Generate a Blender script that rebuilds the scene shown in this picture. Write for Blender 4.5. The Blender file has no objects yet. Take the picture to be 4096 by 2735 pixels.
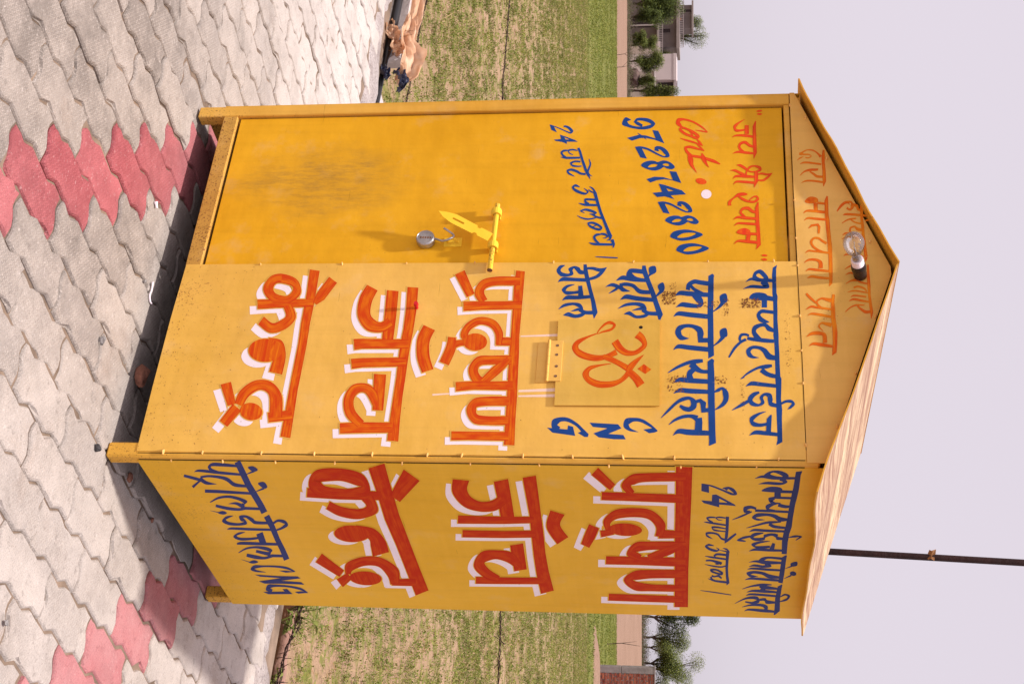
import bpy, bmesh, math, random
import numpy as np
from mathutils import Vector, Matrix
from mathutils.geometry import tessellate_polygon

scene = bpy.context.scene
COL = scene.collection
# ------------------------------------------------------------------ camera
# the photograph was taken with the camera held upright and is shown lying on its side:
# picture right = world up, picture bottom = world right
CAM = Vector((1.94444, -3.45355, 1.75999))
AX_R = Vector((0.826179, 0.563408, 0.000561))
AX_U = Vector((-0.076319, 0.110926, 0.990894))
AX_F = Vector((-0.558215, 0.818698, -0.134643))
cam_data = bpy.data.cameras.new('camera')
cam = bpy.data.objects.new('camera', cam_data); COL.objects.link(cam)
m = Matrix((AX_U, -AX_R, -AX_F)).transposed().to_4x4(); m.translation = CAM
cam.matrix_world = m
cam_data.sensor_width = 36.0; cam_data.sensor_fit = 'HORIZONTAL'; cam_data.lens = 48.995
cam_data.clip_start = 0.05; cam_data.clip_end = 6000
scene.camera = cam
# ------------------------------------------------------------------ sky, sun, exposure
SUN_D = Vector((0.085, 0.240, -1.0)).normalized()
SKY = dict(strength=0.10, sat=0.16, tint=(1.0, 0.905, 1.0))
world = bpy.data.worlds.new('World'); scene.world = world; world.use_nodes = True
wt = world.node_tree; wt.nodes.clear()
wo = wt.nodes.new('ShaderNodeOutputWorld'); bg = wt.nodes.new('ShaderNodeBackground')
sky = wt.nodes.new('ShaderNodeTexSky'); sky.sky_type = 'NISHITA'; sky.sun_disc = False
sky.sun_elevation = math.asin(-SUN_D.z); sky.sun_rotation = math.atan2(-SUN_D.x, -SUN_D.y)
sky.air_density = 1.0; sky.dust_density = 6.0; sky.ozone_density = 1.0; sky.altitude = 200
hs = wt.nodes.new('ShaderNodeHueSaturation'); hs.inputs['Saturation'].default_value = SKY['sat']
gm = wt.nodes.new('ShaderNodeGamma'); gm.inputs['Gamma'].default_value = 0.30
tn = wt.nodes.new('ShaderNodeMix'); tn.data_type = 'RGBA'; tn.blend_type = 'MULTIPLY'; tn.inputs[0].default_value = 1.0
tn.inputs[7].default_value = (*SKY['tint'], 1)
wc = wt.nodes.new('ShaderNodeTexCoord'); wm = wt.nodes.new('ShaderNodeMapping')   # the hazy sky reaches down to the falling land
wm.inputs['Location'].default_value = (0, 0, .10)
wt.links.new(wc.outputs['Generated'], wm.inputs[0]); wt.links.new(wm.outputs[0], sky.inputs[0])
wt.links.new(sky.outputs[0], hs.inputs['Color']); wt.links.new(hs.outputs[0], gm.inputs['Color'])
wt.links.new(gm.outputs[0], tn.inputs[6]); wt.links.new(tn.outputs[2], bg.inputs['Color'])
bg.inputs['Strength'].default_value = 0.545
wt.links.new(bg.outputs[0], wo.inputs['Surface'])
sun_data = bpy.data.lights.new('sun', 'SUN'); sun_data.energy = 5.0; sun_data.angle = math.radians(2.2)
sun_data.color = (1.0, 0.95, 0.90)
sun = bpy.data.objects.new('sun', sun_data); COL.objects.link(sun)
sun.rotation_euler = SUN_D.to_track_quat('-Z', 'Y').to_euler(); sun.location = (-3, -8, 20)
vs = scene.view_settings; vs.view_transform = 'Standard'; vs.look = 'None'; vs.exposure = 0.0; vs.gamma = 1.0
vs.use_curve_mapping = False

rng = random.Random(7); nr = np.random.default_rng(11)
# ------------------------------------------------------------------ small node language
class NT:
    def __init__(s, name):
        s.m = bpy.data.materials.new(name); s.m.use_nodes = True
        s.t = s.m.node_tree; s.t.nodes.clear()
        s.out = s.t.nodes.new('ShaderNodeOutputMaterial')
        s.b = s.t.nodes.new('ShaderNodeBsdfPrincipled'); s.ln(s.b.outputs[0], s.out.inputs[0])
        s.tc = s.t.nodes.new('ShaderNodeTexCoord')
    def ln(s, a, b): s.t.links.new(a, b)
    def put(s, v, sock):
        if hasattr(v, 'links'): s.ln(v, sock)
        elif isinstance(v, (tuple, list)) and len(v) == 3 and sock.type == 'RGBA': sock.default_value = (*v, 1)
        else: sock.default_value = v
    def obj(s): return s.tc.outputs['Object']
    def uv(s): return s.tc.outputs['UV']
    def pos(s):
        g = s.t.nodes.new('ShaderNodeNewGeometry'); return g.outputs['Position']
    def rnd(s):
        g = s.t.nodes.new('ShaderNodeObjectInfo'); return g.outputs['Random']
    def attr(s, n):
        a = s.t.nodes.new('ShaderNodeAttribute'); a.attribute_name = n; return a.outputs['Fac']
    def map(s, v, scale=(1, 1, 1), loc=(0, 0, 0), rot=(0, 0, 0)):
        n = s.t.nodes.new('ShaderNodeMapping'); s.ln(v, n.inputs[0])
        n.inputs['Scale'].default_value = scale; n.inputs['Location'].default_value = loc; n.inputs['Rotation'].default_value = rot
        return n.outputs[0]
    def noise(s, v, scale=5, detail=4, rough=.55, dist=0):
        n = s.t.nodes.new('ShaderNodeTexNoise'); s.ln(v, n.inputs['Vector'])
        n.inputs['Scale'].default_value = scale; n.inputs['Detail'].default_value = detail
        n.inputs['Roughness'].default_value = rough; n.inputs['Distortion'].default_value = dist
        return n.outputs['Fac']
    def voro(s, v, scale=5, feat='F1'):
        n = s.t.nodes.new('ShaderNodeTexVoronoi'); s.ln(v, n.inputs['Vector']); n.feature = feat
        n.inputs['Scale'].default_value = scale; return n.outputs['Distance']
    def brick(s, v, scale=1, **k):
        n = s.t.nodes.new('ShaderNodeTexBrick'); s.ln(v, n.inputs['Vector']); n.inputs['Scale'].default_value = scale
        for a, b in k.items(): n.inputs[a.replace('_', ' ')].default_value = b
        return n.outputs['Fac']
    def step(s, f, a, b, lo=0., hi=1.):
        n = s.t.nodes.new('ShaderNodeMapRange'); s.put(f, n.inputs[0])
        n.inputs[1].default_value = a; n.inputs[2].default_value = b; n.inputs[3].default_value = lo; n.inputs[4].default_value = hi
        return n.outputs[0]
    def math(s, op, a, b=0.):
        n = s.t.nodes.new('ShaderNodeMath'); n.operation = op; s.put(a, n.inputs[0]); s.put(b, n.inputs[1]); return n.outputs[0]
    def mix(s, f, a, b, mode='MIX'):
        n = s.t.nodes.new('ShaderNodeMix'); n.data_type = 'RGBA'; n.blend_type = mode
        s.put(f, n.inputs[0]); s.put(a, n.inputs[6]); s.put(b, n.inputs[7]); return n.outputs[2]
    def xyz(s, v):
        n = s.t.nodes.new('ShaderNodeSeparateXYZ'); s.ln(v, n.inputs[0]); return n.outputs
    def bump(s, h, strength=.3, dist=.01):
        n = s.t.nodes.new('ShaderNodeBump'); s.ln(h, n.inputs['Height'])
        n.inputs['Strength'].default_value = strength; n.inputs['Distance'].default_value = dist
        s.ln(n.outputs[0], s.b.inputs['Normal']); return n
    def fin(s, col, rough=.6, spec=.3, metal=0.):
        s.put(col, s.b.inputs['Base Color']); s.put(rough, s.b.inputs['Roughness'])
        s.b.inputs['Specular IOR Level'].default_value = spec; s.put(metal, s.b.inputs['Metallic'])
        return s.m
def dim(c, k): return tuple(x * k for x in c)

def plain(name, col, rough=.7, var=.25, scale=6., bump=0., bscale=40., spec=.25, metal=0., world_co=False):
    n = NT(name); co = n.pos() if world_co else n.obj()
    f = n.noise(co, scale, 5)
    c = n.mix(n.step(f, .3, .7), dim(col, 1 - var), dim(col, 1 + var))
    if bump: n.bump(n.noise(co, bscale, 4), bump, .01)
    return n.fin(c, rough, spec, metal)

RUST = (0.16, 0.055, 0.022)
def paint(name, a, b, rust=.5, low=.0, dirt=.35, grime=None, rough=.5, spec=.12, rc=RUST):
    n = NT(name); co = n.obj(); x, y, z = n.xyz(co)
    c = n.mix(n.step(n.noise(co, 1.7, 6, .6), .34, .66), dim(a, .95), b)
    br = n.noise(n.map(co, (3, 3, 42)), 1.0, 4, .6)
    c = n.mix(n.step(br, .45, .75, 0, .16), c, dim(b, 1.15))
    st = n.noise(n.map(co, (26, 26, 1.1)), 1.0, 4, .6)
    c = n.mix(n.math('MULTIPLY', n.step(st, .48, .78), dirt), c, dim(a, .62))
    fog = n.noise(co, 7, 6, .65)
    c = n.mix(n.step(fog, .56, .8, 0, .22), c, (.62, .50, .36))
    if grime:
        gx, gz, sx, sz = grime
        dx = n.math('DIVIDE', n.math('SUBTRACT', x, gx), sx); dz = n.math('DIVIDE', n.math('SUBTRACT', z, gz), sz)
        d = n.math('SQRT', n.math('ADD', n.math('MULTIPLY', dx, dx), n.math('MULTIPLY', dz, dz)))
        mk = n.step(n.math('ADD', d, n.step(n.noise(co, 9, 4), 0, 1, -.45, .45)), .45, 1.15, 1, 0)
        g2 = n.step(n.noise(n.map(co, (34, 34, 8)), 1.0, 6, .78), .42, .64)
        c = n.mix(n.math('MULTIPLY', mk, n.math('ADD', n.math('MULTIPLY', g2, .40), .17)), c, (.20, .12, .045))
    # rust: fine specks inside cloudy areas, more of them near the foot
    area = n.step(n.noise(co, 4.5, 5, .6), .52, .70, 0, rust)
    foot = n.math('MULTIPLY', n.step(z, .08, .42, 1, 0), low)
    area = n.math('MINIMUM', n.math('ADD', area, foot), 1.0)
    sp = n.noise(co, 150, 4, .7)
    spk = n.step(n.math('ADD', sp, n.math('MULTIPLY', area, .16)), .70, .745)
    c = n.mix(n.math('MULTIPLY', spk, .85), c, rc)
    scr = n.noise(n.map(co, (3, 3, 90), rot=(.3, .5, .2)), 2.0, 3, .5)
    c = n.mix(n.step(scr, .735, .76, 0, .6), c, dim(a, .35))
    n.bump(n.math('ADD', n.noise(co, 2.6, 3), n.math('MULTIPLY', n.noise(co, 60, 4), .04)), .45, .03)
    return n.fin(c, n.step(fog, .3, .8, rough - .06, rough + .2), spec)

def brushed(name, dark, mid, light, fade=None, rough=.45):
    n = NT(name); uv = n.uv()
    st = n.noise(n.map(uv, (13, .55, 1)), 1.0, 4, .65)
    st2 = n.noise(n.map(uv, (2.2, 1.6, 1)), 1.0, 3, .5)
    u = n.xyz(uv)[0]
    edge = n.step(n.math('ABSOLUTE', n.math('SUBTRACT', u, .5)), .32, .5)
    f = n.math('ADD', n.math('MULTIPLY', n.step(st, .36, .68), .7), n.step(st2, .35, .65, -.35, .35))
    f = n.math('MAXIMUM', f, 0.)
    c = n.mix(n.math('MINIMUM', f, 1.), mid, light)
    c = n.mix(n.math('MULTIPLY', edge, .7), c, dark)
    if fade:
        c = n.mix(n.step(n.noise(n.obj(), 9, 4), .45, .7, 0, .6), c, fade)
    return n.fin(c, rough + .15, .06)
def flatpaint(name, col, var=.12, rough=.4):
    n = NT(name); co = n.obj()
    c = n.mix(n.step(n.noise(co, 14, 5), .3, .7), dim(col, 1 - var), dim(col, 1 + var))
    c = n.mix(n.step(n.noise(co, 95, 3), .69, .73, 0, .5), c, (.25, .17, .08))
    return n.fin(c, rough + .15, .08)

M = {}
M['door'] = paint('door_paint', (.71, .345, .009), (.79, .405, .018), rust=.25, low=.0, dirt=.22, grime=(-1.07, .49, .16, .30))
M['panel'] = paint('panel_paint', (.75, .425, .068), (.82, .485, .115), rust=.5, low=.55, rc=(.40, .17, .045), dirt=.18)
M['gable'] = paint('gable_paint', (.70, .39, .075), (.79, .46, .125), rust=.6, low=0., dirt=.2)
M['side'] = paint('side_paint', (.75, .41, .024), (.82, .47, .044), rust=.25, low=.6, dirt=.16, rc=(.34, .14, .04))
M['frame'] = paint('frame_paint', (.68, .34, .035), (.76, .43, .085), rust=.6, low=.8, dirt=.4)
M['rail'] = paint('rail_paint', (.50, .25, .045), (.60, .34, .075), rust=1., low=1.0, dirt=.5)
M['hatch'] = paint('hatch_paint', (.66, .385, .055), (.73, .45, .10), rust=.15, low=0., dirt=.15)
M['latch'] = paint('latch_paint', (.84, .50, .020), (.90, .60, .06), rust=.6, low=0., dirt=.1)
M['rod'] = paint('rusted_rod_paint', (.78, .46, .03), (.86, .55, .06), rust=2.2, low=0., dirt=.6)
M['hinge'] = paint('hinge_paint', (.74, .40, .065), (.82, .48, .12), rust=.4, low=0., dirt=.2)
M['blue'] = flatpaint('blue_paint', (.014, .058, .235))
M['blueside'] = flatpaint('shaded_blue_paint', (.034, .046, .165))  # the front's blue, with the side wall's shade put into the colour
M['red'] = brushed('red_paint', (.52, .022, .012), (.70, .05, .016), (.80, .13, .012))
M['orange'] = brushed('orange_paint', (.50, .022, .010), (.66, .085, .010), (.80, .27, .012), fade=(.78, .30, .015))
M['redbig'] = brushed('orange_red_paint', (.50, .024, .007), (.58, .052, .007), (.75, .20, .008))
M['redside'] = brushed('shaded_red_paint', (.44, .016, .005), (.49, .026, .006), (.60, .075, .006))  # the front's red, toned deeper for the side wall in shade
M['white'] = flatpaint('white_paint', (.86, .75, .80), .04, .5)
M['whitethin'] = flatpaint('faint_white_paint', (.86, .62, .50), .04, .5)
M['rustspot'] = plain('rust_spot', (.20, .07, .026), .9, .5, 200)
M['bead'] = plain('weld_bead', (.80, .45, .14), .5, .35, 60, .4, 90)
M['dark'] = plain('dark_interior', (.02, .014, .01), .9, .2)
M['steel'] = plain('worn_steel', (.42, .41, .42), .38, .25, 40, .2, 120, .5, .9)
M['rustrod'] = plain('rusted_iron', (.17, .085, .05), .75, .5, 35, .5, 90)
M['black'] = plain('black_plastic', (.014, .013, .014), .35, .2, 10, 0, 40, .5)
M['redcap'] = plain('red_plastic', (.55, .012, .02), .35, .1)
M['pole'] = plain('brown_iron', (.030, .011, .010), .6, .4, 12, .3, 60)

def rooftop():
    n = NT('weathered_roof'); co = n.obj()
    s1 = n.noise(n.map(co, (46, 1.3, 46)), 1.0, 6, .7)
    s2 = n.noise(n.map(co, (9, 1.0, 9)), 1.0, 6, .7)
    c = n.mix(n.step(s1, .42, .60), (.26, .135, .085), (.47, .32, .205))
    c = n.mix(n.step(s2, .50, .60, 0, .85), c, (.60, .45, .28))
    c = n.mix(n.step(n.noise(n.map(co, (60, 4, 60)), 1.0, 4), .56, .63, 0, .7), c, (.19, .09, .06))
    c = n.mix(n.step(n.noise(co, 16, 6, .75), .55, .70, 0, .55), c, (.22, .105, .065))
    n.bump(s1, .2, .003)
    return n.fin(c, .7, .2)
M['rooftop'] = rooftop()
M['roofunder'] = paint('roof_underside_paint', (.62, .30, .03), (.70, .36, .05), rust=1., low=0., dirt=.4)

def paver_mat(name, a, b, dust, amount):
    n = NT(name); p = n.pos(); x, y, z = n.xyz(p)
    r = n.math('ADD', n.rnd(), n.attr('tone'))
    c = n.mix(n.step(r, 0, 1), a, b)
    c = n.mix(n.step(n.noise(p, 3.2, 6, .65), .40, .66, 0, .75), c, dim(a, .66))
    c = n.mix(n.step(n.noise(p, 14, 6, .7), .45, .72, 0, .5), c, dim(b, 1.12))
    # pale cement dust lies thicker towards the far edge of the paving
    far = n.math('MAXIMUM', n.step(n.math('ADD', y, n.math('MULTIPLY', x, -.16)), -.25, 1.5, 0., amount), n.step(n.math('ADD', x, n.math('MULTIPLY', y, .25)), -.75, .45, 0., amount * .62))
    dn = n.math('MULTIPLY', far, n.step(n.noise(p, 5, 5, .6), .25, .6, .35, 1.))
    c = n.mix(dn, c, dust)
    c = n.mix(n.step(n.noise(p, 160, 3, .6), .66, .74, 0, .5), c, dim(a, .4))
    stn = n.step(n.noise(n.map(p, loc=(3.1, 1.7, 0)), 1.7, 5, .6), .60, .70, 0, .32)
    c = n.mix(stn, c, (.22, .125, .07))
    # moulded weave pattern of short raised bars, worn away in places
    q = n.map(p, (95, 95, 95), rot=(0, 0, math.radians(33))); qx, qy, _ = n.xyz(q)
    ck = n.t.nodes.new('ShaderNodeTexChecker'); n.ln(q, ck.inputs[0]); ck.inputs['Scale'].default_value = 1.0
    bx = n.step(n.math('ABSOLUTE', n.math('SUBTRACT', n.math('FRACT', qx), .5)), .12, .24, 1, 0)
    by = n.step(n.math('ABSOLUTE', n.math('SUBTRACT', n.math('FRACT', qy), .5)), .12, .24, 1, 0)
    cf = ck.outputs['Fac']
    w1 = n.math('ADD', n.math('MULTIPLY', cf, bx), n.math('MULTIPLY', n.math('SUBTRACT', 1., cf), by))
    w1 = n.math('MULTIPLY', w1, n.step(n.noise(p, 7, 4, .6), .36, .58, .1, 1.))
    c = n.mix(n.math('MULTIPLY', w1, .30), c, dim(b, 1.45))
    gr = n.noise(p, 240, 4, .7)
    c = n.mix(n.step(gr, .30, .50, .45, 0), c, dim(a, .45))
    c = n.mix(n.step(n.noise(p, 75, 5, .7), .58, .72, 0, .55), c, dim(dust, 1.1))
    c = n.mix(n.step(n.noise(n.map(p, loc=(9, 4, 0)), 24, 6, .75), .56, .70, 0, .5), c, dim(a, .55))
    h = n.math('ADD', n.math('MULTIPLY', w1, .9), n.math('ADD', n.math('MULTIPLY', n.noise(p, 60, 5, .7), 1.2), n.math('MULTIPLY', gr, .8)))
    n.bump(h, .5, .0035)
    return n.fin(c, .88, .15)
M['paver'] = paver_mat('concrete_paver', (.205, .172, .150), (.375, .32, .28), (.57, .505, .465), .86)
M['paver_red'] = paver_mat('red_concrete_paver', (.27, .062, .070), (.40, .12, .128), (.48, .30, .29), .78)
M['bed'] = plain('jointing_sand', (.19, .135, .098), .95, .5, 7, .6, 150)
def cement():
    n = NT('cement_ledge'); p = n.pos(); c = n.mix(n.step(n.noise(p, 6, 6, .7), .35, .65), (.30, .25, .235), (.50, .44, .42))
    c = n.mix(n.step(n.noise(p, 90, 4, .7), .50, .62, 0, .7), c, (.17, .145, .135)); c = n.mix(n.step(n.noise(p, 22, 5, .7), .56, .68, 0, .5), c, (.24, .19, .16))
    n.bump(n.noise(p, 55, 6, .75), .9, .012); return n.fin(c, .95, .1)
M['cement'] = cement()
M['concrete'] = plain('pale_concrete', (.50, .45, .44), .9, .2, 6, .4, 60)
M['soil'] = None

def soil_mat(name, a, b, spk, green=None, scale=1.0):
    n = NT(name); p = n.pos()
    c = n.mix(n.step(n.noise(p, .9 * scale, 6, .65), .32, .68), a, b)
    c = n.mix(n.step(n.noise(p, 17 * scale, 5, .7), .5, .7, 0, .7), c, spk)
    c = n.mix(n.step(n.noise(p, 60 * scale, 3, .6), .52, .68, 0, .6), c, dim(a, .42))
    c = n.mix(n.step(n.noise(p, 190 * scale, 3, .6), .50, .66, 0, .55), c, dim(spk, .55))
    c = n.mix(n.step(n.noise(p, 130 * scale, 3, .6), .60, .70, 0, .5), c, dim(b, 1.25))
    if green:
        g, lo, hi = green
        c = n.mix(n.step(n.noise(n.map(p, loc=(5, 2, 0)), 6 * scale, 6, .7), lo, hi), c, g)
    n.bump(n.noise(p, 22 * scale, 6, .7), .6, .03)
    return n.fin(c, .95, .1)
M['soil'] = soil_mat('field_soil', (.32, .205, .125), (.41, .27, .175), (.23, .155, .095), green=((.165, .165, .040), .49, .60))
M['green'] = soil_mat('green_crop_ground', (.17, .16, .045), (.24, .20, .07), (.12, .13, .03), green=((.105, .13, .026), .44, .60), scale=.35)
M['sand'] = soil_mat('bare_sandy_field', (.25, .155, .105), (.30, .19, .135), (.20, .125, .085), scale=.3)
M['scrubsoil'] = soil_mat('dry_scrub_ground', (.27, .20, .14), (.33, .26, .18), (.20, .16, .10), scale=.3)

def leafmat(name, col, var=.3, rough=.65, trans=.25):
    n = NT(name)
    c = n.mix(n.step(n.noise(n.pos(), 1.7, 3), .3, .7), dim(col, 1 - var), dim(col, 1 + var))
    n.fin(c, rough, .2)
    tr = n.t.nodes.new('ShaderNodeBsdfTranslucent'); n.ln(c, tr.inputs[0])
    mx = n.t.nodes.new('ShaderNodeMixShader'); mx.inputs[0].default_value = trans
    n.ln(n.b.outputs[0], mx.inputs[1]); n.ln(tr.outputs[0], mx.inputs[2]); n.ln(mx.outputs[0], n.out.inputs[0])
    return n.m
M['sprout'] = leafmat('sprout_green', (.145, .175, .030))
M['sprout2'] = leafmat('sprout_yellow_green', (.235, .235, .050))
M['straw'] = leafmat('dry_straw', (.40, .28, .15))
M['leaf'] = leafmat('leaf_green', (.135, .165, .032))
M['leaf2'] = leafmat('leaf_mid_green', (.21, .23, .055))
M['leafd'] = leafmat('leaf_dark_green', (.075, .098, .026))
M['leafg'] = leafmat('leaf_grey_green', (.17, .20, .085))
M['bark'] = plain('bark', (.075, .050, .040), .95, .35, 3, .4, 20)
M['dryleaf'] = leafmat('dry_leaf', (.36, .17, .07))

# ------------------------------------------------------------------ mesh helpers
class MB:
    def __init__(s): s.v = []; s.f = []; s.mi = []; s.uvs = []
    def face(s, idx, mi=0, uv=None): s.f.append(idx); s.mi.append(mi); s.uvs.append(uv)
    def box(s, x0, x1, y0, y1, z0, z1, mi=0, M4=None):
        b = len(s.v); P = [(x0, y0, z0), (x1, y0, z0), (x1, y1, z0), (x0, y1, z0), (x0, y0, z1), (x1, y0, z1), (x1, y1, z1), (x0, y1, z1)]
        if M4: P = [tuple(M4 @ Vector(p)) for p in P]
        s.v += P
        for q in ((0, 3, 2, 1), (4, 5, 6, 7), (0, 1, 5, 4), (1, 2, 6, 5), (2, 3, 7, 6), (3, 0, 4, 7)): s.face([b + k for k in q], mi)
    def tube(s, pts, rad, n=8, cap=True, mi=0):
        pts = [Vector(p) for p in pts]; rads = rad if isinstance(rad, (list, tuple)) else [rad] * len(pts)
        b = len(s.v); prev = None
        for i, p in enumerate(pts):
            t = (pts[min(i + 1, len(pts) - 1)] - pts[max(i - 1, 0)]).normalized()
            if prev is None:
                a = Vector((0, 0, 1)) if abs(t.z) < .9 else Vector((1, 0, 0)); e = t.cross(a).normalized()
            else: e = (prev - t * prev.dot(t)).normalized()
            prev = e; g = t.cross(e)
            for k in range(n):
                w = 2 * math.pi * k / n; s.v.append(tuple(p + (e * math.cos(w) + g * math.sin(w)) * rads[i]))
        for i in range(len(pts) - 1):
            for k in range(n):
                k2 = (k + 1) % n; s.face([b + i * n + k, b + i * n + k2, b + (i + 1) * n + k2, b + (i + 1) * n + k], mi)
        if cap:
            s.face([b + k for k in range(n)][::-1], mi); s.face([b + (len(pts) - 1) * n + k for k in range(n)], mi)
    def lathe(s, prof, n=20, M4=None, mi=0):
        b = len(s.v)
        for r, h in prof:
            for k in range(n):
                w = 2 * math.pi * k / n; p = Vector((r * math.cos(w), r * math.sin(w), h)); s.v.append(tuple(M4 @ p if M4 else p))
        for i in range(len(prof) - 1):
            for k in range(n):
                k2 = (k + 1) % n; s.face([b + i * n + k, b + i * n + k2, b + (i + 1) * n + k2, b + (i + 1) * n + k], mi)
        if prof[0][0] > 1e-6: s.face([b + k for k in range(n)][::-1], mi)
        if prof[-1][0] > 1e-6: s.face([b + (len(prof) - 1) * n + k for k in range(n)], mi)
    def prism(s, outline, d, mi=0):              # outline: 3-D points of one face; d: thickness vector
        b = len(s.v); n = len(outline); d = Vector(d)
        s.v += [tuple(p) for p in outline] + [tuple(Vector(p) + d) for p in outline]
        s.face([b + k for k in range(n)][::-1], mi); s.face([b + n + k for k in range(n)], mi)
        for k in range(n): k2 = (k + 1) % n; s.face([b + k, b + k2, b + n + k2, b + n + k], mi)
    def mesh(s, name, mats, smooth=False, bevel=0):
        me = bpy.data.meshes.new(name); me.from_pydata(s.v, [], s.f)
        for k in (mats if isinstance(mats, (list, tuple)) else [mats]): me.materials.append(k)
        if any(s.mi): me.polygons.foreach_set('material_index', s.mi)
        if any(u is not None for u in s.uvs):
            ul = me.uv_layers.new(name='UVMap'); k = 0
            for f, u in zip(s.f, s.uvs):
                for j in range(len(f)):
                    ul.data[k].uv = u[j] if u else (0, 0); k += 1
        if smooth: me.polygons.foreach_set('use_smooth', [True] * len(me.polygons))
        if bevel:
            bm = bmesh.new(); bm.from_mesh(me); bmesh.ops.remove_doubles(bm, verts=bm.verts, dist=1e-6)
            bmesh.ops.bevel(bm, geom=[e for e in bm.edges if len(e.link_faces) == 2 and e.calc_face_angle(0) > .5], offset=bevel, segments=1, affect='EDGES', profile=.5)
            bm.to_mesh(me); bm.free()
        me.update(); return me
    def build(s, name, mats, parent=None, smooth=False, bevel=0, loc=None):
        o = bpy.data.objects.new(name, s.mesh(name, mats, smooth, bevel)); COL.objects.link(o)
        if parent: o.parent = parent
        if loc: o.location = loc
        return o
def tag(o, label=None, cat=None, group=None, kind=None):
    for k, v in (('label', label), ('category', cat), ('group', group), ('kind', kind)):
        if v: o[k] = v
    return o
def empty(name, loc, label=None, cat=None, group=None, rz=0):
    o = bpy.data.objects.new(name, None); COL.objects.link(o); o.location = loc; o.rotation_euler = (0, 0, rz); o.empty_display_size = .1
    return tag(o, label, cat, group)
def part(name, me, parent, loc=(0, 0, 0), rot=(0, 0, 0), scale=(1, 1, 1)):
    o = bpy.data.objects.new(name, me); COL.objects.link(o); o.parent = parent; o.location = loc; o.rotation_euler = rot; o.scale = scale
    return o
def crspline(pts, n=6, closed=False):
    P = np.array(pts, float); N = len(P); out = []
    for i in range(N if closed else N - 1):
        if closed: a, b, c, d = P[i - 1], P[i], P[(i + 1) % N], P[(i + 2) % N]
        else: a, b, c, d = P[max(i - 1, 0)], P[i], P[i + 1], P[min(i + 2, N - 1)]
        for t in np.linspace(0, 1, n, endpoint=False):
            out.append(.5 * (2 * b + (c - a) * t + (2 * a - 5 * b + 4 * c - d) * t * t + (3 * b - a - 3 * c + d) * t ** 3))
    if not closed: out.append(P[-1])
    return np.array(out)
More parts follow.
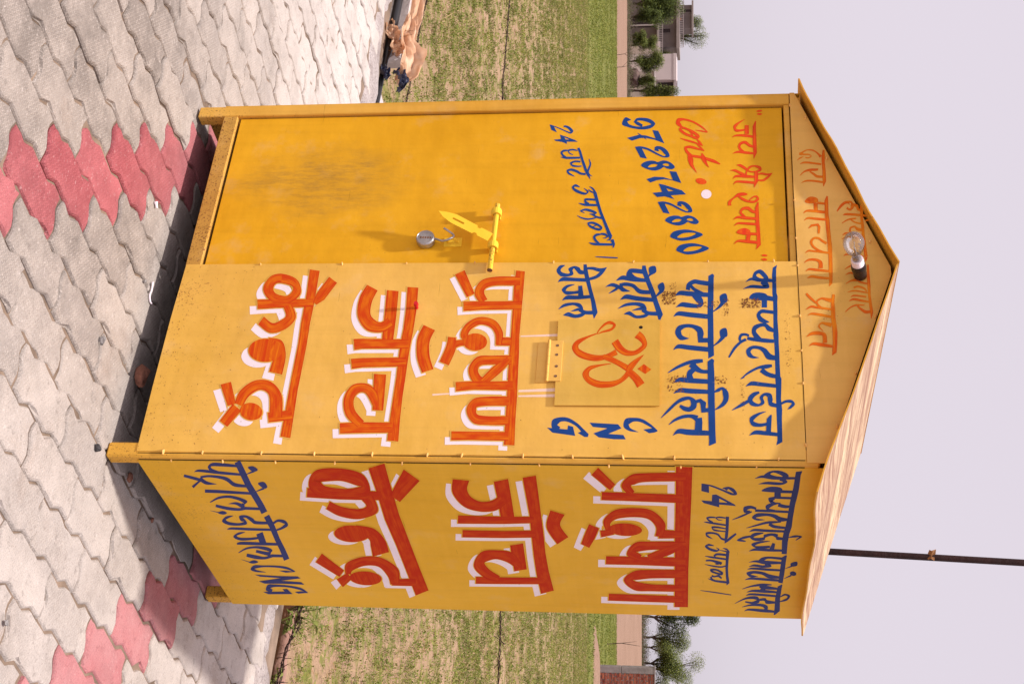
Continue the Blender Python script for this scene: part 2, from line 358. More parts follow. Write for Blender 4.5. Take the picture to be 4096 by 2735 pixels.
# ------------------------------------------------------------------ terrain: falls away gently beyond the paving
FWD = Vector((-.563, .826)); SIDEV = Vector((.826, .563)); ORG = Vector((-.7, 2.0))
def sstep(a, b, x):
    t = min(max((x - a) / (b - a), 0.), 1.); return t * t * (3 - 2 * t)
def ground_z(x, y):
    q = Vector((x, y)) - ORG; al = q.dot(FWD); la = q.dot(SIDEV)
    z = -.12 - .0431 * max(al, 0)
    if al > 0:
        ang = (la + .89) / (al + 6.)
        z += 1.75 * sstep(86, 128, al) * sstep(.02, .12, ang) * (1 - sstep(190, 300, al))
    return z
def field_pt(al, la):
    q = ORG + FWD * al + SIDEV * la; return Vector((q.x, q.y, ground_z(q.x, q.y)))
TEXTS = [
 ('lettering_hours','D','blue',None,'blue painted hours line on the door',[
  ['s',[[-1297.6,1298.7,3.7,0.8],[-1299.1,1305,4.3,-0.5],[-1292,1316.7,4.5,-2.4],[-1276.4,1327.7,2.2,-4.6],[-1268.7,1324.3,-3.4,-0.4],[-1275.2,1310.1,-2.5,0.6],[-1291.1,1283.9,-2.2,0.6],[-1308,1252.5,-0.9,0.2]]],
  ['p',[[-1309.1,1250.4],[-1300.9,1265.1],[-1272.7,1276.9],[-1284,1257.8]]],
  ['p',[[-1262.2,1288.1],[-1249.7,1314],[-1236.6,1339.8],[-1228,1350.2],[-1229.6,1312.6],[-1218.9,1314.4],[-1228.3,1298.8],[-1233.9,1274.6],[-1239.8,1269.8],[-1241.9,1293]],[[-1250,1303.4],[-1237.7,1323.4],[-1239.8,1308.2]]],
  ['s',[[-1188.7,1351,-2.3,0.2],[-1193.4,1334.5,-3.7,-0.2],[-1189.4,1321,-2.8,-2.6],[-1177.7,1325.4,1.9,-1.2],[-1170.1,1337.7,1.2,-0.4]]],
  ['s',[[-1190.4,1320.9,-2.7,-0.3],[-1188.8,1304.8,-4.5,-1.3],[-1181,1298.3,-0.9,-3.7],[-1169,1303.4,3.2,-2.3],[-1158.1,1316.5,2.7,-1.2]]],
  ['s',[[-1161.2,1295.9,1,0],[-1157.4,1316.5,4.9,0.2],[-1157.1,1361.2,4.3,0.2]]],
  ['s',[[-1139.6,1363.3,-3.9,-0.1],[-1141,1344.7,-3.9,-0.7],[-1133.1,1332.2,-2.4,-3.4],[-1123.2,1338.2,3.9,-1.1],[-1119.2,1355.7,3.3,0],[-1120.3,1368,2.6,0.3]]],
  ['s',[[-1084.9,1383.2,-4.5,0.2],[-1087.8,1367.1,-4.6,0.9],[-1098.5,1351.8,-5.1,1.3],[-1105.4,1334.2,-5.2,-0.1],[-1100.7,1323.3,-2.7,-3.5],[-1089.3,1327.6,3.5,-2],[-1075.3,1348.1,0.6,-0.2]]],
  ['s',[[-1151.5,1391.2,0.3,-0.9],[-1130.1,1396.6,-0.1,-2.7],[-1110.6,1393.1,-1.3,-3.1],[-1094.5,1390.1,0.4,-2.9],[-1081.4,1396.9,1.6,-1.2],[-1075.4,1405,0.6,-0.2]]],
  ['l',[[-1200.3,1352.9,2.3,-3.5],[-1183.5,1359.9,1.8,-3.6],[-1147,1369.2,1.6,-3.9],[-1104.3,1382.3,2.3,-4.2],[-1084.7,1390.6,2.7,-4.3],[-1062,1399.7,0.2,-0.3]]],
  ['s',[[-1030,1366.3,-1.8,0.4],[-1036.7,1352.5,-5.4,-0.4],[-1029.5,1344.3,-0.9,-3.9],[-1018.2,1351,4.6,-2.4],[-1006.8,1368.6,5.3,-1.3],[-1001.1,1385.9,4.4,0.5],[-1009.5,1393.8,-0.8,2.8],[-1025,1380.4,-0.6,0.4]]],
  ['s',[[-1031.7,1397.9,0.7,-0.3],[-1021.9,1409.3,2.5,-2],[-1005.9,1416.8,-2.9,-4.5],[-1009.3,1405,-2.9,0.9],[-1019,1395.3,-1,0.6]]],
  ['l',[[-1004.3,1416.9,1.8,-5.1],[-963.2,1427.6,1.7,-4.6],[-922.6,1438.9,1.9,-4.2],[-888.5,1451,2.1,-4.1],[-842.5,1467.1,2.5,-4.7],[-821.2,1475,2.8,-5.1]]],
  ['s',[[-974.2,1427.1,-4.4,0],[-976.9,1401.6,-4.4,-0.1],[-975.9,1387.1,-4,-2.2],[-965.5,1388.8,3.4,-3],[-957.4,1400.1,3.3,-1.3]]],
  ['s',[[-961.8,1366,0.8,-0.1],[-954.5,1388.1,5,-0.2],[-952.2,1431.6,4.4,0.1]]],
  ['s',[[-920.3,1387.3,-1.1,0.4],[-928.2,1376.1,1.1,3.8],[-934.2,1389.1,4.4,0.3],[-928.6,1408.6,5,-1.1],[-918.8,1423.4,2,-3.7],[-913.7,1414.1,-3.7,-0.4],[-916.9,1403.1,-0.9,0.1]]],
  ['s',[[-913.7,1414.1,3.6,-1.7],[-903.6,1426.5,3.7,-1],[-897.8,1445.9,4.5,-0.6]]],
  ['s',[[-910.7,1363.7,0.5,-0.2],[-900.3,1378.7,2.6,-0.6],[-894.8,1398.1,3.4,0],[-897.6,1417.2,3,0.7],[-903.6,1428.9,2.6,0.9]]],
  ['s',[[-862.9,1416.3,2,0.7],[-870.4,1430.3,2,0.7]]],
  ['c',[[-876.9,1401.8,3.3,2.7],[-879.2,1415.6,4.5,-0.4],[-869.7,1433.9,3.9,-1.7],[-858,1443.9,1.4,-3.3],[-851.3,1439.4,-4.6,-0.4],[-856.8,1421.3,-4.3,1.1],[-867,1406.6,-3.5,2.1]]],
  ['s',[[-831.9,1443.1,-3,-0.4],[-829.9,1430.1,-4.8,-1.8],[-820.9,1422.9,-0.7,-4],[-806.4,1428.7,2.9,-2.9],[-794.8,1439.8,2.5,-1.6]]],
  ['s',[[-834,1443,3.6,-0.2],[-831.7,1456.1,4.2,-1.2],[-822.5,1464,0.4,-3],[-816.6,1457.9,-2,-0.5],[-818.2,1451.4,-0.7,0.1]]],
  ['s',[[-842.2,1465.2,2.5,-4.2],[-820.9,1473.6,1.4,-4.8],[-811.3,1472.3,-2.3,-1.9],[-806.6,1463,-0.7,-0.2]]],
  ['s',[[-799.1,1407.3,0.7,-0.1],[-792.9,1424.6,4.8,-0.1],[-790.2,1481.3,4.5,0.1]]],
  ['s',[[-810.3,1479.4,2.2,-4.8],[-790.7,1485.5,0.7,-3.9],[-777,1484.6,-0.2,-1.2]]],
  ['s',[[-742.2,1430.3,1.2,0],[-739.8,1459.7,2.4,0],[-736.8,1500,2.2,0]]],
 ]),
 ('lettering_phone','D','blue',None,'large blue telephone number on the door',[
  ['s',[[-1312.9,1538.2,2.9,2.3],[-1323.5,1545.4,5.8,1.7],[-1324.4,1562.9,6.8,-0.3],[-1317,1585.6,7.7,-2.3],[-1302,1599.6,1,-6.9],[-1289.8,1588.6,-7.3,-2.2],[-1284.4,1563.9,-6.7,-0.4],[-1287.8,1538.9,-5.6,0.5],[-1295.8,1518.7,-6.2,1.8],[-1308,1504.6,-4.8,8.9],[-1324.9,1509.1,9.3,4.1],[-1323.4,1524.9,1,0]]],
  ['s',[[-1315.6,1535.6,2.9,-1.2],[-1305.1,1548.4,6.5,-2.5],[-1294.5,1563.7,4.5,-1.6]]],
  ['p',[[-1274,1597.7],[-1270.8,1616.8],[-1213.9,1638.2],[-1231.4,1604.7],[-1239.8,1574.9],[-1239.3,1557.6],[-1228.3,1530.6],[-1241.4,1514.1],[-1253.8,1552.2],[-1250.4,1577.1],[-1236.3,1609]]],
  ['s',[[-1262.9,1548.3,0.4,-0.2],[-1249.2,1562.3,2.4,-1.2],[-1232,1580,0.4,-0.2]]],
  ['s',[[-1190.6,1608.4,5.6,2.8],[-1196.3,1615.2,6.3,0.3],[-1191,1630,6.5,-2.7],[-1174.3,1643.7,5.9,-5.4],[-1159.4,1649.5,-3.7,-6.4],[-1154.8,1637.9,-2.9,0.3],[-1167.4,1615.7,-3.5,1.2],[-1188.8,1585.9,-4.2,1.2],[-1198.3,1561,-4.2,0.5],[-1200.1,1542.5,-1,0]]],
  ['s',[[-1189.3,1606.7,5.4,-1],[-1185.8,1615.4,5.2,-2],[-1179.1,1620.9,0.6,-0.4]]],
  ['p',[[-1200.5,1541.3],[-1192.6,1564.9],[-1147.9,1582.3],[-1153.3,1560.9]]],
  ['s',[[-953.2,1685.4,5.3,2.6],[-958.6,1692,5.9,0.2],[-953.8,1706.3,6.2,-2.6],[-938.1,1719.4,5.6,-5.3],[-924.1,1724.9,-3.4,-6.1],[-919.7,1713.6,-2.7,0.3],[-931.4,1692.3,-3.3,1.2],[-951.4,1663.6,-4,1.2],[-960.1,1639.7,-4,0.5],[-961.7,1621.8,-0.9,0]]],
  ['s',[[-952,1683.8,5,-1.1],[-948.7,1692.1,4.9,-1.9],[-942.4,1697.4,0.6,-0.4]]],
  ['p',[[-962,1620.6],[-954.8,1643.4],[-912.8,1659.8],[-917.8,1639.2]]],
  ['q',[[-1119.1,1563.7],[-1131.9,1572.4],[-1138.6,1589.4],[-1137.6,1606.5],[-1132.5,1617.6],[-1138.9,1635.7],[-1132.6,1655.3],[-1119.4,1668.8],[-1108.6,1673.7],[-1100.1,1665.4],[-1103.7,1648.4],[-1110.3,1638.6],[-1100.9,1626.6],[-1095.5,1609.7],[-1099.8,1590.2],[-1109.2,1573]],[[-1110.5,1586.6],[-1121,1594.6],[-1124,1606.8],[-1120.5,1617],[-1111.6,1609.4]],[[-1120.8,1634.1],[-1125.5,1640.8],[-1124.3,1651.7],[-1116.4,1655.5],[-1114,1648.2],[-1116.8,1638.5]]],
  ['q',[[-886.4,1645.6],[-898.5,1654.1],[-905,1670.6],[-904.2,1687.1],[-899.4,1697.7],[-905.6,1715.4],[-899.8,1734.2],[-887.4,1747.2],[-877.3,1751.9],[-869.2,1743.7],[-872.5,1727.3],[-878.7,1717.9],[-869.7,1706.2],[-864.5,1689.8],[-868.4,1671],[-877.2,1654.4]],[[-878.5,1667.6],[-888.4,1675.5],[-891.3,1687.2],[-888.1,1697.1],[-879.7,1689.7]],[[-888.5,1713.6],[-893,1720.1],[-891.9,1730.7],[-884.5,1734.3],[-882.2,1727.2],[-884.8,1717.8]]],
  ['p',[[-1091.9,1657],[-1089.2,1678.8],[-1040.7,1695.4],[-1052.7,1665.9],[-1057.7,1641.8],[-1054.3,1617.7],[-1044.6,1595.7],[-1059.2,1582.6],[-1069.2,1607.8],[-1066.7,1636.8],[-1054,1667.9]]],
  ['p',[[-1039.3,1622.8],[-1034.2,1639.8],[-1009.5,1697.5],[-992.6,1710.8],[-989.1,1661.9],[-973.3,1674.1],[-985.4,1642.9],[-982.6,1619],[-1000.8,1603.6],[-1004.3,1634.2]],[[-1019.9,1646.7],[-1007.7,1672.5],[-1006.2,1654.5]]],
  ['q',[[-821.6,1662.3],[-841,1674.9],[-848.1,1710],[-840.1,1742.7],[-826.3,1764.8],[-810.2,1738.1],[-802.6,1701],[-810.9,1675.3]],[[-816.8,1684.6],[-830.7,1698.4],[-835.3,1719.4],[-832.6,1743.2],[-820.8,1728.8],[-815.1,1703.2]]],
  ['q',[[-766.8,1682],[-786,1694.6],[-793,1729.4],[-785.2,1761.8],[-771.7,1783.7],[-755.7,1757.2],[-748.2,1720.4],[-756.4,1694.9]],[[-762.2,1704.1],[-775.9,1717.9],[-780.4,1738.7],[-777.8,1762.3],[-766.1,1748],[-760.5,1722.6]]],
 ]),
 ('lettering_contact','D','red',None,'red slanting contact word on the door',[
  ['s',[[-1270.2,1739.7,1,-0.1],[-1265.7,1759.4,3,-0.4],[-1259.8,1778.5,2.6,-0.4]]],
  ['s',[[-1259.1,1781,-1,0.7],[-1283,1761.8,-3,1.6],[-1307.4,1732.2,-3.7,1.2],[-1319.4,1702.4,-4.7,0.4],[-1316.5,1683.9,-7.3,-3.3],[-1303.1,1682.3,3.9,-6.2],[-1284.8,1695.3,2.5,-1.9]]],
  ['s',[[-1270.1,1720,1.8,-2],[-1254.8,1727.5,1.9,-2.3],[-1245.8,1731.2,1.6,-2.1]]],
  ['s',[[-1235.9,1689.5,0.8,-0.2],[-1227.1,1708,3.5,-0.8],[-1214.8,1737.4,3.7,-0.9],[-1199.9,1764.3,1.5,-0.4]]],
  ['s',[[-1231.1,1744.7,0.8,-0.8],[-1214.3,1754.5,3.6,-3.1],[-1199.9,1764.3,0.7,-0.5]]],
  ['s',[[-1213,1742.3,1.1,-0.9],[-1192.9,1757,2.6,-1.9],[-1176.9,1769.6,0.7,-0.5]]],
  ['s',[[-1177.8,1769.1,-1.6,0.3],[-1188.3,1744.8,-4.4,0.9],[-1196.3,1722.9,-5.6,0.2],[-1192.4,1708.3,-3.4,-4.2],[-1174.3,1713.2,3.9,-3.8],[-1157.6,1727.9,3.5,-2.2]]],
  ['s',[[-1119.3,1820.1,-2.3,0.8],[-1132.6,1798.1,-6.3,1.7],[-1148.7,1761.9,-5.3,1],[-1155.9,1732.8,-5.4,0.7],[-1160.6,1713.3,-1.3,0.1]]],
  ['s',[[-1168.2,1760.7,0.5,-1.1],[-1147,1766.2,3.4,-6.5],[-1124.1,1773.9,2.8,-3.8],[-1104,1784.7,0.3,-0.3]]],
  ['s',[[-1157.8,1720.6,2.2,-5.8],[-1138.2,1725.1,2.8,-8.4],[-1115.4,1729.3,3,-4.8],[-1082.4,1745.6,0.3,-0.3]]],
  ['c',[[-1275.9,1689.2,2,-3.9],[-1257.2,1702.9,4.7,-2.2],[-1243.9,1725.1,4.6,-1.3],[-1234.4,1744.7,5.9,-0.3],[-1240.9,1750.1,-2.7,3.9],[-1259.7,1734.8,-4.7,2.3],[-1275.6,1712.6,-4.3,1.3],[-1282.8,1695.3,-4.4,-0.1]]],
  ['q',[[-1041.6,1776.3],[-1035.3,1771.8],[-1033.4,1762.5],[-1036.7,1751.8],[-1043.7,1743.9],[-1052,1741.7],[-1058.3,1746.2],[-1060.2,1755.6],[-1056.9,1766.3],[-1049.8,1774.2]]],
 ]),
 ('dot_white','D','white',None,'round white paint dot on the door',[
  ['q',[[-992.1,1791.8],[-981.1,1788.6],[-974.5,1780.4],[-974.7,1770.4],[-981.6,1762.2],[-992.7,1759.1],[-1003.6,1762.2],[-1010.3,1770.4],[-1010.1,1780.5],[-1003.2,1788.7]]],
 ]),
 ('lettering_blessing','D','red',None,'red blessing line at the top of the door',[
  ['q',[[-1352.1,1960.7],[-1349.2,1959.1],[-1346.8,1954.3],[-1345.9,1948.3],[-1346.6,1943.3],[-1348.9,1941.2],[-1351.8,1942.9],[-1354.2,1947.7],[-1355.2,1953.7],[-1354.4,1958.7]]],
  ['q',[[-1336.4,1959.7],[-1333.6,1958.1],[-1332,1953.9],[-1332.2,1948.7],[-1334,1944.6],[-1336.8,1943.1],[-1339.6,1944.7],[-1341.2,1948.9],[-1341,1954.1],[-1339.2,1958.2]]],
  ['s',[[-1314.4,1903.2,-0.7,-0.3],[-1300.8,1884.7,-3,-1.5],[-1282.7,1869.7,-2.8,-4.5],[-1266,1873.2,5.2,-2.6],[-1264.9,1889,4.6,0.2],[-1269.1,1904.9,4.2,0.6]]],
  ['s',[[-1235.8,1860.6,0.8,0.2],[-1242.7,1874.1,4,0.3],[-1241.3,1903.2,5.9,-0.4],[-1235.3,1929.8,4.9,-0.6]]],
  ['s',[[-1191.9,1931.3,-5.4,1.1],[-1197.2,1917,-5.3,2],[-1211.6,1902.7,-6.3,1.3],[-1207.7,1888.1,-4.9,-2.4],[-1193.1,1882.4,-0.1,-4.1],[-1179.9,1887.7,3.8,-3],[-1170.5,1898.4,2.2,-1.1]]],
  ['s',[[-1163.6,1861,0.8,0.2],[-1170.4,1877.9,4.5,0.2],[-1166.5,1904.4,5.5,-0.5],[-1162.6,1930.7,4.5,-0.4]]],
  ['l',[[-1287.7,1908.9,-0.2,-6.6],[-1248.4,1908.2,-0.2,-6.8]]],
  ['l',[[-1305,1938,-0.6,-1.6],[-1281,1933.1,-1,-5.3],[-1214.8,1933,0.1,-6],[-1165.8,1933.7,-0.8,-5.5],[-1140,1928.6,-0.2,-0.6]]],
  ['s',[[-1113.9,1873.6,1,-0.1],[-1112.1,1884.3,5.1,-1.5],[-1100.5,1898.5,4.8,-2.4],[-1089.1,1910.2,2.8,-1.6]]],
  ['s',[[-1091,1852.5,0.8,0],[-1090.7,1867.3,4.6,-1],[-1078.5,1886.2,5.2,-1.7],[-1068.6,1905,3,-0.9]]],
  ['s',[[-1070.2,1902.7,0.6,2.3],[-1087.6,1905.4,1.7,2.6],[-1103.4,1915.2,3.8,1.8],[-1108.5,1929.6,3.5,-0.2],[-1100.4,1947.3,5.1,-2.5],[-1092.1,1948.3,-4,-2.7],[-1083.8,1933.9,-3.4,-0.5],[-1084.2,1917.2,-3.1,0.4],[-1089.8,1909,-2.6,1]]],
  ['s',[[-1055.2,1860.2,0.6,0.3],[-1066.1,1871.7,4.7,0.6],[-1064.5,1902.6,6,-0.3],[-1061.6,1933.4,4.4,-0.3]]],
  ['s',[[-1030.6,1861.8,0.6,0.4],[-1042.4,1871.4,4,0.6],[-1041.2,1899.8,5.3,-0.4],[-1035.4,1935.2,5.3,-0.5]]],
  ['s',[[-1072.6,1940.7,3.1,0.4],[-1075.5,1952.7,4.1,-0.1],[-1071.3,1971.5,4.1,0.1],[-1077.3,1986.3,0.9,0.2]]],
  ['s',[[-1076.1,1985.8,-0.7,-0.5],[-1059.3,1971.2,-3.5,-2],[-1047,1956.7,-4.2,-0.8],[-1047.9,1940.2,-3.1,0.1]]],
  ['s',[[-943.7,1849.4,-0.2,5.9],[-957.9,1849.1,2.8,4.2],[-973.7,1861.1,2.2,1.3],[-987.4,1877.7,6.4,1.8],[-990.2,1894.3,6.5,0.2],[-989.1,1905.5,2.5,-0.2]]],
  ['s',[[-981.2,1877.6,2.6,-1.3],[-968.6,1891.6,4.6,-1.9],[-960,1907.8,4.5,-0.8],[-957.8,1926.5,4.5,0.7],[-968.7,1938,2.5,3.5],[-978.7,1935.2,-3.8,1.6],[-978.2,1924.6,-2.5,-0.9],[-963.6,1910.2,-1.5,-0.9]]],
  ['l',[[-1087,1935.1,0.1,-5.9],[-1044.3,1934.9,-1.4,-5.8],[-1016.8,1927,-0.3,-0.6]]],
  ['l',[[-956.8,1938.8,-0.5,-1.6],[-932.9,1934.3,-0.7,-5.3],[-887.2,1934.5,0.3,-5.8],[-827.1,1936.6,0.4,-5.7],[-785.6,1937.3,-1.8,-6],[-766.6,1929.1,-0.3,-0.5]]],
  ['s',[[-914,1931.6,-4.9,1.3],[-919.4,1918.9,-5.4,2.2],[-930.9,1907.4,-6.5,1.5],[-929.9,1891.1,-5,-1.8],[-915.4,1883.1,-0.1,-3.5],[-903.1,1890.6,3.6,-2.9],[-894.4,1898.6,1.9,-1.2]]],
  ['s',[[-886.2,1860.1,0.7,0.3],[-895.7,1874.2,4.5,0.4],[-892.3,1897.4,5.7,-0.5],[-888.8,1929.9,5.1,-0.4]]],
  ['s',[[-860.5,1862.1,0.6,0.3],[-870.6,1873.9,3.6,0.5],[-869.6,1897,4.8,-0.3],[-866.2,1930.6,5.1,-0.4]]],
  ['s',[[-787.9,1860.8,0.6,0.3],[-799.7,1872.9,3.8,0.7],[-798.5,1895.8,6.2,-0.5],[-793,1932.4,5.9,-0.6]]],
  ['q',[[-833.4,1868.7],[-845.8,1878.1],[-851,1894.4],[-843.9,1909.3],[-830.4,1911.4],[-823.1,1900.9],[-826.3,1882.5]]],
  ['l',[[-828.1,1909,5.4,-0.3],[-826.6,1932,5.1,-0.3]]],
  ['l',[[-826,1906.7,-1.3,-6.4],[-799.3,1903.2,-1.2,-6.1]]],
  ['q',[[-741.4,1962.4],[-739.2,1960.5],[-738.2,1955.9],[-738.7,1950.3],[-740.7,1945.9],[-743.2,1944.3],[-745.4,1946.3],[-746.5,1950.9],[-745.9,1956.5],[-744,1960.9]]],
  ['q',[[-725.5,1960.7],[-722.9,1958.9],[-721.7,1954.6],[-722.2,1949.4],[-724.3,1945.4],[-727.2,1944],[-729.7,1945.8],[-731,1950.1],[-730.5,1955.3],[-728.4,1959.3]]],
 ]),
 ('lettering_recognition','G','orange',None,'orange brush lettering on the gable, lower line',[
  ['s',[[-1129.9,2141.1,-4.3,3.6],[-1146.8,2130.1,-2.5,1.6],[-1158.4,2116.4,-3.1,0.7],[-1159.5,2097.5,-2.5,-0.3],[-1149.5,2082.9,-3.3,-1.4],[-1141.6,2075.9,-5.3,-3.3]]],
  ['s',[[-1144.9,2073.2,5.7,-0.9],[-1141.4,2087.3,3.8,-0.4],[-1140.3,2103.8,2.8,-0.6],[-1132.8,2110.6,-0.5,-1.6],[-1125.7,2100.8,-2.5,-0.2],[-1128.4,2091.5,-2.2,0.4]]],
  ['s',[[-1116.3,2065.5,0.5,0.3],[-1125.6,2074.9,2.5,1],[-1131.8,2085.7,1.5,0.4]]],
  ['s',[[-1100.2,2073.4,0.6,0.1],[-1106.2,2085.9,3.8,0.2],[-1105.2,2104.7,4.1,-0.5],[-1098,2140.8,3.8,-0.5]]],
  ['s',[[-1051.2,2071.5,1,0.6],[-1068.2,2086.7,2.8,1],[-1074.2,2103.4,5.3,0.4],[-1075,2122.2,5,0],[-1076.1,2130.4,3.8,0.1]]],
  ['s',[[-1067.9,2103.1,2.1,-1.1],[-1058.2,2114.4,3.9,-2.1],[-1047,2125.6,5.3,-1.5],[-1045.1,2143,4.7,-0.5]]],
  ['s',[[-1020.8,2075,0.6,0.2],[-1028.9,2089.8,3.4,0.3],[-1028.5,2113.1,4,-0.4],[-1022.6,2141.9,4.3,-0.6]]],
  ['l',[[-1159.1,2151.4,-0.3,-2.8],[-1127.1,2148.5,-0.4,-5.6],[-1104.9,2147.4,0.2,-4.7],[-1073.2,2148.3,0.4,-5.1],[-1026.3,2147.2,-0.6,-5.5],[-1005.2,2143.4,-0.2,-0.9]]],
  ['q',[[-943.9,2082.4],[-959.9,2093.5],[-963.3,2107.5],[-956.3,2122.2],[-941,2122.7],[-935.8,2108.6],[-936.1,2092.5]]],
  ['l',[[-938,2121.4,4.8,-0.7],[-933.7,2145.3,4.5,-0.6]]],
  ['l',[[-936.6,2115.5,0.5,-6.4],[-906.2,2115.8,0.4,-5.7]]],
  ['l',[[-965,2153.2,-0.6,-2.2],[-945.2,2149.3,-0.7,-5.7],[-887.7,2147.6,0.6,-5.7],[-869.7,2149,0.9,-6.1],[-828,2149.3,0.7,-6.1],[-789.7,2150.8,0.7,-6.1],[-754.7,2151.3,0.5,-6.5],[-725.7,2150.9,0.2,-5.6],[-668.5,2149.2,0,-5.8],[-623.4,2146.9,-1.4,-4.7],[-611.7,2141.9,-0.3,-0.5]]],
  ['s',[[-896.3,2077.1,1,0.5],[-905.2,2086.6,3.8,0.5],[-904.9,2107.3,5.7,-0.6],[-899.2,2142.5,5.4,-0.7]]],
  ['s',[[-867.1,2077.8,0.6,0.3],[-876.5,2090,3.9,0.2],[-873.1,2115,4.8,-0.5],[-869.7,2144.5,5.1,-0.5]]],
  ['s',[[-775.2,2142.2,-4.5,2.3],[-785.5,2129.1,-3.7,2],[-795.9,2118.3,-4.2,1.2],[-796.1,2104.8,-3.7,-1.3],[-781.5,2095.6,-0.5,-3.8],[-763.9,2101.1,3.1,-2.8],[-749.2,2116.2,3.6,-1.6],[-741.2,2133.8,2.7,-0.8]]],
  ['s',[[-738.6,2076,0.6,0.3],[-747.2,2086.9,3.4,0.3],[-745,2104.8,3.7,-0.5],[-738.2,2148.2,4.3,-0.6]]],
  ['s',[[-701.2,2071.1,0.6,0.3],[-712,2085.4,3.9,0.6],[-711.8,2107.8,5,-1.1],[-701.6,2119.6,3.4,-5.3],[-679.6,2119.3,0.3,-6.7]]],
  ['s',[[-668.6,2074.3,0.6,0.2],[-676.2,2086.2,4,0.2],[-673.1,2108.3,4.8,-0.6],[-668,2144.7,4.2,-0.6]]],
  ['s',[[-643,2078.1,1.1,0.2],[-648.6,2091.7,4.8,0],[-644.7,2113.7,4.8,-0.6],[-641.2,2142.3,4.2,-0.5]]],
  ['l',[[-835.3,2090.1,0.9,0.6],[-846.5,2100.2,4.3,1.4],[-849.8,2118.5,4.5,-1.9],[-840.2,2122.2,1.2,-4.3],[-814.2,2119.6,-0.3,-3.1]]],
  ['l',[[-581.3,2152.9,-0.5,-3.9],[-550.9,2149.1,-0.1,-4.8],[-523.5,2148.8,0.2,-6.1],[-496.3,2147.4,0.6,-6.5],[-469.2,2149.3,1,-6.7],[-442.4,2150.1,0.4,-7.1],[-402.5,2148,-0.3,-6.4],[-373.6,2144.8,-2.5,-5.9],[-361.8,2137.8,-0.4,-0.4]]],
  ['s',[[-558.6,2145.2,-8.1,1.7],[-562,2132.2,-5.9,1.3],[-566.2,2117.1,-3.5,-0.3],[-556,2103.5,-1.5,-2],[-542.8,2105.1,2.1,-2.4],[-532.3,2116.6,1.6,-0.9]]],
  ['s',[[-585,2072.9,2.4,-2.3],[-570.5,2082.2,3.4,-2.7],[-548.9,2101,2.5,-1.8]]],
  ['s',[[-525.1,2068.9,0.6,0.2],[-536,2085.1,3.8,0.4],[-533.2,2102.5,4.1,-0.6],[-525.7,2144.6,3.8,-0.6]]],
  ['s',[[-503.2,2073.2,0.6,0.2],[-510,2086.2,3.8,0],[-505.8,2112.1,4.8,-0.9],[-498.4,2141,4.5,-1]]],
  ['s',[[-468.7,2141.7,-7.3,1.7],[-473.3,2125.7,-5.8,1.2],[-476,2112.9,-3,-0.8],[-463.9,2104.7,0.6,-2.4],[-447.2,2116.3,0.7,-0.7]]],
  ['s',[[-426.9,2066.9,0.6,0.3],[-438.4,2083.1,5.2,0.9],[-439.8,2104.7,6.6,-1],[-433.1,2118.4,3.7,-5.4],[-405.2,2119.2,0.8,-6.4]]],
  ['s',[[-393.7,2073.2,0.6,0.2],[-402.5,2085.8,4.5,0.2],[-398.5,2109.3,6,-1],[-392.8,2140,4.4,-0.8]]],
 ]),
 ('lettering_government','G','orange',None,'orange brush lettering under the gable peak',[
  ['s',[[-902.5,2179.7,1.3,1.2],[-924.1,2193.4,3.7,2.6],[-937.5,2207.8,5.2,1],[-936.3,2223.8,5.7,-2.9],[-920.5,2227.9,-0.7,-4.5],[-908.5,2219.9,-4.4,-0.4],[-916.2,2210.7,-3.9,2]]],
  ['s',[[-929,2226.8,6.4,-1.7],[-923.3,2241.3,4.8,-3],[-909.6,2245,4,-3],[-904.3,2256,4.3,-1.4]]],
  ['s',[[-887.2,2197.7,1.2,0.1],[-890.6,2209.8,4.5,-0.3],[-885.4,2254.8,4.5,-0.6],[-880.6,2279.4,3.5,-0.6]]],
  ['s',[[-886.6,2277.6,1.8,-1.9],[-874.6,2283.6,-0.7,-3.3],[-867.2,2274,-4.1,-1.1],[-862.9,2262.5,-2,-0.3]]],
  ['s',[[-854.4,2192.3,1,0.4],[-866.7,2208.4,2.5,0.7],[-871.8,2224.6,3.5,0.3],[-872.9,2237.1,2.7,0]]],
  ['s',[[-868.9,2219.9,2,-1.1],[-858.9,2230.6,2.7,-1.1],[-852.8,2246,3.5,-0.5],[-855.6,2254.1,2.9,0.4]]],
  ['s',[[-826.9,2251.2,-5.8,1.2],[-830.7,2237.9,-5.4,2.2],[-840.5,2229.5,-3.8,0.8],[-836.3,2218,-2.8,-1.9],[-823.6,2215,1.3,-2.8],[-815.5,2222.4,1.4,-0.9]]],
  ['s',[[-807.7,2192.2,1.8,0.6],[-814.9,2203.2,3.5,0.1],[-811.6,2227.8,4.4,-0.8],[-804.9,2251,4.9,-1.1]]],
  ['s',[[-790.7,2188.4,0.7,0.2],[-798.2,2200,2.9,0.3],[-801.4,2227.2,3.5,-0.3],[-795.2,2253.7,3.5,-0.7]]],
  ['l',[[-930.6,2255.4,0.3,-3.4],[-911,2255.3,0.2,-5],[-872,2253.3,0.3,-3.9],[-842.3,2254.4,0.5,-4.5],[-804,2254.3,0.5,-4.5],[-768.9,2255.4,0.7,-4.5],[-722.7,2256.9,0.7,-4.9]]],
  ['l',[[-721.6,2256.8,-0.5,-4.8],[-703,2254.5,-0.1,-0.7]]],
  ['l',[[-692.9,2260.5,0.1,-2.4],[-647.7,2258.7,0.3,-4.4],[-611.2,2258.5,0.3,-4.8],[-578,2257.5,0.4,-3.9],[-545,2258.5,0.7,-4.3],[-515,2260.2,0.2,-4.3],[-491.1,2257.2,-0.1,-0.6]]],
  ['s',[[-725.6,2190.4,0.6,0.3],[-732.2,2198.6,2.9,0.1],[-730.5,2223,2.9,-0.4],[-724.5,2249.3,2.8,-0.5]]],
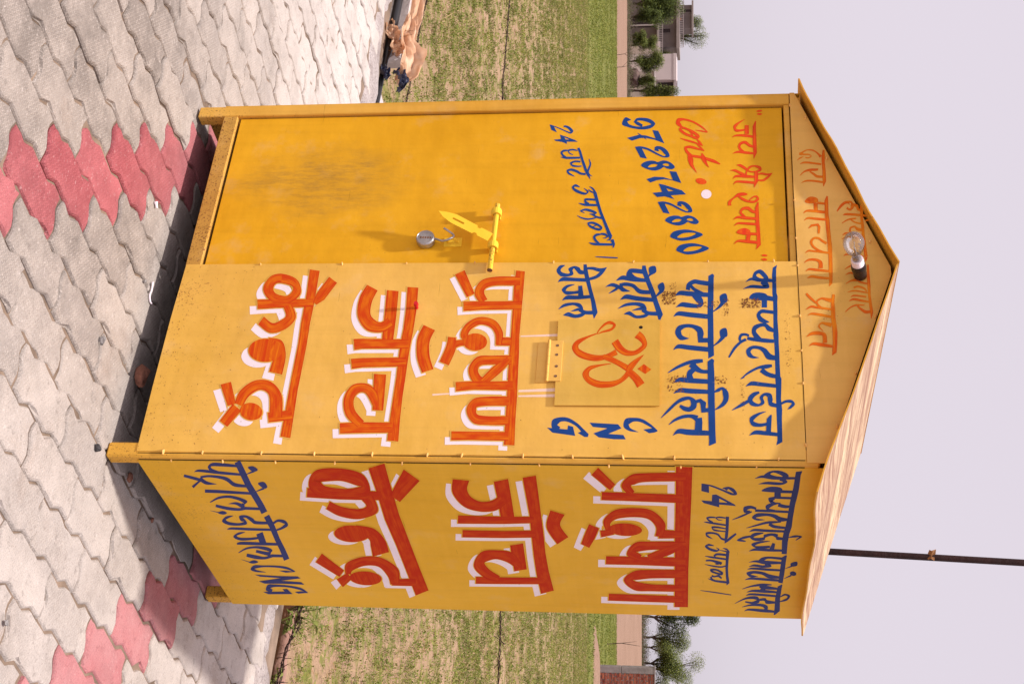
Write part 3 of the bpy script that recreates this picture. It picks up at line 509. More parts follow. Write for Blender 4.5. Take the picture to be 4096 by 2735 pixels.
  ['s',[[-674.2,2190.4,0.6,0.3],[-684.3,2202.5,2.3,0.7],[-689,2216.1,2.6,-0.1],[-684.6,2242.3,2.5,-0.4]]],
  ['s',[[-654.3,2192,1,0.3],[-661.6,2205.6,3.1,0.2],[-659.2,2218.7,3.7,-0.5],[-654.7,2253.7,2.8,-0.4]]],
  ['s',[[-620.6,2191.2,1,0.4],[-631.2,2206.1,2.6,0.6],[-635.2,2223.9,5.6,0.3],[-637.1,2242,3.4,0]]],
  ['s',[[-633.8,2223.8,2,-0.9],[-625.4,2236.5,3.2,-1],[-620.5,2253.7,2.7,-0.6]]],
  ['s',[[-588.8,2194.4,0.8,0.1],[-593.5,2208.3,2.5,0.1],[-593.4,2223.6,2.5,-0.4],[-585.7,2255.8,2.4,-0.5]]],
  ['s',[[-605.4,2213.3,3.2,0.5],[-610,2226.7,3.3,-0.4],[-603,2243.8,2.9,-1.5],[-591.8,2250.7,1.8,-1.8]]],
  ['s',[[-570.5,2202.6,0.8,0.2],[-576.8,2213.8,2.8,-0.1],[-571.9,2248.4,2.7,-0.4]]],
  ['s',[[-556.7,2197,0.8,0.2],[-563,2210.8,3.9,-0.2],[-557.4,2234.4,3.8,-0.8],[-551.2,2261.1,2.7,-0.6]]],
  ['s',[[-516.5,2183.8,1,0.7],[-531.5,2198.1,1.8,0.8],[-541,2216,3,0.2],[-540.9,2241,1.9,-0.1]]],
  ['s',[[-538.3,2220.2,2,-1.6],[-525.9,2230.3,3.3,-2.1],[-516.4,2242.6,5.3,-1.4],[-517.1,2257.8,4.6,-0.1]]],
 ]),
 ('lettering_computerised','F','blue',None,'blue top line on the front panel',[
  ['l',[[-694,1989.1,-0.3,-0.3],[-681.4,1981.4,-2.5,-5.2],[-655.7,1979.5,-0.2,-6.3],[-588.1,1978.7,0.8,-6.2],[-574.1,1980.5,0.9,-7.3],[-554.7,1980,0.1,-6.2],[-521.6,1979.7,0.1,-6.2],[-488.8,1978.7,0.2,-6.1],[-445.5,1979,0.2,-7.2],[-434.7,1978.7,0.3,-7.8],[-408,1979.4,0.5,-6.5],[-368.3,1980,0.4,-6.7],[-329,1979.9,0.3,-6.6],[-287.5,1980.2,0.4,-7]]],
  ['l',[[-288.6,1979.8,1.9,-6.9],[-279.6,1981.2,1.4,-8.9],[-250.1,1981.2,0.1,-7.6],[-212.1,1979.6,0.3,-7],[-194.5,1980.2,0.6,-7.4],[-174.4,1980.6,0.4,-8.2],[-149.6,1979.9,0.2,-7.3],[-112.6,1979.8,0.3,-6.9],[-72.3,1979.2,-2.9,-6.9],[-59.6,1969.3,-0.4,-0.4]]],
  ['q',[[-643.1,1962.4],[-665.9,1951.8],[-677.5,1938.5],[-670.4,1922.6],[-656.2,1915.6],[-642,1916.4],[-634.7,1940.9]],[[-654.7,1925.7],[-662.3,1933.7],[-654.6,1941.4],[-644,1947.9],[-644.7,1936.7]]],
  ['s',[[-630.2,1893.4,0.6,0.3],[-641.4,1909.7,4.8,0.4],[-636.8,1932,6.2,-0.5],[-636,1958.9,7.1,-0.4],[-634.5,1976.7,5.6,-0.4]]],
  ['s',[[-630.5,1940.8,6.1,-3],[-620.5,1954,8.6,-5.2],[-612.9,1959.4,-4.5,-4.2],[-610.1,1947,-5.6,0.1],[-613.1,1915.9,-6.2,0.1],[-610.4,1900.2,-3.8,-0.7],[-603.7,1885.8,-0.4,-0.1]]],
  ['q',[[-568.9,1903.4],[-584.2,1910.8],[-590.6,1926.6],[-587.7,1948.7],[-579.8,1957],[-570,1956.1],[-560.4,1939.2],[-563.3,1919.3]]],
  ['l',[[-571.5,1950.5,9.6,-1.7],[-564.4,1979.1,7.6,-1.4]]],
  ['l',[[-565.9,1948.2,0,-8],[-534.1,1947.4,0,-7.9]]],
  ['s',[[-516.1,1976.7,-6.3,0.8],[-518.9,1958.1,-6.3,0.6],[-520.3,1939.4,-6.6,-1.5],[-508,1929.6,-1,-5.6],[-491.6,1935.4,6.2,-5.1],[-482.8,1949.5,6,-1.7],[-481.2,1961,0.7,-0.1]]],
  ['s',[[-449.5,1973.7,-5.7,2.1],[-457.6,1958.7,-7.5,4.1],[-470.4,1948.1,-6.4,2],[-469.3,1932.7,-6.5,-1.3],[-460.4,1918.3,-5.6,-4.9],[-445.5,1914.7,1.3,-6.3],[-429.4,1922,6,-5.4],[-416.5,1935.9,6.2,-2.2],[-413.9,1953.2,5.3,-0.7]]],
  ['s',[[-412,1972.6,-6.1,0.6],[-414.7,1944.5,-7.4,0.8],[-419.2,1912,-6.6,0.8],[-422.7,1894.6,-5.3,0.8]]],
  ['s',[[-431.5,1900.2,-3.8,1.2],[-436.1,1890.5,-4.6,0.4],[-434.2,1877.8,-4.4,-2.4],[-421.3,1872.8,-0.4,-3.9],[-409.3,1875.9,1.3,-3.1]]],
  ['s',[[-418.7,1891.3,-4.7,-2],[-407.9,1874.8,-3.8,-2.3],[-386.6,1857,-2.9,-3.1],[-357.5,1841.9,-1.7,-2.2],[-354.3,1840.4,-0.5,-0.7]]],
  ['s',[[-352,1975.2,-7.6,1.9],[-358.2,1956.1,-9.1,5.3],[-378.8,1943.6,-6.5,4.9],[-388.8,1928.7,-5.9,1.4],[-389.9,1909.2,-5.6,-1.2],[-378.2,1897.7,-3.1,-6.2],[-364.2,1900.1,4.8,-5.5],[-355.5,1910.7,4.5,-1.2],[-353.7,1927.5,0.5,-0.1]]],
  ['s',[[-285.5,1879.8,1.4,0.9],[-302.7,1898.9,3.3,1.6],[-318.4,1925,4.4,1.1],[-322.4,1946.5,7.2,0.7],[-325.8,1964.2,4.6,0.5]]],
  ['s',[[-311.9,1933.4,7.2,-4.8],[-297.7,1948.1,6.9,-3.2],[-290.1,1967.1,7.1,-1.5],[-288.1,1984,5.6,-0.6]]],
  ['s',[[-279.3,1873.3,1.1,0.5],[-286.8,1883.7,2.9,1.4]]],
  ['s',[[-254.2,1887.8,0.6,0.2],[-263.8,1904.6,6.9,0.6],[-261.3,1930.1,6.9,-0.7],[-255.2,1977.8,6.1,-0.7]]],
  ['s',[[-234,1925.7,-3.3,-1.1],[-226.3,1910.3,-5.7,-3.4],[-211.5,1899.8,-1.7,-6.8],[-196.4,1904.4,6,-4],[-190.3,1922.2,4.3,0.2],[-199.2,1934.6,2.2,4.7],[-216.3,1931.2,1.4,4.7],[-227,1941,4.9,0.9],[-223.3,1953.6,5.6,-5.1],[-206.9,1956.3,1.8,-6.8],[-194.3,1958.1,5.9,-4.1],[-188.9,1974.7,6.1,-1.6]]],
  ['s',[[-205.9,1897.1,-4.4,-2],[-191.2,1875.7,-4.8,-2.2],[-172.8,1847.6,-0.9,-0.4]]],
  ['s',[[-195.8,1987.1,3.2,1.2],[-203.4,2000.4,4.4,0.7],[-203.5,2015.1,4.8,-1.5],[-195.3,2020.7,-0.6,-4.6],[-183.5,2012.3,-3,-2.4],[-177.1,2004.4,-0.4,-0.2]]],
  ['s',[[-169.1,1942.7,-0.7,-0.2],[-160.2,1921.5,-3.7,-1.6],[-143.9,1902.7,-3.4,-5.3],[-128.6,1906.2,5.9,-3.9],[-123.8,1924.9,5.7,-0.2],[-128.2,1947.9,4.9,0.5]]],
  ['s',[[-89.6,1894.6,0.4,0.2],[-99.6,1911.8,6.5,0.6],[-97.5,1940.9,6.8,-0.7],[-93,1976.1,5.6,-0.7]]],
  ['l',[[-158.1,1957.5,-0.8,-1.5],[-143.1,1951.5,-1.9,-6.6],[-100,1948.3,-0.4,-6.8]]],
 ]),
 ('lettering_with_photo','F','blue',None,'blue second line on the front panel',[
  ['l',[[-659.9,1796.1,-2.8,-2.6],[-650,1789.3,-4,-8.2],[-572.2,1787.9,-0.2,-8.7],[-516.6,1786.8,0,-8.5],[-461.9,1787.5,0.1,-8.4],[-407.9,1787.3,0.2,-8.8],[-363.9,1788.5,-3.1,-8.5],[-350.7,1780.6,-0.5,-0.5]]],
  ['s',[[-624.4,1783.5,-8.7,1],[-629.4,1756.4,-8.5,0.9],[-632.4,1738.3,-8.4,-1.4],[-620.5,1722.5,-5.4,-5.6],[-600.7,1719.2,-1.7,-6.2]]],
  ['s',[[-620.5,1725.9,3.8,-3.3],[-603.4,1738.4,5.3,-2.9],[-586.4,1765.5,5,-2]]],
  ['s',[[-579.2,1681,0.6,0.3],[-589.5,1695.6,8.1,1],[-586.6,1724.9,9.3,-0.4],[-582,1783.4,8.4,-0.4]]],
  ['s',[[-583.7,1740.7,8.2,-8.6],[-559.8,1755.4,6.2,-8.7],[-547.2,1757.6,-4.1,-6.6],[-540.3,1747.6,-6.9,-0.3],[-544.6,1716.2,-9.1,0.6],[-546,1700.5,-7.7,-1.3],[-536.4,1683.3,-0.4,-0.1]]],
  ['s',[[-502,1676.7,0.6,0.3],[-512.8,1691.8,7.7,0.8],[-508.5,1725.3,9.1,-0.7],[-501,1783.2,8.7,-0.8]]],
  ['q',[[-577.7,1815.4],[-587.1,1833.9],[-559.4,1838.3],[-551.1,1829.1],[-547,1819]]],
  ['s',[[-555.3,1825.8,-5.1,-4.7],[-535.9,1812.3,-3.4,-2.6],[-519.4,1794.8,-1.1,-0.7]]],
  ['q',[[-450.4,1814.6],[-459.6,1832.7],[-432.9,1837],[-424.8,1828],[-420.8,1818.1]]],
  ['s',[[-428.8,1824.7,-4.9,-4.6],[-410,1811.4,-3.3,-2.5],[-394,1794.3,-1.1,-0.7]]],
  ['l',[[-415.4,1783,-8.3,0],[-415.4,1757.7,-8.6,7],[-440.2,1757.7,0,9.9]]],
  ['s',[[-437.5,1757.7,-3.9,9.6],[-453.7,1753.3,-8.1,6.6],[-466,1734.4,-6.6,1.4],[-467.4,1712.2,-6.7,-0.9],[-458.7,1695.6,-7.1,-5.6],[-442.9,1691.4,2.1,-8.9],[-424,1701.5,7.9,-3.4],[-421.8,1724,0.7,0]]],
  ['s',[[-381.3,1677.7,0.6,0.3],[-393.1,1692.9,7.4,0.9],[-389.1,1725.9,8.5,-0.7],[-382,1782.9,8.5,-0.7]]],
  ['s',[[-299.6,1662.9,1.1,0.6],[-318.6,1689.3,4.4,1.9],[-334.5,1719.7,6,1.6],[-339.8,1743.6,7.8,1],[-342.5,1764.5,5.8,0.5]]],
  ['s',[[-331.9,1730.6,8.9,-7.4],[-316.2,1743.7,8.5,-5.1],[-305.3,1761,6.8,-1.6],[-304,1780.5,6.5,-0.3]]],
  ['s',[[-312.2,1739.4,-6.1,-4.1],[-300.4,1727.5,-4.9,-7.2],[-284.8,1726.5,3.5,-8.6],[-273.2,1735.2,3.5,-3.2]]],
  ['s',[[-265.4,1679.7,0.6,0.3],[-275.6,1696.2,7.4,0.9],[-273.1,1726.5,8.5,-0.4],[-269.6,1782.6,8,-0.4]]],
  ['s',[[-228.6,1680.1,0.6,0.2],[-239.5,1698.7,7.1,0.9],[-237.1,1726.7,8.4,-0.4],[-234.4,1782.5,7.2,-0.3]]],
  ['s',[[-233.2,1797.5,1.8,0.8],[-240.9,1809.3,5.3,2],[-246.1,1821.1,4.8,-1.7],[-231.4,1829.1,3.1,-7.7],[-211,1830.4,-1.4,-7.3],[-195.3,1823.9,-4.3,-4.7],[-183.1,1812.1,-3.7,-2.2],[-172.2,1796.8,-0.6,-0.3]]],
  ['s',[[-144.7,1645,0.5,0.5],[-169.3,1665.2,3,2.6],[-196,1688.4,4,2.7],[-208.9,1707.6,6.2,1.9],[-212.3,1726.8,5.4,-1.1],[-200.2,1737.6,4.1,-7.4],[-185,1737.6,-4.5,-7.6],[-174.9,1727,-8,-1.7],[-177.2,1712.1,-7.1,2.1],[-186.7,1698.8,-3.9,2]]],
  ['s',[[-122.5,1667.9,0.8,0.5],[-138.1,1684.7,3.7,1.8],[-149.6,1708,5.6,1.2],[-151.8,1731.4,6.2,-0.7],[-143.7,1748.4,10,-3.5]]],
  ['s',[[-87.2,1680.2,0.4,0.3],[-101,1695.7,7.3,1.2],[-98.1,1727.4,9.4,-0.4],[-95.8,1786.3,7.6,-0.3]]],
  ['l',[[-347.3,1794.1,-3.1,-3.5],[-336,1787.1,-3.3,-8.9],[-300.7,1788.1,0.3,-9.5],[-249,1788.5,0.2,-9.7],[-198.1,1788.8,0.3,-9.6],[-147.8,1789.7,0.4,-9.5],[-98.3,1790.5,0.5,-9.4],[-67.7,1791.7,-3.8,-9.5],[-54.9,1782,-0.5,-0.5]]],
  ['l',[[-200.3,1744,5.6,1.4],[-204.9,1756.8,6.4,-1.4],[-194.1,1765.8,4.2,-8.2],[-171.4,1766.4,7.9,-6],[-172.8,1782.3,7,0.4]]],
  ['l',[[-146.2,1751.6,1.6,-10.1],[-132.5,1753.1,0.5,-10.1],[-100.3,1751.6,-0.6,-10.5]]],
 ]),
 ('lettering_petrol','F','blue',None,'short blue word, upper of the pair beside the door',[
  ['l',[[-695.7,1583.2,0.4,-5.3],[-676,1584.8,2,-7.6],[-635.6,1597.2,3.2,-6.8],[-592.8,1611.7,3.2,-7],[-550.5,1623.9,3,-7.2],[-508.8,1636.3,1.1,-8.7],[-487.8,1634.4,-0.4,-2.2]]],
  ['s',[[-670.8,1586.1,-8.6,0.6],[-675.6,1554.9,-8.7,0.1],[-674,1541.1,-7.3,-4],[-660.4,1536.4,2.6,-6.5],[-647.4,1548.7,3.2,-2.2]]],
  ['s',[[-667.6,1542.4,3,-2.4],[-648.8,1557.9,4.6,-1.7],[-640.8,1585.6,4.2,-0.7]]],
  ['s',[[-638,1499.1,0.7,0.3],[-649,1518.8,8.6,0.8],[-642.2,1551.2,8,-0.5],[-638.5,1590.2,7.1,-0.2]]],
  ['s',[[-668.6,1607.9,-4.5,-4.6],[-650.5,1596.8,-0.7,-0.7]]],
  ['s',[[-596.9,1638.9,-5.1,-4],[-572.4,1618.9,-1.2,-1]]],
  ['s',[[-592.8,1604.9,-7.6,0.4],[-596.4,1573,-7.9,2.2],[-618.1,1551.9,-6.4,2.4],[-624,1528.8,-7.1,0],[-620.4,1510.5,-6.2,-1]]],
  ['s',[[-619,1510.6,4.5,-4.3],[-603.2,1521.4,7,-2.9],[-596.8,1543.3,0.7,-0.1]]],
  ['s',[[-614.4,1467.8,0.7,0.2],[-622,1487.5,6.6,0],[-611.8,1510.8,6.4,-2.2],[-600.4,1524.9,4.7,-2.4]]],
  ['s',[[-588.7,1478.4,1,0.5],[-604.8,1499.6,4,2.4],[-617.5,1510.6,2.1,1.6]]],
  ['s',[[-565,1514.2,0.6,0.3],[-576.2,1532.5,8.5,0.7],[-569,1569.1,8.4,-0.6],[-564,1614.6,7.6,-0.4]]],
  ['s',[[-531.4,1508.1,0.6,0.3],[-545.3,1531.2,5.1,1.3],[-549.4,1560.6,6.2,0],[-542.3,1584.5,7.1,-2.5],[-531.7,1591.5,-5.5,-3.6],[-530.6,1572.4,-4.7,-0.7],[-524.5,1551.7,-0.7,-0.2]]],
  ['s',[[-528.3,1583.7,6.9,-3.7],[-514.9,1599.8,6.7,-1.3],[-512.4,1631.3,7.7,-0.3]]],
  ['s',[[-511.3,1527.7,1.1,0.2],[-514.5,1543.4,7,-1.1],[-501.2,1564.1,5.4,-0.7],[-503.9,1588.8,5.9,1.4],[-513.8,1602.1,4.8,2.4]]],
  ['q',[[-687.4,1599.5],[-693.7,1617.8],[-672.8,1622.1],[-662.8,1613.8],[-660,1602.4]]],
  ['q',[[-618.3,1627.6],[-630.1,1642.9],[-609.6,1648.9],[-592.6,1643.5],[-596.9,1633.2]]],
 ]),
 ('lettering_diesel','F','blue',None,'short blue word, lower of the pair beside the door',[
  ['l',[[-702,1400.1,0.5,-4.9],[-674.5,1403.3,1.3,-6.8],[-642.6,1410.6,1.8,-6.2],[-602.4,1420.5,1.8,-5.5],[-559.7,1431.5,1.6,-6.2],[-517.6,1439.1,-0.1,-8],[-494.8,1436.7,-0.1,-0.6]]],
  ['s',[[-699,1337.4,-1.1,-0.4],[-692.7,1324.1,-5,-3.6],[-678.1,1318.4,0.8,-6.5],[-664,1328.1,7.2,-2.6],[-660.4,1346.9,5.8,0.6],[-666.1,1359.5,3.7,5.5],[-682.2,1355.6,3.4,6.7],[-690.8,1366.3,5,0.4],[-682.9,1378.4,7.2,-4],[-671.7,1387.1,8.1,-2.1],[-670.1,1404.6,6.4,0]]],
  ['s',[[-634,1318.9,0.6,0.3],[-644.6,1333.9,7.7,1.3],[-642.9,1371.1,6.9,0.2],[-640.6,1410.6,7.2,0.1]]],
  ['s',[[-686.1,1406.2,4.4,0.2],[-686,1424.8,5.8,-0.3],[-679.4,1448.4,7,0.6],[-689.1,1468.4,0.8,0.3]]],
  ['s',[[-688.5,1467.7,-0.6,-0.5],[-669.8,1453.4,-4.8,-3.6],[-653.4,1437.9,-5.6,-2.6],[-644,1415.1,-5.2,-1.6]]],
  ['s',[[-624.1,1370.9,-1.1,-0.3],[-617.1,1349.3,-4.6,-2.2],[-602.8,1339,-0.9,-6.3],[-592.2,1348.3,6.9,-1.1],[-592.6,1369.1,5.7,0.6],[-595.4,1387.4,5.7,0.9]]],
  ['s',[[-563.8,1336.1,0.6,0.3],[-574.2,1351.6,7.6,1.4],[-574.1,1386.2,7.1,0.6],[-577.6,1426.2,6.2,0.7]]],
  ['s',[[-530,1326.5,0.6,0.3],[-544.6,1344.1,5.3,1.9],[-550.1,1371.3,5.1,0.2],[-543,1391.1,6.5,-2.8],[-531.7,1397.4,-3.9,-4.9],[-528.4,1383.9,-4.9,-1.2],[-521.7,1364.3,-0.5,-0.2]]],
  ['s',[[-528.9,1391.8,6.7,-2.6],[-517.7,1409.5,6.8,-0.8],[-517.6,1437.9,7.5,0.3]]],
  ['s',[[-507.6,1342.9,1.1,0.2],[-510.9,1357.4,7.8,-0.1],[-503.8,1378.3,6.7,0],[-507.4,1396.3,6.6,2.1],[-516.3,1408.4,4.8,2.5]]],
  ['l',[[-619.1,1389,0.5,-6],[-575.5,1393.4,0.7,-8.7]]],
 ]),
 ('lettering_gas','F','blue',None,'three blue capital letters right of the hatch',[
  ['p',[[-106.1,1594.8],[-110.8,1621.4],[-101.1,1636.8],[-96.5,1628],[-93.9,1612.1]]],
  ['s',[[-102.1,1635.3,-1.4,0.9],[-121.2,1612.6,-4,2.1],[-136,1588.8,-5.5,1.5],[-138.8,1567.3,-6.5,-0.5],[-132.6,1549.3,-8.3,-6],[-118,1546.1,2.9,-7.5],[-105.2,1557.6,4.4,-1.8],[-97.5,1581.2,0.4,-0.1]]],
  ['p',[[-127.5,1440.2],[-122.8,1522.8],[-109.2,1532.8],[-90.7,1496.1],[-87.4,1538.9],[-72.9,1546.2],[-73,1511.7],[-78.7,1468.7],[-91.7,1452.7],[-108.8,1492.2],[-113.3,1450.1]]],
  ['s',[[-84.5,1434.2,-4.9,4.7],[-101.8,1420.4,-4,3.4],[-121.1,1402.2,-4.3,2.5],[-136,1377.6,-6.3,1.4],[-137.5,1355.8,-7.5,-1.5],[-128.1,1340.1,-7.4,-8.1],[-113.5,1339.8,5.3,-7.3],[-104.8,1353.3,6.5,-2.9]]],
  ['p',[[-109.5,1318],[-103.8,1377.2],[-117.6,1378.6],[-113.5,1392.9],[-82.9,1400.9],[-92.9,1334.6]]],
  ['p',[[-92.9,1408],[-99.3,1420.6],[-89.5,1439.3],[-79.6,1437.6],[-79.5,1428]]],
 ]),
 ('emblem','H','redbig',None,'orange painted emblem on the hatch',[
  ['c',[[-475,1488.7,6,-0.6],[-466.8,1500.2,0.6,-4.4],[-451.1,1491.8,-4,-2.1],[-441.1,1465.2,-2.9,-0.9],[-434.8,1449.8,-1,1.6],[-454.7,1459.1,2,1.9],[-471.7,1475.3,4.1,2]]],
  ['s',[[-434.8,1447.5,-1.8,-0.6],[-421.2,1418.9,-3.7,-1.6],[-403.5,1392.8,-6.3,-4.9],[-384.6,1385.9,0.8,-9.6],[-365.8,1397,9.8,-5.8],[-352.5,1422.1,11.5,-2.2],[-346.7,1453.5,10.7,0.4],[-352.6,1482.1,8.1,2.4],[-368.7,1510.3,9.2,3.8]]],
  ['s',[[-407.6,1503.4,7.9,-9.3],[-382.1,1518.7,9.5,-7.5],[-366.1,1539.2,10.2,-2.3],[-365.6,1563.5,7.8,1.8],[-379.5,1583,6.2,4.4],[-395.6,1592.6,0.6,7.3],[-417.1,1584.3,-7.4,8],[-432,1569.5,-11.4,7.6]]],
  ['s',[[-352.3,1471,8.7,-2.4],[-340.4,1498,8.8,-2.8],[-327.2,1520.6,8.4,-3.5],[-310.2,1545.3,9.5,-4.4]]],
  ['s',[[-327.2,1495.2,-1.3,-0.2],[-321.2,1463.4,-3.1,-0.7],[-310.6,1432.9,-6.1,-3.4],[-290,1421.7,-0.7,-9.5],[-269.1,1432.6,8.7,-5.2],[-254.9,1461.7,11.5,-1.4],[-255.1,1496.7,10.3,1.6],[-265.7,1522.6,6.9,3.3],[-282.7,1539.5,5.8,5.2],[-303.7,1552.1,5.8,6.7]]],
  ['s',[[-358.7,1591.3,-0.5,-0.4],[-340.6,1573,-4.9,-3.8],[-316.8,1553.9,-7,-7.3],[-302.3,1547.7,-4.6,-7.3]]],
  ['s',[[-298.4,1550,8.8,-6.7],[-276.3,1570.3,8.9,-8.4],[-251.7,1585.1,8.7,-10.4]]],
  ['p',[[-309,1573.8],[-326.1,1592],[-307,1614.3],[-291.3,1597.2]]],
 ]),
 ('lettering_pollution','F','redbig',[18.6, -19.1],'large orange-red word with white drop shade, top of three',[
  ['l',[[-677.2,1198.9,-1.9,-13.7],[-612.2,1198.1,-1.7,-15],[-532.5,1199.4,-1.3,-13.9],[-432.4,1200.5,-1,-12.8],[-372.5,1202.3,-0.9,-14.5],[-292.3,1204.8,-0.8,-14.8],[-213.8,1207.7,-0.9,-14.7],[-137,1209.2,-0.9,-14.5],[-49.4,1212.1,-0.7,-15.2]]],
  ['s',[[-637.6,1200.9,-16.8,-1.2],[-638.1,1125.7,-16.8,-2.6],[-625.6,1086.8,-14.3,-9.3],[-592.8,1076.1,-0.1,-15],[-560.1,1092.6,7.2,-11]]],
  ['s',[[-409.4,1190.4,-14.2,-0.6],[-411.5,1144.6,-15.3,-0.8]]],
  ['s',[[-399.5,1152.5,0.4,9.1],[-440.6,1150.4,-4,11.1],[-475.5,1127.8,-12.6,5.7],[-486.8,1087.5,-13.9,-2.5],[-465.6,1054.8,-10.2,-8.9],[-432.4,1044.1,0,-11.5],[-404.9,1060.6,5.1,-6.6]]],
  ['s',[[-407.7,1064.9,-12,-1.9],[-404.9,1035.3,-10.8,-2.4],[-399.4,1017.5,-13.3,-4.1]]],
  ['s',[[-425.8,1006.5,-1.4,-12.1],[-385.7,1007.4,-5.1,-15],[-329.9,992.6,-7.1,-14.5]]],
  ['s',[[-342.8,1195.5,-16.6,-1.3],[-342.7,1141.3,-15.6,-1.7],[-338.8,1098.6,-15,-7.5],[-307.7,1083.4,-1.2,-14.1],[-270.7,1100.3,13.2,-8.5],[-264.5,1130,12.9,-0.9]]],
  ['s',[[-345.5,1188.5,-8.2,-6.5],[-306.9,1153.4,-12.4,-10.2],[-264.4,1116.6,-9.8,-8.3]]],
  ['s',[[-198.3,1200.1,-15.5,-1.2],[-197.8,1140.3,-15.5,-2],[-191.3,1100.9,-13.8,-7.3],[-166.6,1090.7,0.1,-14.2],[-137.1,1105.9,13.6,-5.7],[-131.3,1146,14.7,0.6],[-131.9,1203.1,15.2,1.2]]],
  ['l',[[-672.9,1006.6,8.7,-14.2],[-583.2,1049.8,6.8,-11.2]]],
  ['l',[[-541.6,1031.2,17.6,2.3],[-544.2,1087,15.9,1.8],[-545.4,1212.3,15.3,1.3]]],
  ['l',[[-247.7,1036.4,16.2,2.5],[-252.2,1090.8,14.2,1.7],[-251.8,1207,15.7,1.1]]],
  ['l',[[-78.8,1040.1,15,1.5],[-79.3,1089.3,14,1.2],[-78.7,1207.2,14.5,0.9]]],
  ['q',[[-408.2,1116.6],[-389.6,1111.2],[-378.1,1094],[-378.1,1071.5],[-389.6,1052.1],[-408.2,1043.3],[-426.9,1048.5],[-438.5,1065.8],[-438.5,1088.5],[-426.9,1107.9]]],
 ]),
 ('lettering_check','F','redbig',[19.7, -20.8],'large orange-red word with white drop shade, middle of three',[
  ['l',[[-615.4,862.8,-1.6,-17.3],[-533.6,867.7,-2.2,-16.7],[-454.7,867.8,-3.1,-15.6],[-399.3,865.1,-3.1,-15.5],[-344.6,864.9,-2.3,-14.9],[-280.1,865.9,-2.1,-13.8],[-211.5,865.3,-2.1,-13.7],[-133.8,866,-1.8,-14.9],[-59.3,868.7,-1.7,-16.5]]],
  ['l',[[-602.9,799.8,-2.2,-18.8],[-511,804.4,-2.4,-18.6],[-404.7,807.7,-2.3,-17.4]]],
  ['l',[[-399.1,704.3,19.8,4.4],[-401.9,729.6,18.2,3.2],[-400.9,874.2,16.5,1.9]]],
  ['l',[[-327.9,706.6,17.8,4.3],[-332.3,739.3,16.8,3.3],[-335.5,875.2,15.7,2.1]]],
  ['l',[[-290.5,800.4,-1.3,-19],[-163.2,810.5,-1,-15.9]]],
  ['l',[[-100.5,704.2,17.3,3.1],[-103.7,771.3,18.3,2.8],[-104.7,860.7,16.8,2.1]]],
  ['s',[[-614.9,732.6,-11.2,-18.4],[-568.6,718.3,-7.5,-20.7],[-511.3,720.1,4.3,-19.5],[-472.7,745.7,19.6,-9.2],[-463.1,782.3,18.3,4.5],[-482.8,808,17,10.5]]],
  ['s',[[-177.1,804.1,-3.2,8.2],[-218.8,787.1,-9.1,11.6],[-241.3,761.2,-15.3,1.5],[-235.9,729.9,-14.2,-10.8],[-200,716.8,-2.9,-15.3],[-153.2,729,8,-13.1],[-114.9,765.2,10.4,-8.5]]],
  ['s',[[-461.3,932.3,-9.9,-18.8],[-415.8,919.8,-4.7,-19.6],[-355.6,925.7,3.1,-18.8],[-302.9,945.4,6.3,-16.7]]],
 ]),
 ('lettering_centre','F','redbig',[24.1, -23.1],'large orange-red word with white drop shade, lowest of three',[
  ['l',[[-685.5,534.6,-3.1,-16.5],[-598.5,537.8,-2.9,-14.8],[-534.7,538.5,-3.3,-14.7],[-477.5,538.2,-2.8,-14.1],[-398.9,541.6,-2.6,-13.5],[-316.5,541.2,-2.9,-13.4],[-235.8,540.7,-2.6,-13.2],[-156.8,542.6,-2.5,-14],[-68.2,544.1,-2.7,-15.2]]],
  ['l',[[-551.5,369.9,18,3.9],[-554.1,428.8,16.3,3.3],[-556.6,549.4,15,2.7]]],
  ['l',[[-646.3,600.8,-11.9,-14.6],[-580.8,569.7,-12.1,-14.4],[-554.8,555.5,-5.6,-6.4]]],
  ['l',[[-256,324.2,5.2,-15.3],[-178.9,358.2,4,-11.8]]],
  ['l',[[-170,376.2,-11.9,-15.2],[-112.3,345.8,-10.4,-13.5]]],
  ['l',[[-135.4,479.7,16.5,4.6],[-145.4,551.4,17,4.6]]],
  ['c',[[-653.4,430.9,18.3,1.5],[-635.3,475.7,12.1,-7.2],[-598.8,489.2,-6.2,-13.7],[-569.7,464.9,-14.1,-5.4],[-576.9,419.9,-15.4,4.2],[-611,394.2,-1.6,15.8],[-645.3,402.8,14,11.7]]],
  ['s',[[-546.4,468.9,4.8,-13.1],[-503.3,486.9,-4.3,-16.2],[-473.1,467.1,-16.3,-10.7],[-460.7,430.9,-18.4,-0.3],[-489.2,392.9,-14.7,6.5]]],
  ['s',[[-404.4,431.4,19.3,1],[-398.9,464.7,13,-8.8],[-360.1,477.2,-1.9,-17.8],[-293.4,474.8,-5.6,-21]]],
  ['s',[[-135.6,502.7,-0.2,19.3],[-208.9,489.7,-5.2,17.6],[-244.9,460,-16.7,5.4],[-248.4,422,-17.4,-7.8],[-218.8,390.1,-12.1,-14.1],[-179,380,-7,-13.8]]],
  ['q',[[-376.7,480],[-351.4,474.3],[-335.7,450.6],[-335.7,417.9],[-351.2,388.5],[-376.5,373.5],[-402.1,378.9],[-417.9,402.8],[-417.9,435.9],[-402.1,465.4]]],
  ['q',[[-149.2,458.7],[-132.9,452.4],[-125.4,434.9],[-129.5,412.8],[-143.5,394.5],[-162.4,387],[-178.7,393.3],[-186.3,410.9],[-182.2,433.2],[-168,451.4]]],
 ]),
 ('guide_marks','F','whitethin',None,'faint white guide lines left under the lettering',[
  ['l',[[-429.6,1211.6,2.2,0.2],[-434,1329.4,4.4,0.4]]],
  ['l',[[-219,968.3,3.1,0.5],[-225.8,1048.4,1.8,0.3]]],
  ['l',[[-233.6,1221.7,3.6,0.4],[-239,1334.1,5.7,0.5]]],
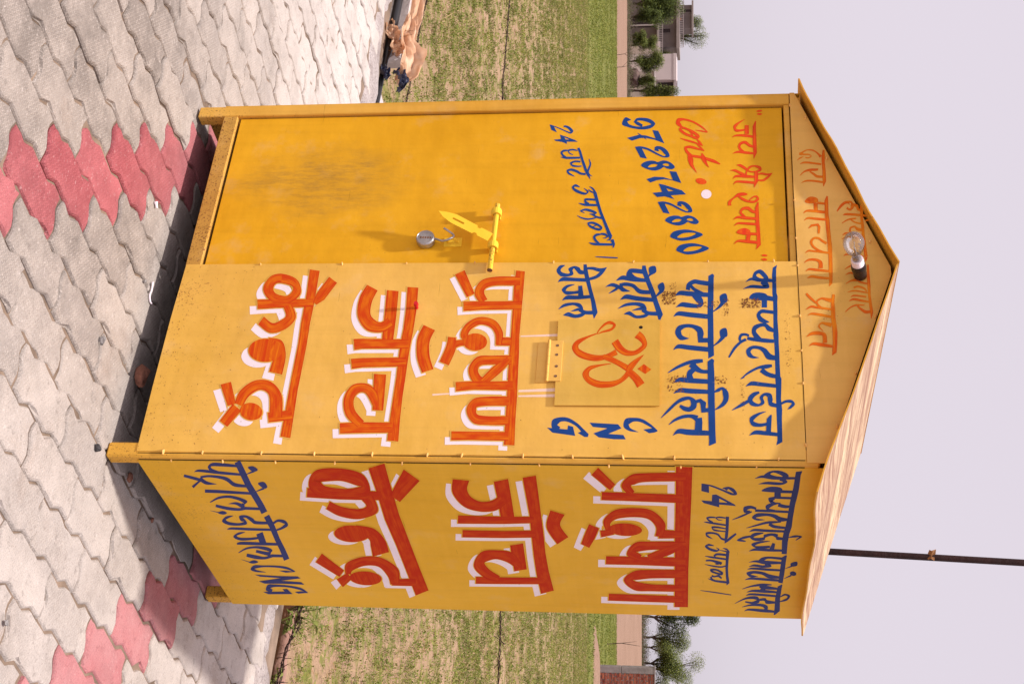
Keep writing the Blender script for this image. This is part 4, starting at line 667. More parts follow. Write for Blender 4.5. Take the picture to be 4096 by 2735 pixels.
  ['l',[[-216,1223,2.6,0.2],[-218.8,1335.3,5.2,0.4]]],
 ]),
 ('lettering_pollution','S','redside',[27.8, -28.6],'large red word with white drop shade, top of three',[
  ['l',[[17.7,1712.3,-0.4,-22.9],[230.2,1708,-0.6,-22.7],[424.9,1702.9,-0.4,-22.6],[690.6,1697.6,0.3,-21.4],[987.3,1692.8,0.8,-22.6]]],
  ['l',[[49.5,1457.7,21.8,-10.8],[144.6,1504,17.8,-8.5]]],
  ['l',[[199,1468.7,25.2,-1.8],[200.7,1531.8,25.1,-1.5],[208.9,1706.1,26,-0.7]]],
  ['l',[[634.2,1457.2,29.8,-1.9],[633.5,1559.7,29.7,-1.4],[636.8,1711,32.8,-0.7]]],
  ['l',[[920.1,1450.3,28.1,-1.9],[922.6,1549.1,28,-1.4],[925.6,1698.6,26.7,-0.6]]],
  ['s',[[75.8,1716,-24.6,0.1],[81.7,1601.3,-25.6,0.1],[97.9,1562.3,-26.8,-4.6],[134.3,1543.5,0.4,-13.9],[181.3,1558.9,12.6,-8.1]]],
  ['s',[[442.1,1703.7,-23.4,0.6],[440.1,1630.8,-30.6,1.2]]],
  ['s',[[458.5,1630.4,3.6,11.2],[382.4,1637.7,-12.2,14.2],[314.8,1609.4,-27.1,7],[300,1563.1,-29,1.4],[313.7,1506.5,-27.5,-3],[366,1475.3,-9.9,-9.8],[424.1,1478.1,4.8,-9.2]]],
  ['s',[[431.7,1491.5,-18.1,-0.4],[447.7,1451.4,-22.2,-0.3]]],
  ['s',[[395.6,1433.9,-13.7,-14.3],[467.8,1415.4,-14.8,-14.3],[533.5,1397,-13.3,-11.8]]],
  ['s',[[517,1712.1,-28.3,0.2],[521.6,1610.3,-28.4,0.4],[534.5,1558.7,-30.8,-3.6],[578,1540.6,12,-14.7],[611.3,1567.6,21.4,-5.7]]],
  ['s',[[512.2,1702.9,-19.2,-3.3],[562,1651.2,-27.7,-4.1],[610,1593.7,-22.4,-2.7]]],
  ['s',[[723.6,1710.3,-31.6,0.3],[729.2,1604.5,-31.8,0.5],[743.8,1546,-33.2,-2.2],[779.5,1522.6,3.3,-14.8],[824.9,1545.3,32.8,-5.5],[835.7,1601.5,27.1,-1.3],[835.4,1709.3,25.9,-0.5]]],
  ['q',[[417.8,1579.9],[442.1,1568.7],[455.8,1542.1],[453.5,1510.3],[435.9,1485.8],[410.1,1478],[386,1489.6],[372.7,1516.1],[375,1547.3],[392.2,1571.7]]],
 ]),
 ('lettering_check','S','redside',[29.8, -28.0],'large red word with white drop shade, middle of three',[
  ['l',[[86.7,1264.7,7.1,-20.1],[198.3,1262.3,6.8,-19.2],[322.9,1259,5.6,-17.8],[454,1253.2,5.4,-19.1],[602.9,1246,6.9,-19.7],[737.2,1243.1,10.8,-21.3],[892.5,1244.8,13.9,-22.9]]],
  ['l',[[111.6,1178.6,9.2,-22.3],[229.4,1175.9,8.5,-21.4],[365.9,1170.7,8.1,-21.5]]],
  ['l',[[367,1014.1,27.3,-4.2],[366.4,1157.7,24.1,-2.9],[360.8,1250.7,21,-2]]],
  ['l',[[464.1,1014.4,25.2,-3.8],[463.7,1146.3,24,-2.8],[456.4,1245.9,23.9,-2.2]]],
  ['l',[[532.8,1178.9,8.2,-21.7],[723.8,1171.3,8.5,-21.4]]],
  ['l',[[810.3,1010.8,27.4,-3.8],[807.1,1131.3,26.1,-3],[802.3,1239.5,25.9,-2.5]]],
  ['s',[[112.3,1059.9,-4,-24.2],[181.8,1046.8,14,-23.6],[247.6,1060.2,31,-15.4],[278.2,1094.9,31.8,-6.5],[270.9,1136.9,32.5,0.4],[234.4,1168.6,28.2,5]]],
  ['s',[[701.2,1170.3,-16.1,8.9],[631.8,1148.6,-35.5,12.4],[609.7,1104.9,-33.1,4.6],[628.3,1061.1,-33.8,-4.8],[691,1038.2,9.9,-19.2],[758.7,1056.8,31,-13.2],[794.2,1090.1,21.9,-6.6]]],
  ['s',[[308.6,1328.6,-13.4,-20.6],[400.7,1307.9,9.3,-21.7],[499.6,1328.9,26,-19.5]]],
 ]),
 ('lettering_centre','S','redside',[27.8, -30.5],'large red word with white drop shade, lowest of three',[
  ['l',[[34.5,821,15.5,-26.8],[165.6,815.9,14.7,-25.1],[359.8,807.3,17.8,-25.6],[536.6,808.8,19.5,-24.3],[737.2,808.4,20.3,-24.7],[924.5,808.5,22.4,-26.1]]],
  ['l',[[87.4,916.8,-34.1,-18.1],[235.8,839.5,-21.9,-11]]],
  ['l',[[206.3,571.8,29.8,-8.1],[217.4,671.8,28.9,-6.9],[220,796.3,27.9,-5.7]]],
  ['l',[[663.5,502.7,34.5,-18.3],[783.3,554.9,26,-13.3]]],
  ['l',[[843.4,717.8,25.5,-4.7],[838.7,801.2,30.2,-5.2]]],
  ['c',[[90.5,704,37.4,-10],[125.7,755.5,31.3,-16.4],[186.2,757,-25.8,-6.8],[207,697.2,-28.7,5.5],[201.6,628.8,-36.2,13],[153.2,607.6,-17.3,21.6],[101.7,628.7,34.5,-1.8]]],
  ['s',[[233.9,754.3,14.9,-20.2],[306.9,753.8,-18.3,-14],[341.5,706.6,-33.2,5.5],[327.5,652.6,-31.2,10.8],[287.1,618.9,-25.4,11.3]]],
  ['s',[[449.3,669.9,30.8,-10],[476.7,717.8,35,-16.4],[545.7,726.3,25.2,-28],[625.9,720.7,17.9,-30.4]]],
  ['s',[[853.7,726.2,-8,16.7],[764.3,735,-29.3,23],[687.4,706.3,-33.5,12.1],[682.2,651.8,-34,4.7],[727.5,594.1,-28.5,-4.3],[784.5,576.9,-4.3,-9.2]]],
  ['s',[[798.6,579,-23.3,-3],[861.1,531.7,-31.5,-3.7]]],
  ['q',[[481.3,711],[516.2,692.4],[537.3,658.8],[536.2,623],[513.2,599.3],[477.5,596.7],[442.9,615.8],[422.6,649.1],[423.8,684.1],[446.1,707.7]]],
  ['q',[[820.7,685.7],[852.3,668],[869.7,635.8],[866,601.8],[842.6,579.1],[808.7,576.5],[777.6,594.7],[760.7,626.5],[764.4,659.9],[787.2,682.5]]],
 ]),
 ('lettering_computerised','S','blueside',None,'dark blue top line on the side wall',[
  ['l',[[35.6,2040,-1.1,-0.4],[48.8,2030.1,-9.3,-7.2],[136.6,2028.8,-3.1,-8.4],[195.6,2025.7,-4,-8.5],[232.6,2023.4,-3.3,-8.1],[317.9,2021.3,-2.6,-8.1],[376.3,2020,-4.6,-9.2],[421.2,2015.6,-4.6,-8.8],[477.1,2013.8,-2,-9],[564.5,2015.8,-0.7,-7.8]]],
  ['q',[[60.3,2003.9],[43.3,1992.8],[33.1,1973.8],[38,1951.3],[57.8,1936.5],[73.1,1936],[78.8,1965.4],[75.7,1998.5]],[[55.2,1953],[45.5,1960.9],[52.4,1974.6],[68.1,1987.8],[65.6,1969]]],
  ['s',[[81.2,1910.9,0.8,0.1],[69.7,1931.8,7.8,0.4],[77.5,1965.3,8.7,0.2],[76.3,2023.4,7,0.4]]],
  ['s',[[80.5,1982.1,11.1,-2.9],[98.5,1996.5,0.2,-6.2],[110,1983.5,-7.9,-0.6],[107.1,1945.7,-7.5,-0.3],[113.6,1922,-0.9,-0.1]]],
  ['q',[[154.1,1931.6],[137.1,1942.6],[127.5,1961.2],[131.4,1982.4],[142.3,1990.2],[158.1,1988.8],[161.9,1968.9],[159.5,1945.6]]],
  ['l',[[156.9,1985.6,9,0.3],[157.9,2023.6,8.1,0.3]]],
  ['l',[[156.2,1977.6,0.3,-8.9],[197.1,1979.4,0.3,-9.6]]],
  ['l',[[193.8,1968.2,6.9,0.2],[195.8,2019.3,7.3,0.3]]],
  ['s',[[197.4,1970.5,-8.6,-1.8],[208,1958.1,-10.3,-4.9],[218.5,1961.1,8.2,-1.8],[225.5,1973.8,1.8,-0.2]]],
  ['s',[[247.7,2017.7,-7,-0.4],[248.3,2002.7,-10.2,0.1],[238.7,1982.9,-10.5,0.7]]],
  ['s',[[226.8,1989.3,-1.4,-0.2],[234.5,1967.7,-8.8,-1.6],[253.8,1952.4,-7.5,-5.4],[272.5,1957.4,8.5,-1.6],[277.5,1976,7,-0.2]]],
  ['s',[[282.2,2017.3,-7.1,-0.2],[279,1973.9,-7.6,-0.2],[276.3,1917.4,-8.1,-0.1]]],
  ['s',[[264.4,1920.3,-6.9,0.6],[255.5,1903.8,-9.4,-0.3],[265.5,1887.8,-9.8,-3.6],[282.1,1888.2,8.1,-2.2],[285,1902.5,7.1,-0.1]]],
  ['s',[[283.8,1907.9,-4.3,-1],[313.6,1879.2,-5.3,-1.1],[338.4,1851.9,-1.4,-0.3]]],
  ['s',[[331.5,2017.7,-6.3,-0.1],[328.7,1991.3,-15,1],[310,1975.2,-11.4,1.3],[301.2,1953.1,-8.6,-0.1],[306.1,1924.9,-11.6,-1.6],[321.9,1915.6,0.2,-5.9],[333.6,1925.8,6.7,-0.4],[335.2,1947.8,0.7,0]]],
  ['s',[[390.8,1894.8,1.2,0.2],[372.9,1922.7,5.2,0.8],[353.5,1952.9,7.2,0.9],[348.7,1976.9,7.3,0.5],[346.9,1996.1,2.9,0.2]]],
  ['s',[[359,1961.9,10.7,-2.3],[378,1978.1,9.6,-0.7],[386.4,2016.1,7.4,0]]],
  ['s',[[415.9,1904.4,0.9,0.2],[402.8,1919.2,7.9,0.5],[406.2,1957.1,8.5,0.1],[408.8,2015,7,0.2]]],
  ['s',[[421.6,1947,-3.4,-0.4],[432.7,1922.3,-10.4,-2],[450.9,1912.8,0.3,-5.8],[465.7,1923.4,9.6,-0.3],[460.5,1949.1,9.6,1.7],[443.1,1951.8,9.2,2.6],[430.7,1971.5,8.5,0.4],[440.1,1987.5,11.3,-2.6],[455.1,1990.4,11,-1.3],[459.2,2013,7.6,0]]],
  ['s',[[446,1909.3,-5.9,-0.7],[457.1,1887.1,-7.3,-1.2],[471.9,1875,3.9,-6.5],[478.5,1889.9,5.1,-0.3],[480.2,1896.2,0.8,0]]],
  ['s',[[448.6,2023.6,2,0.2],[440.2,2043.2,7.5,0.6],[442.5,2058.9,1.2,-4.6],[466.4,2045.8,-2,-0.8]]],
  ['s',[[476.5,1968.2,-1.5,-0.1],[485.6,1937.6,-7.5,-1],[504.5,1918.9,-3.7,-6],[520.5,1934.2,8.8,-0.1],[515.2,1970.4,7.8,0.5]]],
  ['s',[[548.5,1907,1,0.1],[535.4,1927.9,8.9,0.5],[538.7,1969,8.9,0.2],[539.3,2012.3,7.3,0.3]]],
  ['l',[[489.8,1981.1,-2.7,-4],[543.7,1975.6,-5.6,-8]]],
 ]),
 ('lettering_with_photo','S','blueside',None,'dark blue end of the top line on the side wall',[
  ['l',[[573.1,2023.5,-2.7,-1.5],[594.8,2016.8,-6.9,-7.2],[695.8,2015.6,-2.2,-7.7],[777.7,2014.2,-2.2,-7.1]]],
  ['l',[[790.6,2020,-2.6,-1.4],[812.4,2013.4,-7.2,-6.8],[898,2010.5,-1.8,-8],[995.2,2013.1,-6.5,-9.2],[1034.4,2004.8,-2.3,-1.6]]],
  ['s',[[597.6,2012.8,-9.1,-0.1],[591.8,1968.8,-8,-0.4],[606.1,1950.9,-12.8,-2.8],[620,1942.1,-9,-2.8]]],
  ['s',[[628.2,1909.4,1.1,0.1],[620.6,1930.6,7.6,0.2],[627.2,1960.9,13.5,0.2],[627.9,2011.9,8.1,0.3]]],
  ['s',[[632.6,1961.2,15.9,-2.5],[647.2,1975.7,-7.9,-5.5],[657.5,1955.1,-9.3,-0.4],[650.8,1926.9,-8.2,-0.3],[660.9,1910.3,-1.1,-0.1]]],
  ['s',[[681,1906.2,1.1,0.1],[673,1922.9,7.7,0.2],[678.9,1967.6,8.8,0.1],[682.7,2012.1,7.7,0.2]]],
  ['s',[[645.7,2047.5,-6,-1.3],[669.3,2024.3,-1.3,-0.3]]],
  ['s',[[736.4,2009.9,-8.4,0],[728.7,1976.6,-14.8,0.9],[707.4,1954.5,-10.9,0.8],[700.6,1926,-10,-0.5],[715.5,1908.8,-8.8,-5],[729.1,1917.4,9.3,-0.7],[732.9,1941.2,0.8,0]]],
  ['s',[[760.1,1900,1.1,0.1],[748.9,1918,7.9,0.3],[752.3,1958.5,9.6,0.1],[758.6,2008.6,9.1,0.1]]],
  ['s',[[717.6,2045.5,-6,-1.5],[744.1,2024,-1.3,-0.3]]],
  ['s',[[832.2,1892.9,1.4,0.2],[809.1,1919.8,5.6,0.7],[794.3,1955.2,9.7,0.7],[792.5,1986.7,3.5,0.1]]],
  ['s',[[804.5,1948.4,12.5,-0.7],[814.9,1970.4,14.4,-0.4],[822.6,2006.7,7.5,0]]],
  ['s',[[818.5,1958.5,7.3,-7.7],[842.8,1963,5.9,-6.1]]],
  ['s',[[856,1908.5,1.1,0.2],[843.8,1925.6,7.6,0.4],[844.6,1961.8,11.7,0.2],[850.1,2007.9,7.6,0.1]]],
  ['s',[[882.2,1906.8,1.1,0.2],[870.6,1921.5,7.7,0.3],[874.1,1962.9,8.9,0.1],[880.9,2006.8,8.3,0.1]]],
  ['s',[[885.5,2019.1,3.1,0.8],[866.9,2032.8,7,0.6],[877.9,2045.9,3.6,-4.2],[905.2,2039.5,-7.6,-2.2],[925.9,2016.6,-2.3,-0.4]]],
  ['s',[[948.9,1871.5,1.4,0.3],[910.7,1900.6,5.6,1],[897.2,1924.7,10.7,0.6],[902,1944.4,11.2,-2],[924.7,1947.6,-10.3,-4],[939.3,1928.4,-8.5,-0.4],[932.2,1905.6,-5.4,0.2]]],
  ['s',[[913.6,1952.1,9,0.6],[909.5,1969.1,11.6,-0.9],[928.9,1977.1,14.7,-1.1],[931.9,2006.6,7.2,0.1]]],
  ['s',[[976.2,1895.6,1.2,0.1],[957.8,1924,7.3,0.5],[955.7,1958.5,10.9,-0.2],[971.8,1975.1,10.1,-5],[1000.9,1973.7,-3.4,-7.4]]],
  ['s',[[1008.5,1904.8,1.2,0.2],[995.1,1920.1,8,0.3],[1001.3,1967.5,12.4,0],[1008.1,2014.9,7.4,0.1]]],
  ['q',[[628.7,2039.2],[615.9,2057.4],[645,2059.5],[651.3,2043.2]]],
  ['q',[[707.7,2060.9],[716.7,2058.8],[720.8,2053.5],[718.5,2047.1],[710.6,2042],[700.2,2040.3],[691.3,2042.5],[687.2,2047.7],[689.5,2054.1],[697.3,2059.2]]],
 ]),
 ('lettering_hours','S','blueside',None,'dark blue hours line on the side wall',[
  ['p',[[114.8,1760.6],[121.8,1781.4],[171.5,1782.7],[160.8,1760.2]]],
  ['s',[[117.8,1764.4,2.2,-0.2],[129.6,1790,4.7,-0.7],[153,1820,5.1,-0.9],[176.2,1848.1,6.6,-0.7],[173.7,1857.7,3.1,5.2],[153.4,1850.9,-8.1,3],[139,1836.8,-6.7,0.5],[143.1,1820.9,-3.1,-0.2]]],
  ['s',[[140.6,1827.3,5.8,-1.6],[150.7,1835.3,5.8,-1.6]]],
  ['p',[[182.7,1791.4],[180,1803.2],[238.4,1855.7],[250,1861.4],[242.3,1812.4],[259.7,1812.6],[247.7,1790.7],[234.5,1766.7],[217.4,1759.7],[222,1790.5]],[[205,1812],[229.8,1836.1],[228.2,1812.3]]],
  ['s',[[327.5,1832.1,-3.9,0.2],[323.4,1813.3,-5.3,-0.1],[328.6,1804.5,-1.5,-2.6],[340.5,1811.3,3.3,-0.5],[341,1822.8,1.2,0]]],
  ['s',[[326.2,1802.3,-3.9,0.1],[324.4,1786.8,-5.8,-0.2],[330.6,1778,-3.2,-3],[344,1782.4,4.8,-1.6],[356.8,1794.7,3.1,-0.7]]],
  ['s',[[355.4,1767.6,1.2,-0.1],[361,1787,6.3,-0.4],[374.9,1835,5.4,-0.3]]],
  ['s',[[398.7,1835.4,-3.5,0.2],[389.8,1809.5,-6,0.2],[391.5,1792.8,-6,-2],[407.8,1798.5,5.6,-1],[414.5,1818.8,4,-0.2],[417.3,1835.6,4,-0.1]]],
  ['s',[[473.1,1836.5,-8.5,0.9],[465.1,1821.6,-5.7,1.5],[437.5,1810,-5.8,1.4],[428.2,1791.9,-6.6,0.2],[432.4,1776.1,-6.2,-1.9],[449,1778.4,5,-2],[469.8,1794.9,0.7,-0.2]]],
  ['s',[[492.8,1833.8,2.2,1],[469.2,1844.3,6.6,2.6],[430.1,1865.1,5.1,1.9]]],
  ['s',[[515.2,1798.8,-2.1,0.1],[510.7,1783.2,-7.8,-0.3],[519.9,1775.2,1.9,-4.1],[539.4,1785.7,8.2,-1.6],[551.7,1806.5,7.4,-0.1],[540.7,1813.8,-0.4,2.8],[528,1805.8,-1.1,0.3]]],
  ['s',[[531.2,1826.5,1.3,-0.2],[539.6,1838.6,5.5,-1.4],[555.2,1844.6,-5.8,-3.3],[553,1834.2,-4.2,0.2],[545.9,1815.7,-1.6,0.1]]],
  ['l',[[318.6,1837.5,-0.1,-4.8],[403.6,1837.7,-0.5,-4.5],[454.2,1836.2,-1.5,-4.5],[497.6,1832.3,-0.4,-0.9]]],
  ['l',[[550,1842.2,-0.6,-5.1],[622.4,1841,-0.4,-4.4],[677.3,1840.7,0.2,-4.2],[733.2,1842.7,1.2,-4.2],[784.3,1846.6,-2,-4.7],[804.2,1842.1,-0.7,-0.5]]],
  ['s',[[579.4,1838,-8,0.2],[575.5,1809,-7.9,-0.5],[592,1800.4,-7.1,-2.5]]],
  ['s',[[590.1,1771.5,1.1,-0.1],[597.7,1792.9,6.4,-0.4],[610,1838.5,6.4,-0.3]]],
  ['s',[[623,1774.4,5.4,0],[622,1793.1,7,-0.5],[642.3,1823.7,8.7,-2],[645.7,1812,-5.5,-0.1],[643.4,1802.6,-1.6,0.1]]],
  ['s',[[649.9,1771.1,1.1,-0.1],[660.4,1793.3,4.9,-0.3],[667.2,1821.7,5.5,0.1],[658.1,1838,4.3,0.5]]],
  ['s',[[735.8,1793.8,8.4,-0.6],[739.8,1803.4,5.7,0],[734.6,1815.3,8.3,-0.8],[752.3,1825.5,5.1,-1.5]]],
  ['s',[[742.8,1790.3,4.5,-2.8],[764.2,1796.4,6.2,-1.7],[773.2,1809.7,3.9,-0.5]]],
  ['s',[[755.8,1781.5,1.1,-0.1],[772.4,1803.7,6.8,-0.5],[782.6,1845.9,8.6,-0.3]]],
  ['s',[[850.2,1757.4,1.8,-0.1],[862.8,1804.4,4.1,-0.2],[879.8,1858.4,3,-0.1]]],
  ['c',[[689.9,1790,6.4,0.8],[689,1807.7,6.5,-0.7],[710.3,1826.9,5.4,-1.7],[721.6,1825.9,-6.7,-0.2],[713.6,1808,-6.5,0.7],[700.4,1792.4,-5.9,1.4]]],
 ]),
 ('lettering_fuels','S','blueside',None,'dark blue bottom line on the side wall',[
  ['l',[[21.9,403.3,8.3,-10.8],[83.9,401.2,8.6,-11.2],[163.1,397.9,9.8,-11.4],[225.1,399.8,10.9,-11.5],[298.6,401.5,10.4,-11.6],[346.3,400.1,10.1,-12]]],
  ['l',[[368.2,401.1,10,-11.2],[441.7,400.2,8.9,-10.8],[532.6,394.1,8.3,-10.1],[609.6,392.1,8.9,-10.6],[685,387.4,9.2,-11.6]]],
  ['l',[[208.2,247.6,10.7,-3.4],[210.1,294.7,10.7,-3.4],[219.1,391.9,8.3,-2.5]]],
  ['l',[[490.5,345.2,9.3,-13.2],[565.1,338.3,8.7,-12.3]]],
  ['l',[[318.2,343.1,10.1,-3],[320.4,393.2,9.1,-2.6]]],
  ['l',[[657,341.6,11.5,-3.1],[656.9,380.1,10.3,-2.7]]],
  ['s',[[47.7,394.1,-7.7,2.5],[42,355.6,-10,3.2],[40.6,321.5,-9.9,2.2],[56.8,306.9,0.1,-4.7],[77.2,310.6,8.4,-4.5],[89.5,332.5,4.5,-1.9]]],
  ['s',[[87.5,250.6,1.1,-0.2],[79.2,270.4,7.9,-2.5],[90.4,329.9,9.2,-3.2],[101,398.8,6.9,-2.2]]],
  ['s',[[77.4,439.9,-6.3,0.4],[100.8,405.8,-1.7,0.1]]],
  ['s',[[184.5,441.4,-6.6,0.4],[207.5,409.3,-1.8,0.1]]],
  ['s',[[172.7,392.9,-8.1,2.7],[164.3,355.3,-11.4,5.1],[131.8,341.1,-10.6,5.7],[118.4,321.6,-9.3,3.5],[112.4,288.4,-7,2.1],[120.2,260.2,-7,1.7]]],
  ['s',[[127.3,255.7,9.9,-6.3],[155.1,268.4,10.4,-4.9],[162.3,298.2,0.9,-0.3]]],
  ['s',[[111.3,210.9,8.2,-3.7],[130,243.1,9.1,-4.1],[142.2,259.4,9.1,-4.2]]],
  ['s',[[183.8,215.8,6.5,0.8],[143.8,250.6,4.3,0.5]]],
  ['s',[[282.8,241.5,2.6,-0.1],[252,277.6,7.1,-1],[242.5,314,8.4,-2.6],[256.2,343.6,9.9,-4.4],[277.8,357.9,6.7,-7.5],[291.7,343.2,-8.5,-0.1]]],
  ['s',[[290.2,299.7,1.3,-0.3],[286.4,325.4,8.8,-3.4],[311.6,343.7,12.8,-6.6]]],
  ['s',[[303.8,253.9,8.9,-3.6],[320.2,286.7,10.6,-3.9],[326.5,321.4,9.2,-2.6],[318.1,345.5,10,-2]]],
  ['s',[[337,225.2,0.8,-0.3],[350.3,251.1,3,-1.2]]],
  ['s',[[370.2,291.4,-1.5,0.2],[384.6,265.7,-8.2,0.3],[405.8,250.9,5.4,-7.8],[424.7,261.5,10.8,-4.4],[430.3,292.1,9,-2.4],[417.7,319.1,7.8,2.7],[395.6,314.2,-10.1,7.5],[378.7,311.6,7.2,0.7],[374.3,332.4,8.6,-3.3],[397,345.7,11.2,-6.3],[414.8,353.2,11.4,-4.1],[416.8,394.4,9.5,-2.7]]],
  ['s',[[468.7,243.4,1.6,-0.3],[460.5,261.2,8,-2.2],[463.4,320.1,9.1,-2.6],[464.1,391.9,8,-2.2]]],
  ['s',[[420.4,408.2,6.8,0.1],[398.8,430.9,8.7,-1.7],[407.4,449.5,10.4,-5],[426.5,451.3,-5.6,-3.8],[453.7,426.7,-7.1,0.1],[469,403,-5,0.5]]],
  ['s',[[485,298.5,-1.6,0.3],[497.3,273.2,-7.5,0.6],[516.9,255.9,3.9,-6.9],[535.4,267.6,10.3,-3.7],[534,300.8,9.3,-2.3],[524.3,334.8,8.1,-1.7]]],
  ['s',[[572,246.6,5.5,-1.3],[566.7,266.4,11.1,-3.1],[568.2,329.4,11.1,-3.1],[568.9,387.3,9.5,-2.5]]],
  ['s',[[640.2,233,2.5,-0.1],[607.1,267.9,6.4,-0.8],[594.2,304.6,8.4,-2.3],[603.8,337.7,12.7,-4.7],[620,350,6,-6.5],[635.8,336.9,-8.9,-0.8]]],
  ['s',[[624.1,297.8,10,-3.8],[635.5,319.1,11.7,-4.3],[646.8,341.7,14,-5]]],
  ['s',[[655.5,257.1,11.9,-4.5],[669.5,284.2,14.3,-4.9],[675.5,313.6,9.8,-2.3],[658.1,343.9,11,-1.5]]],
  ['s',[[690.6,228.7,0.8,-0.4],[710.2,252.4,2.8,-1.2]]],
  ['q',[[53.7,426.9],[47.4,444.7],[66.6,453.9],[79.1,444.1],[76.2,432.2]]],
  ['q',[[152.6,431.2],[143.6,452.2],[173.1,455.4],[186.3,444.4],[177,436.3]]],
  ['q',[[349.4,247.7],[338.6,266.8],[350.9,276.6],[362.5,264.7],[359.5,250.9]]],
  ['q',[[710.3,249.8],[693.6,272.5],[706.9,283.2],[719.2,268.2],[718.7,255.3]]],
  ['p',[[771.9,337.8],[770.5,364.4],[778.8,396.3],[786.8,357.6]]],
  ['s',[[776.1,393,-3.9,1.7],[750.7,371.9,-8.7,3.2],[739.7,335.7,-7.7,2.2],[740.2,291.2,-7.1,1.8],[747.8,257.8,-12.7,2.2],[761.9,247.4,7.4,-7.5],[779.1,257.2,7.6,-2.9],[787,288,1.2,-0.4]]],
  ['p',[[808.5,242.6],[815.8,329.2],[814.7,392.7],[830,400.1],[853.5,324.9],[861.7,394.5],[880.9,401],[878.1,321.3],[880.4,259.3],[862.9,243.9],[832,330.4],[823.9,258.4]]],
  ['s',[[948.7,396.3,-4,1.8],[918,378.2,-9,3.4],[899.8,339.9,-8.1,2.5],[896.2,295.3,-9.4,2.4],[903.9,267.8,-14.4,1.3],[925,258.8,11.4,-9.2],[941.2,270.2,11.7,-5.3]]],
  ['p',[[950.1,235.4],[943.5,315.5],[925,312.1],[920.8,329.3],[962.8,339],[969.5,249.3]]],
  ['p',[[944.5,351.6],[936.6,379],[949.2,398.8],[957.8,360.5]]],
 ]),
]
# ================================================================== SETTING: ground
mb = MB()
als = [-60, -20, -4, -.5, 0, .4] + [1 + i * 1.5 for i in range(24)] + [37.5 + i * 6 for i in range(10)] + [96, 104, 112, 120, 128, 140, 155, 172, 200, 250, 300, 400, 600, 1000, 1800, 3200]
angs = [-1.6, -1.1, -.7, -.5, -.4, -.32, -.24, -.16, -.08, 0, .04, .08, .12, .16, .24, .32, .4, .5, .7, 1.1, 1.6]
for al in als:
    for a in angs:
        la = -.89 + a * (max(al, 0) + 16); p = field_pt(al, la)
        bmp = .025 * math.sin(p.x * 2.3 + 1) * math.sin(p.y * 1.9) if 1 < al < 60 else 0
        mb.v.append((p.x, p.y, p.z + bmp))
na = len(angs)
for i in range(len(als) - 1):
    am = (als[i] + als[i + 1]) / 2; zi = 0 if am < 36 else 1 if am < 88 else 2 if am < 168 else 3
    for j in range(na - 1): mb.face([i * na + j, i * na + j + 1, (i + 1) * na + j + 1, (i + 1) * na + j], zi)
tag(mb.build('ground', [M['soil'], M['green'], M['sand'], M['scrubsoil']], smooth=True), kind='structure')

# ================================================================== SETTING: pavement of zigzag pavers
PX, PL, X0 = .1465, .311, .425
def saw(y):                              # the kinked long side repeats twice along a paver
    t = (y - .057) % .1555
    return .010 - .021 * t / .043 if t < .043 else -.011 + .021 * (t - .043) / (.1555 - .043)
def col_phase(k):
    return .20 + .1545 * k + (.034 * min(max(k - 3, 0), 3))
def paver_outline(g=.0028):
    ys = [0, .028, .057, .100, .128, .156, .184, .2125, .2555, .283, PL]
    right = [(PX + saw(y) - g, y) for y in ys]; left = [(saw(y) + g, y) for y in ys]
    near = [(saw(0) + .030, -.011), (saw(0) + .052, -.012), (saw(0) + .078, .004), (saw(0) + .104, .010)]
    far = [(x, y + PL) for x, y in near]
    pts = [left[0]] + near + right + far[::-1] + left[::-1][:-1]
    c = Vector((PX / 2, PL / 2)); out = []
    for x, y in pts:
        yy = y + g if y < PL / 2 else y - g
        if (x, y) in left[1:-1] or (x, y) in right[1:-1]: yy = y
        out.append((x - c.x, yy - c.y))
    return out
OUT = paver_outline()
def inset(pts, d):
    n = len(pts); o = []
    for i in range(n):
        a, b, c = Vector(pts[i - 1]), Vector(pts[i]), Vector(pts[(i + 1) % n])
        e1 = (b - a).normalized(); e2 = (c - b).normalized(); n1 = Vector((-e1.y, e1.x)); n2 = Vector((-e2.y, e2.x))
        k = n1 + n2; k = k / max(k.dot(n1), .6) if k.length > 1e-6 else n1
        o.append((b.x + k.x * d, b.y + k.y * d))
    return o
INN = inset(OUT, .0075); INN2 = inset(OUT, .003)
def worn(seed):                          # a slightly different, chipped outline for each casting
    r = random.Random(seed); o = [(x + r.gauss(0, .0009), y + r.gauss(0, .0009)) for x, y in OUT]; i2 = inset(o, .003); i1 = inset(o, .0072)
    i1 = [(x + r.gauss(0, .0010), y + r.gauss(0, .0010)) for x, y in i1]; zc = [0.] * len(o); z2 = [-.0035] * len(o)
    for _ in range(r.randint(1, 3)):
        k = r.randrange(len(o)); d = r.uniform(.35, .8)
        i1[k] = (i1[k][0] * (1 - .10 * d), i1[k][1] * (1 - .05 * d)); i2[k] = ((i2[k][0] + i1[k][0]) / 2, (i2[k][1] + i1[k][1]) / 2); z2[k] = -.0085
    return o, i2, i1, z2
def paver_mesh(name, mat, seed):
    b = MB(); o, i2, i1, z2 = worn(seed); n = len(o)
    b.v += [(x, y, -.03) for x, y in o] + [(x, y, -.0085) for x, y in o] + [(x, y, z) for (x, y), z in zip(i2, z2)] + [(x, y, 0) for x, y in i1]
    for r in range(3):
        for k in range(n): k2 = (k + 1) % n; b.face([r * n + k, r * n + k2, (r + 1) * n + k2, (r + 1) * n + k])
    b.face([3 * n + k for k in range(n)])
    return b.mesh(name, mat)
PM = [paver_mesh('paver', M['paver'], 40 + i) for i in range(9)]; PMR = [paver_mesh('red_paver', M['paver_red'], 70 + i) for i in range(6)]
mb = MB(); mb.box(-14, 9, -9, 1.955, -.20, -.0095)
pavement = tag(mb.build('pavement', M['bed']), kind='structure')
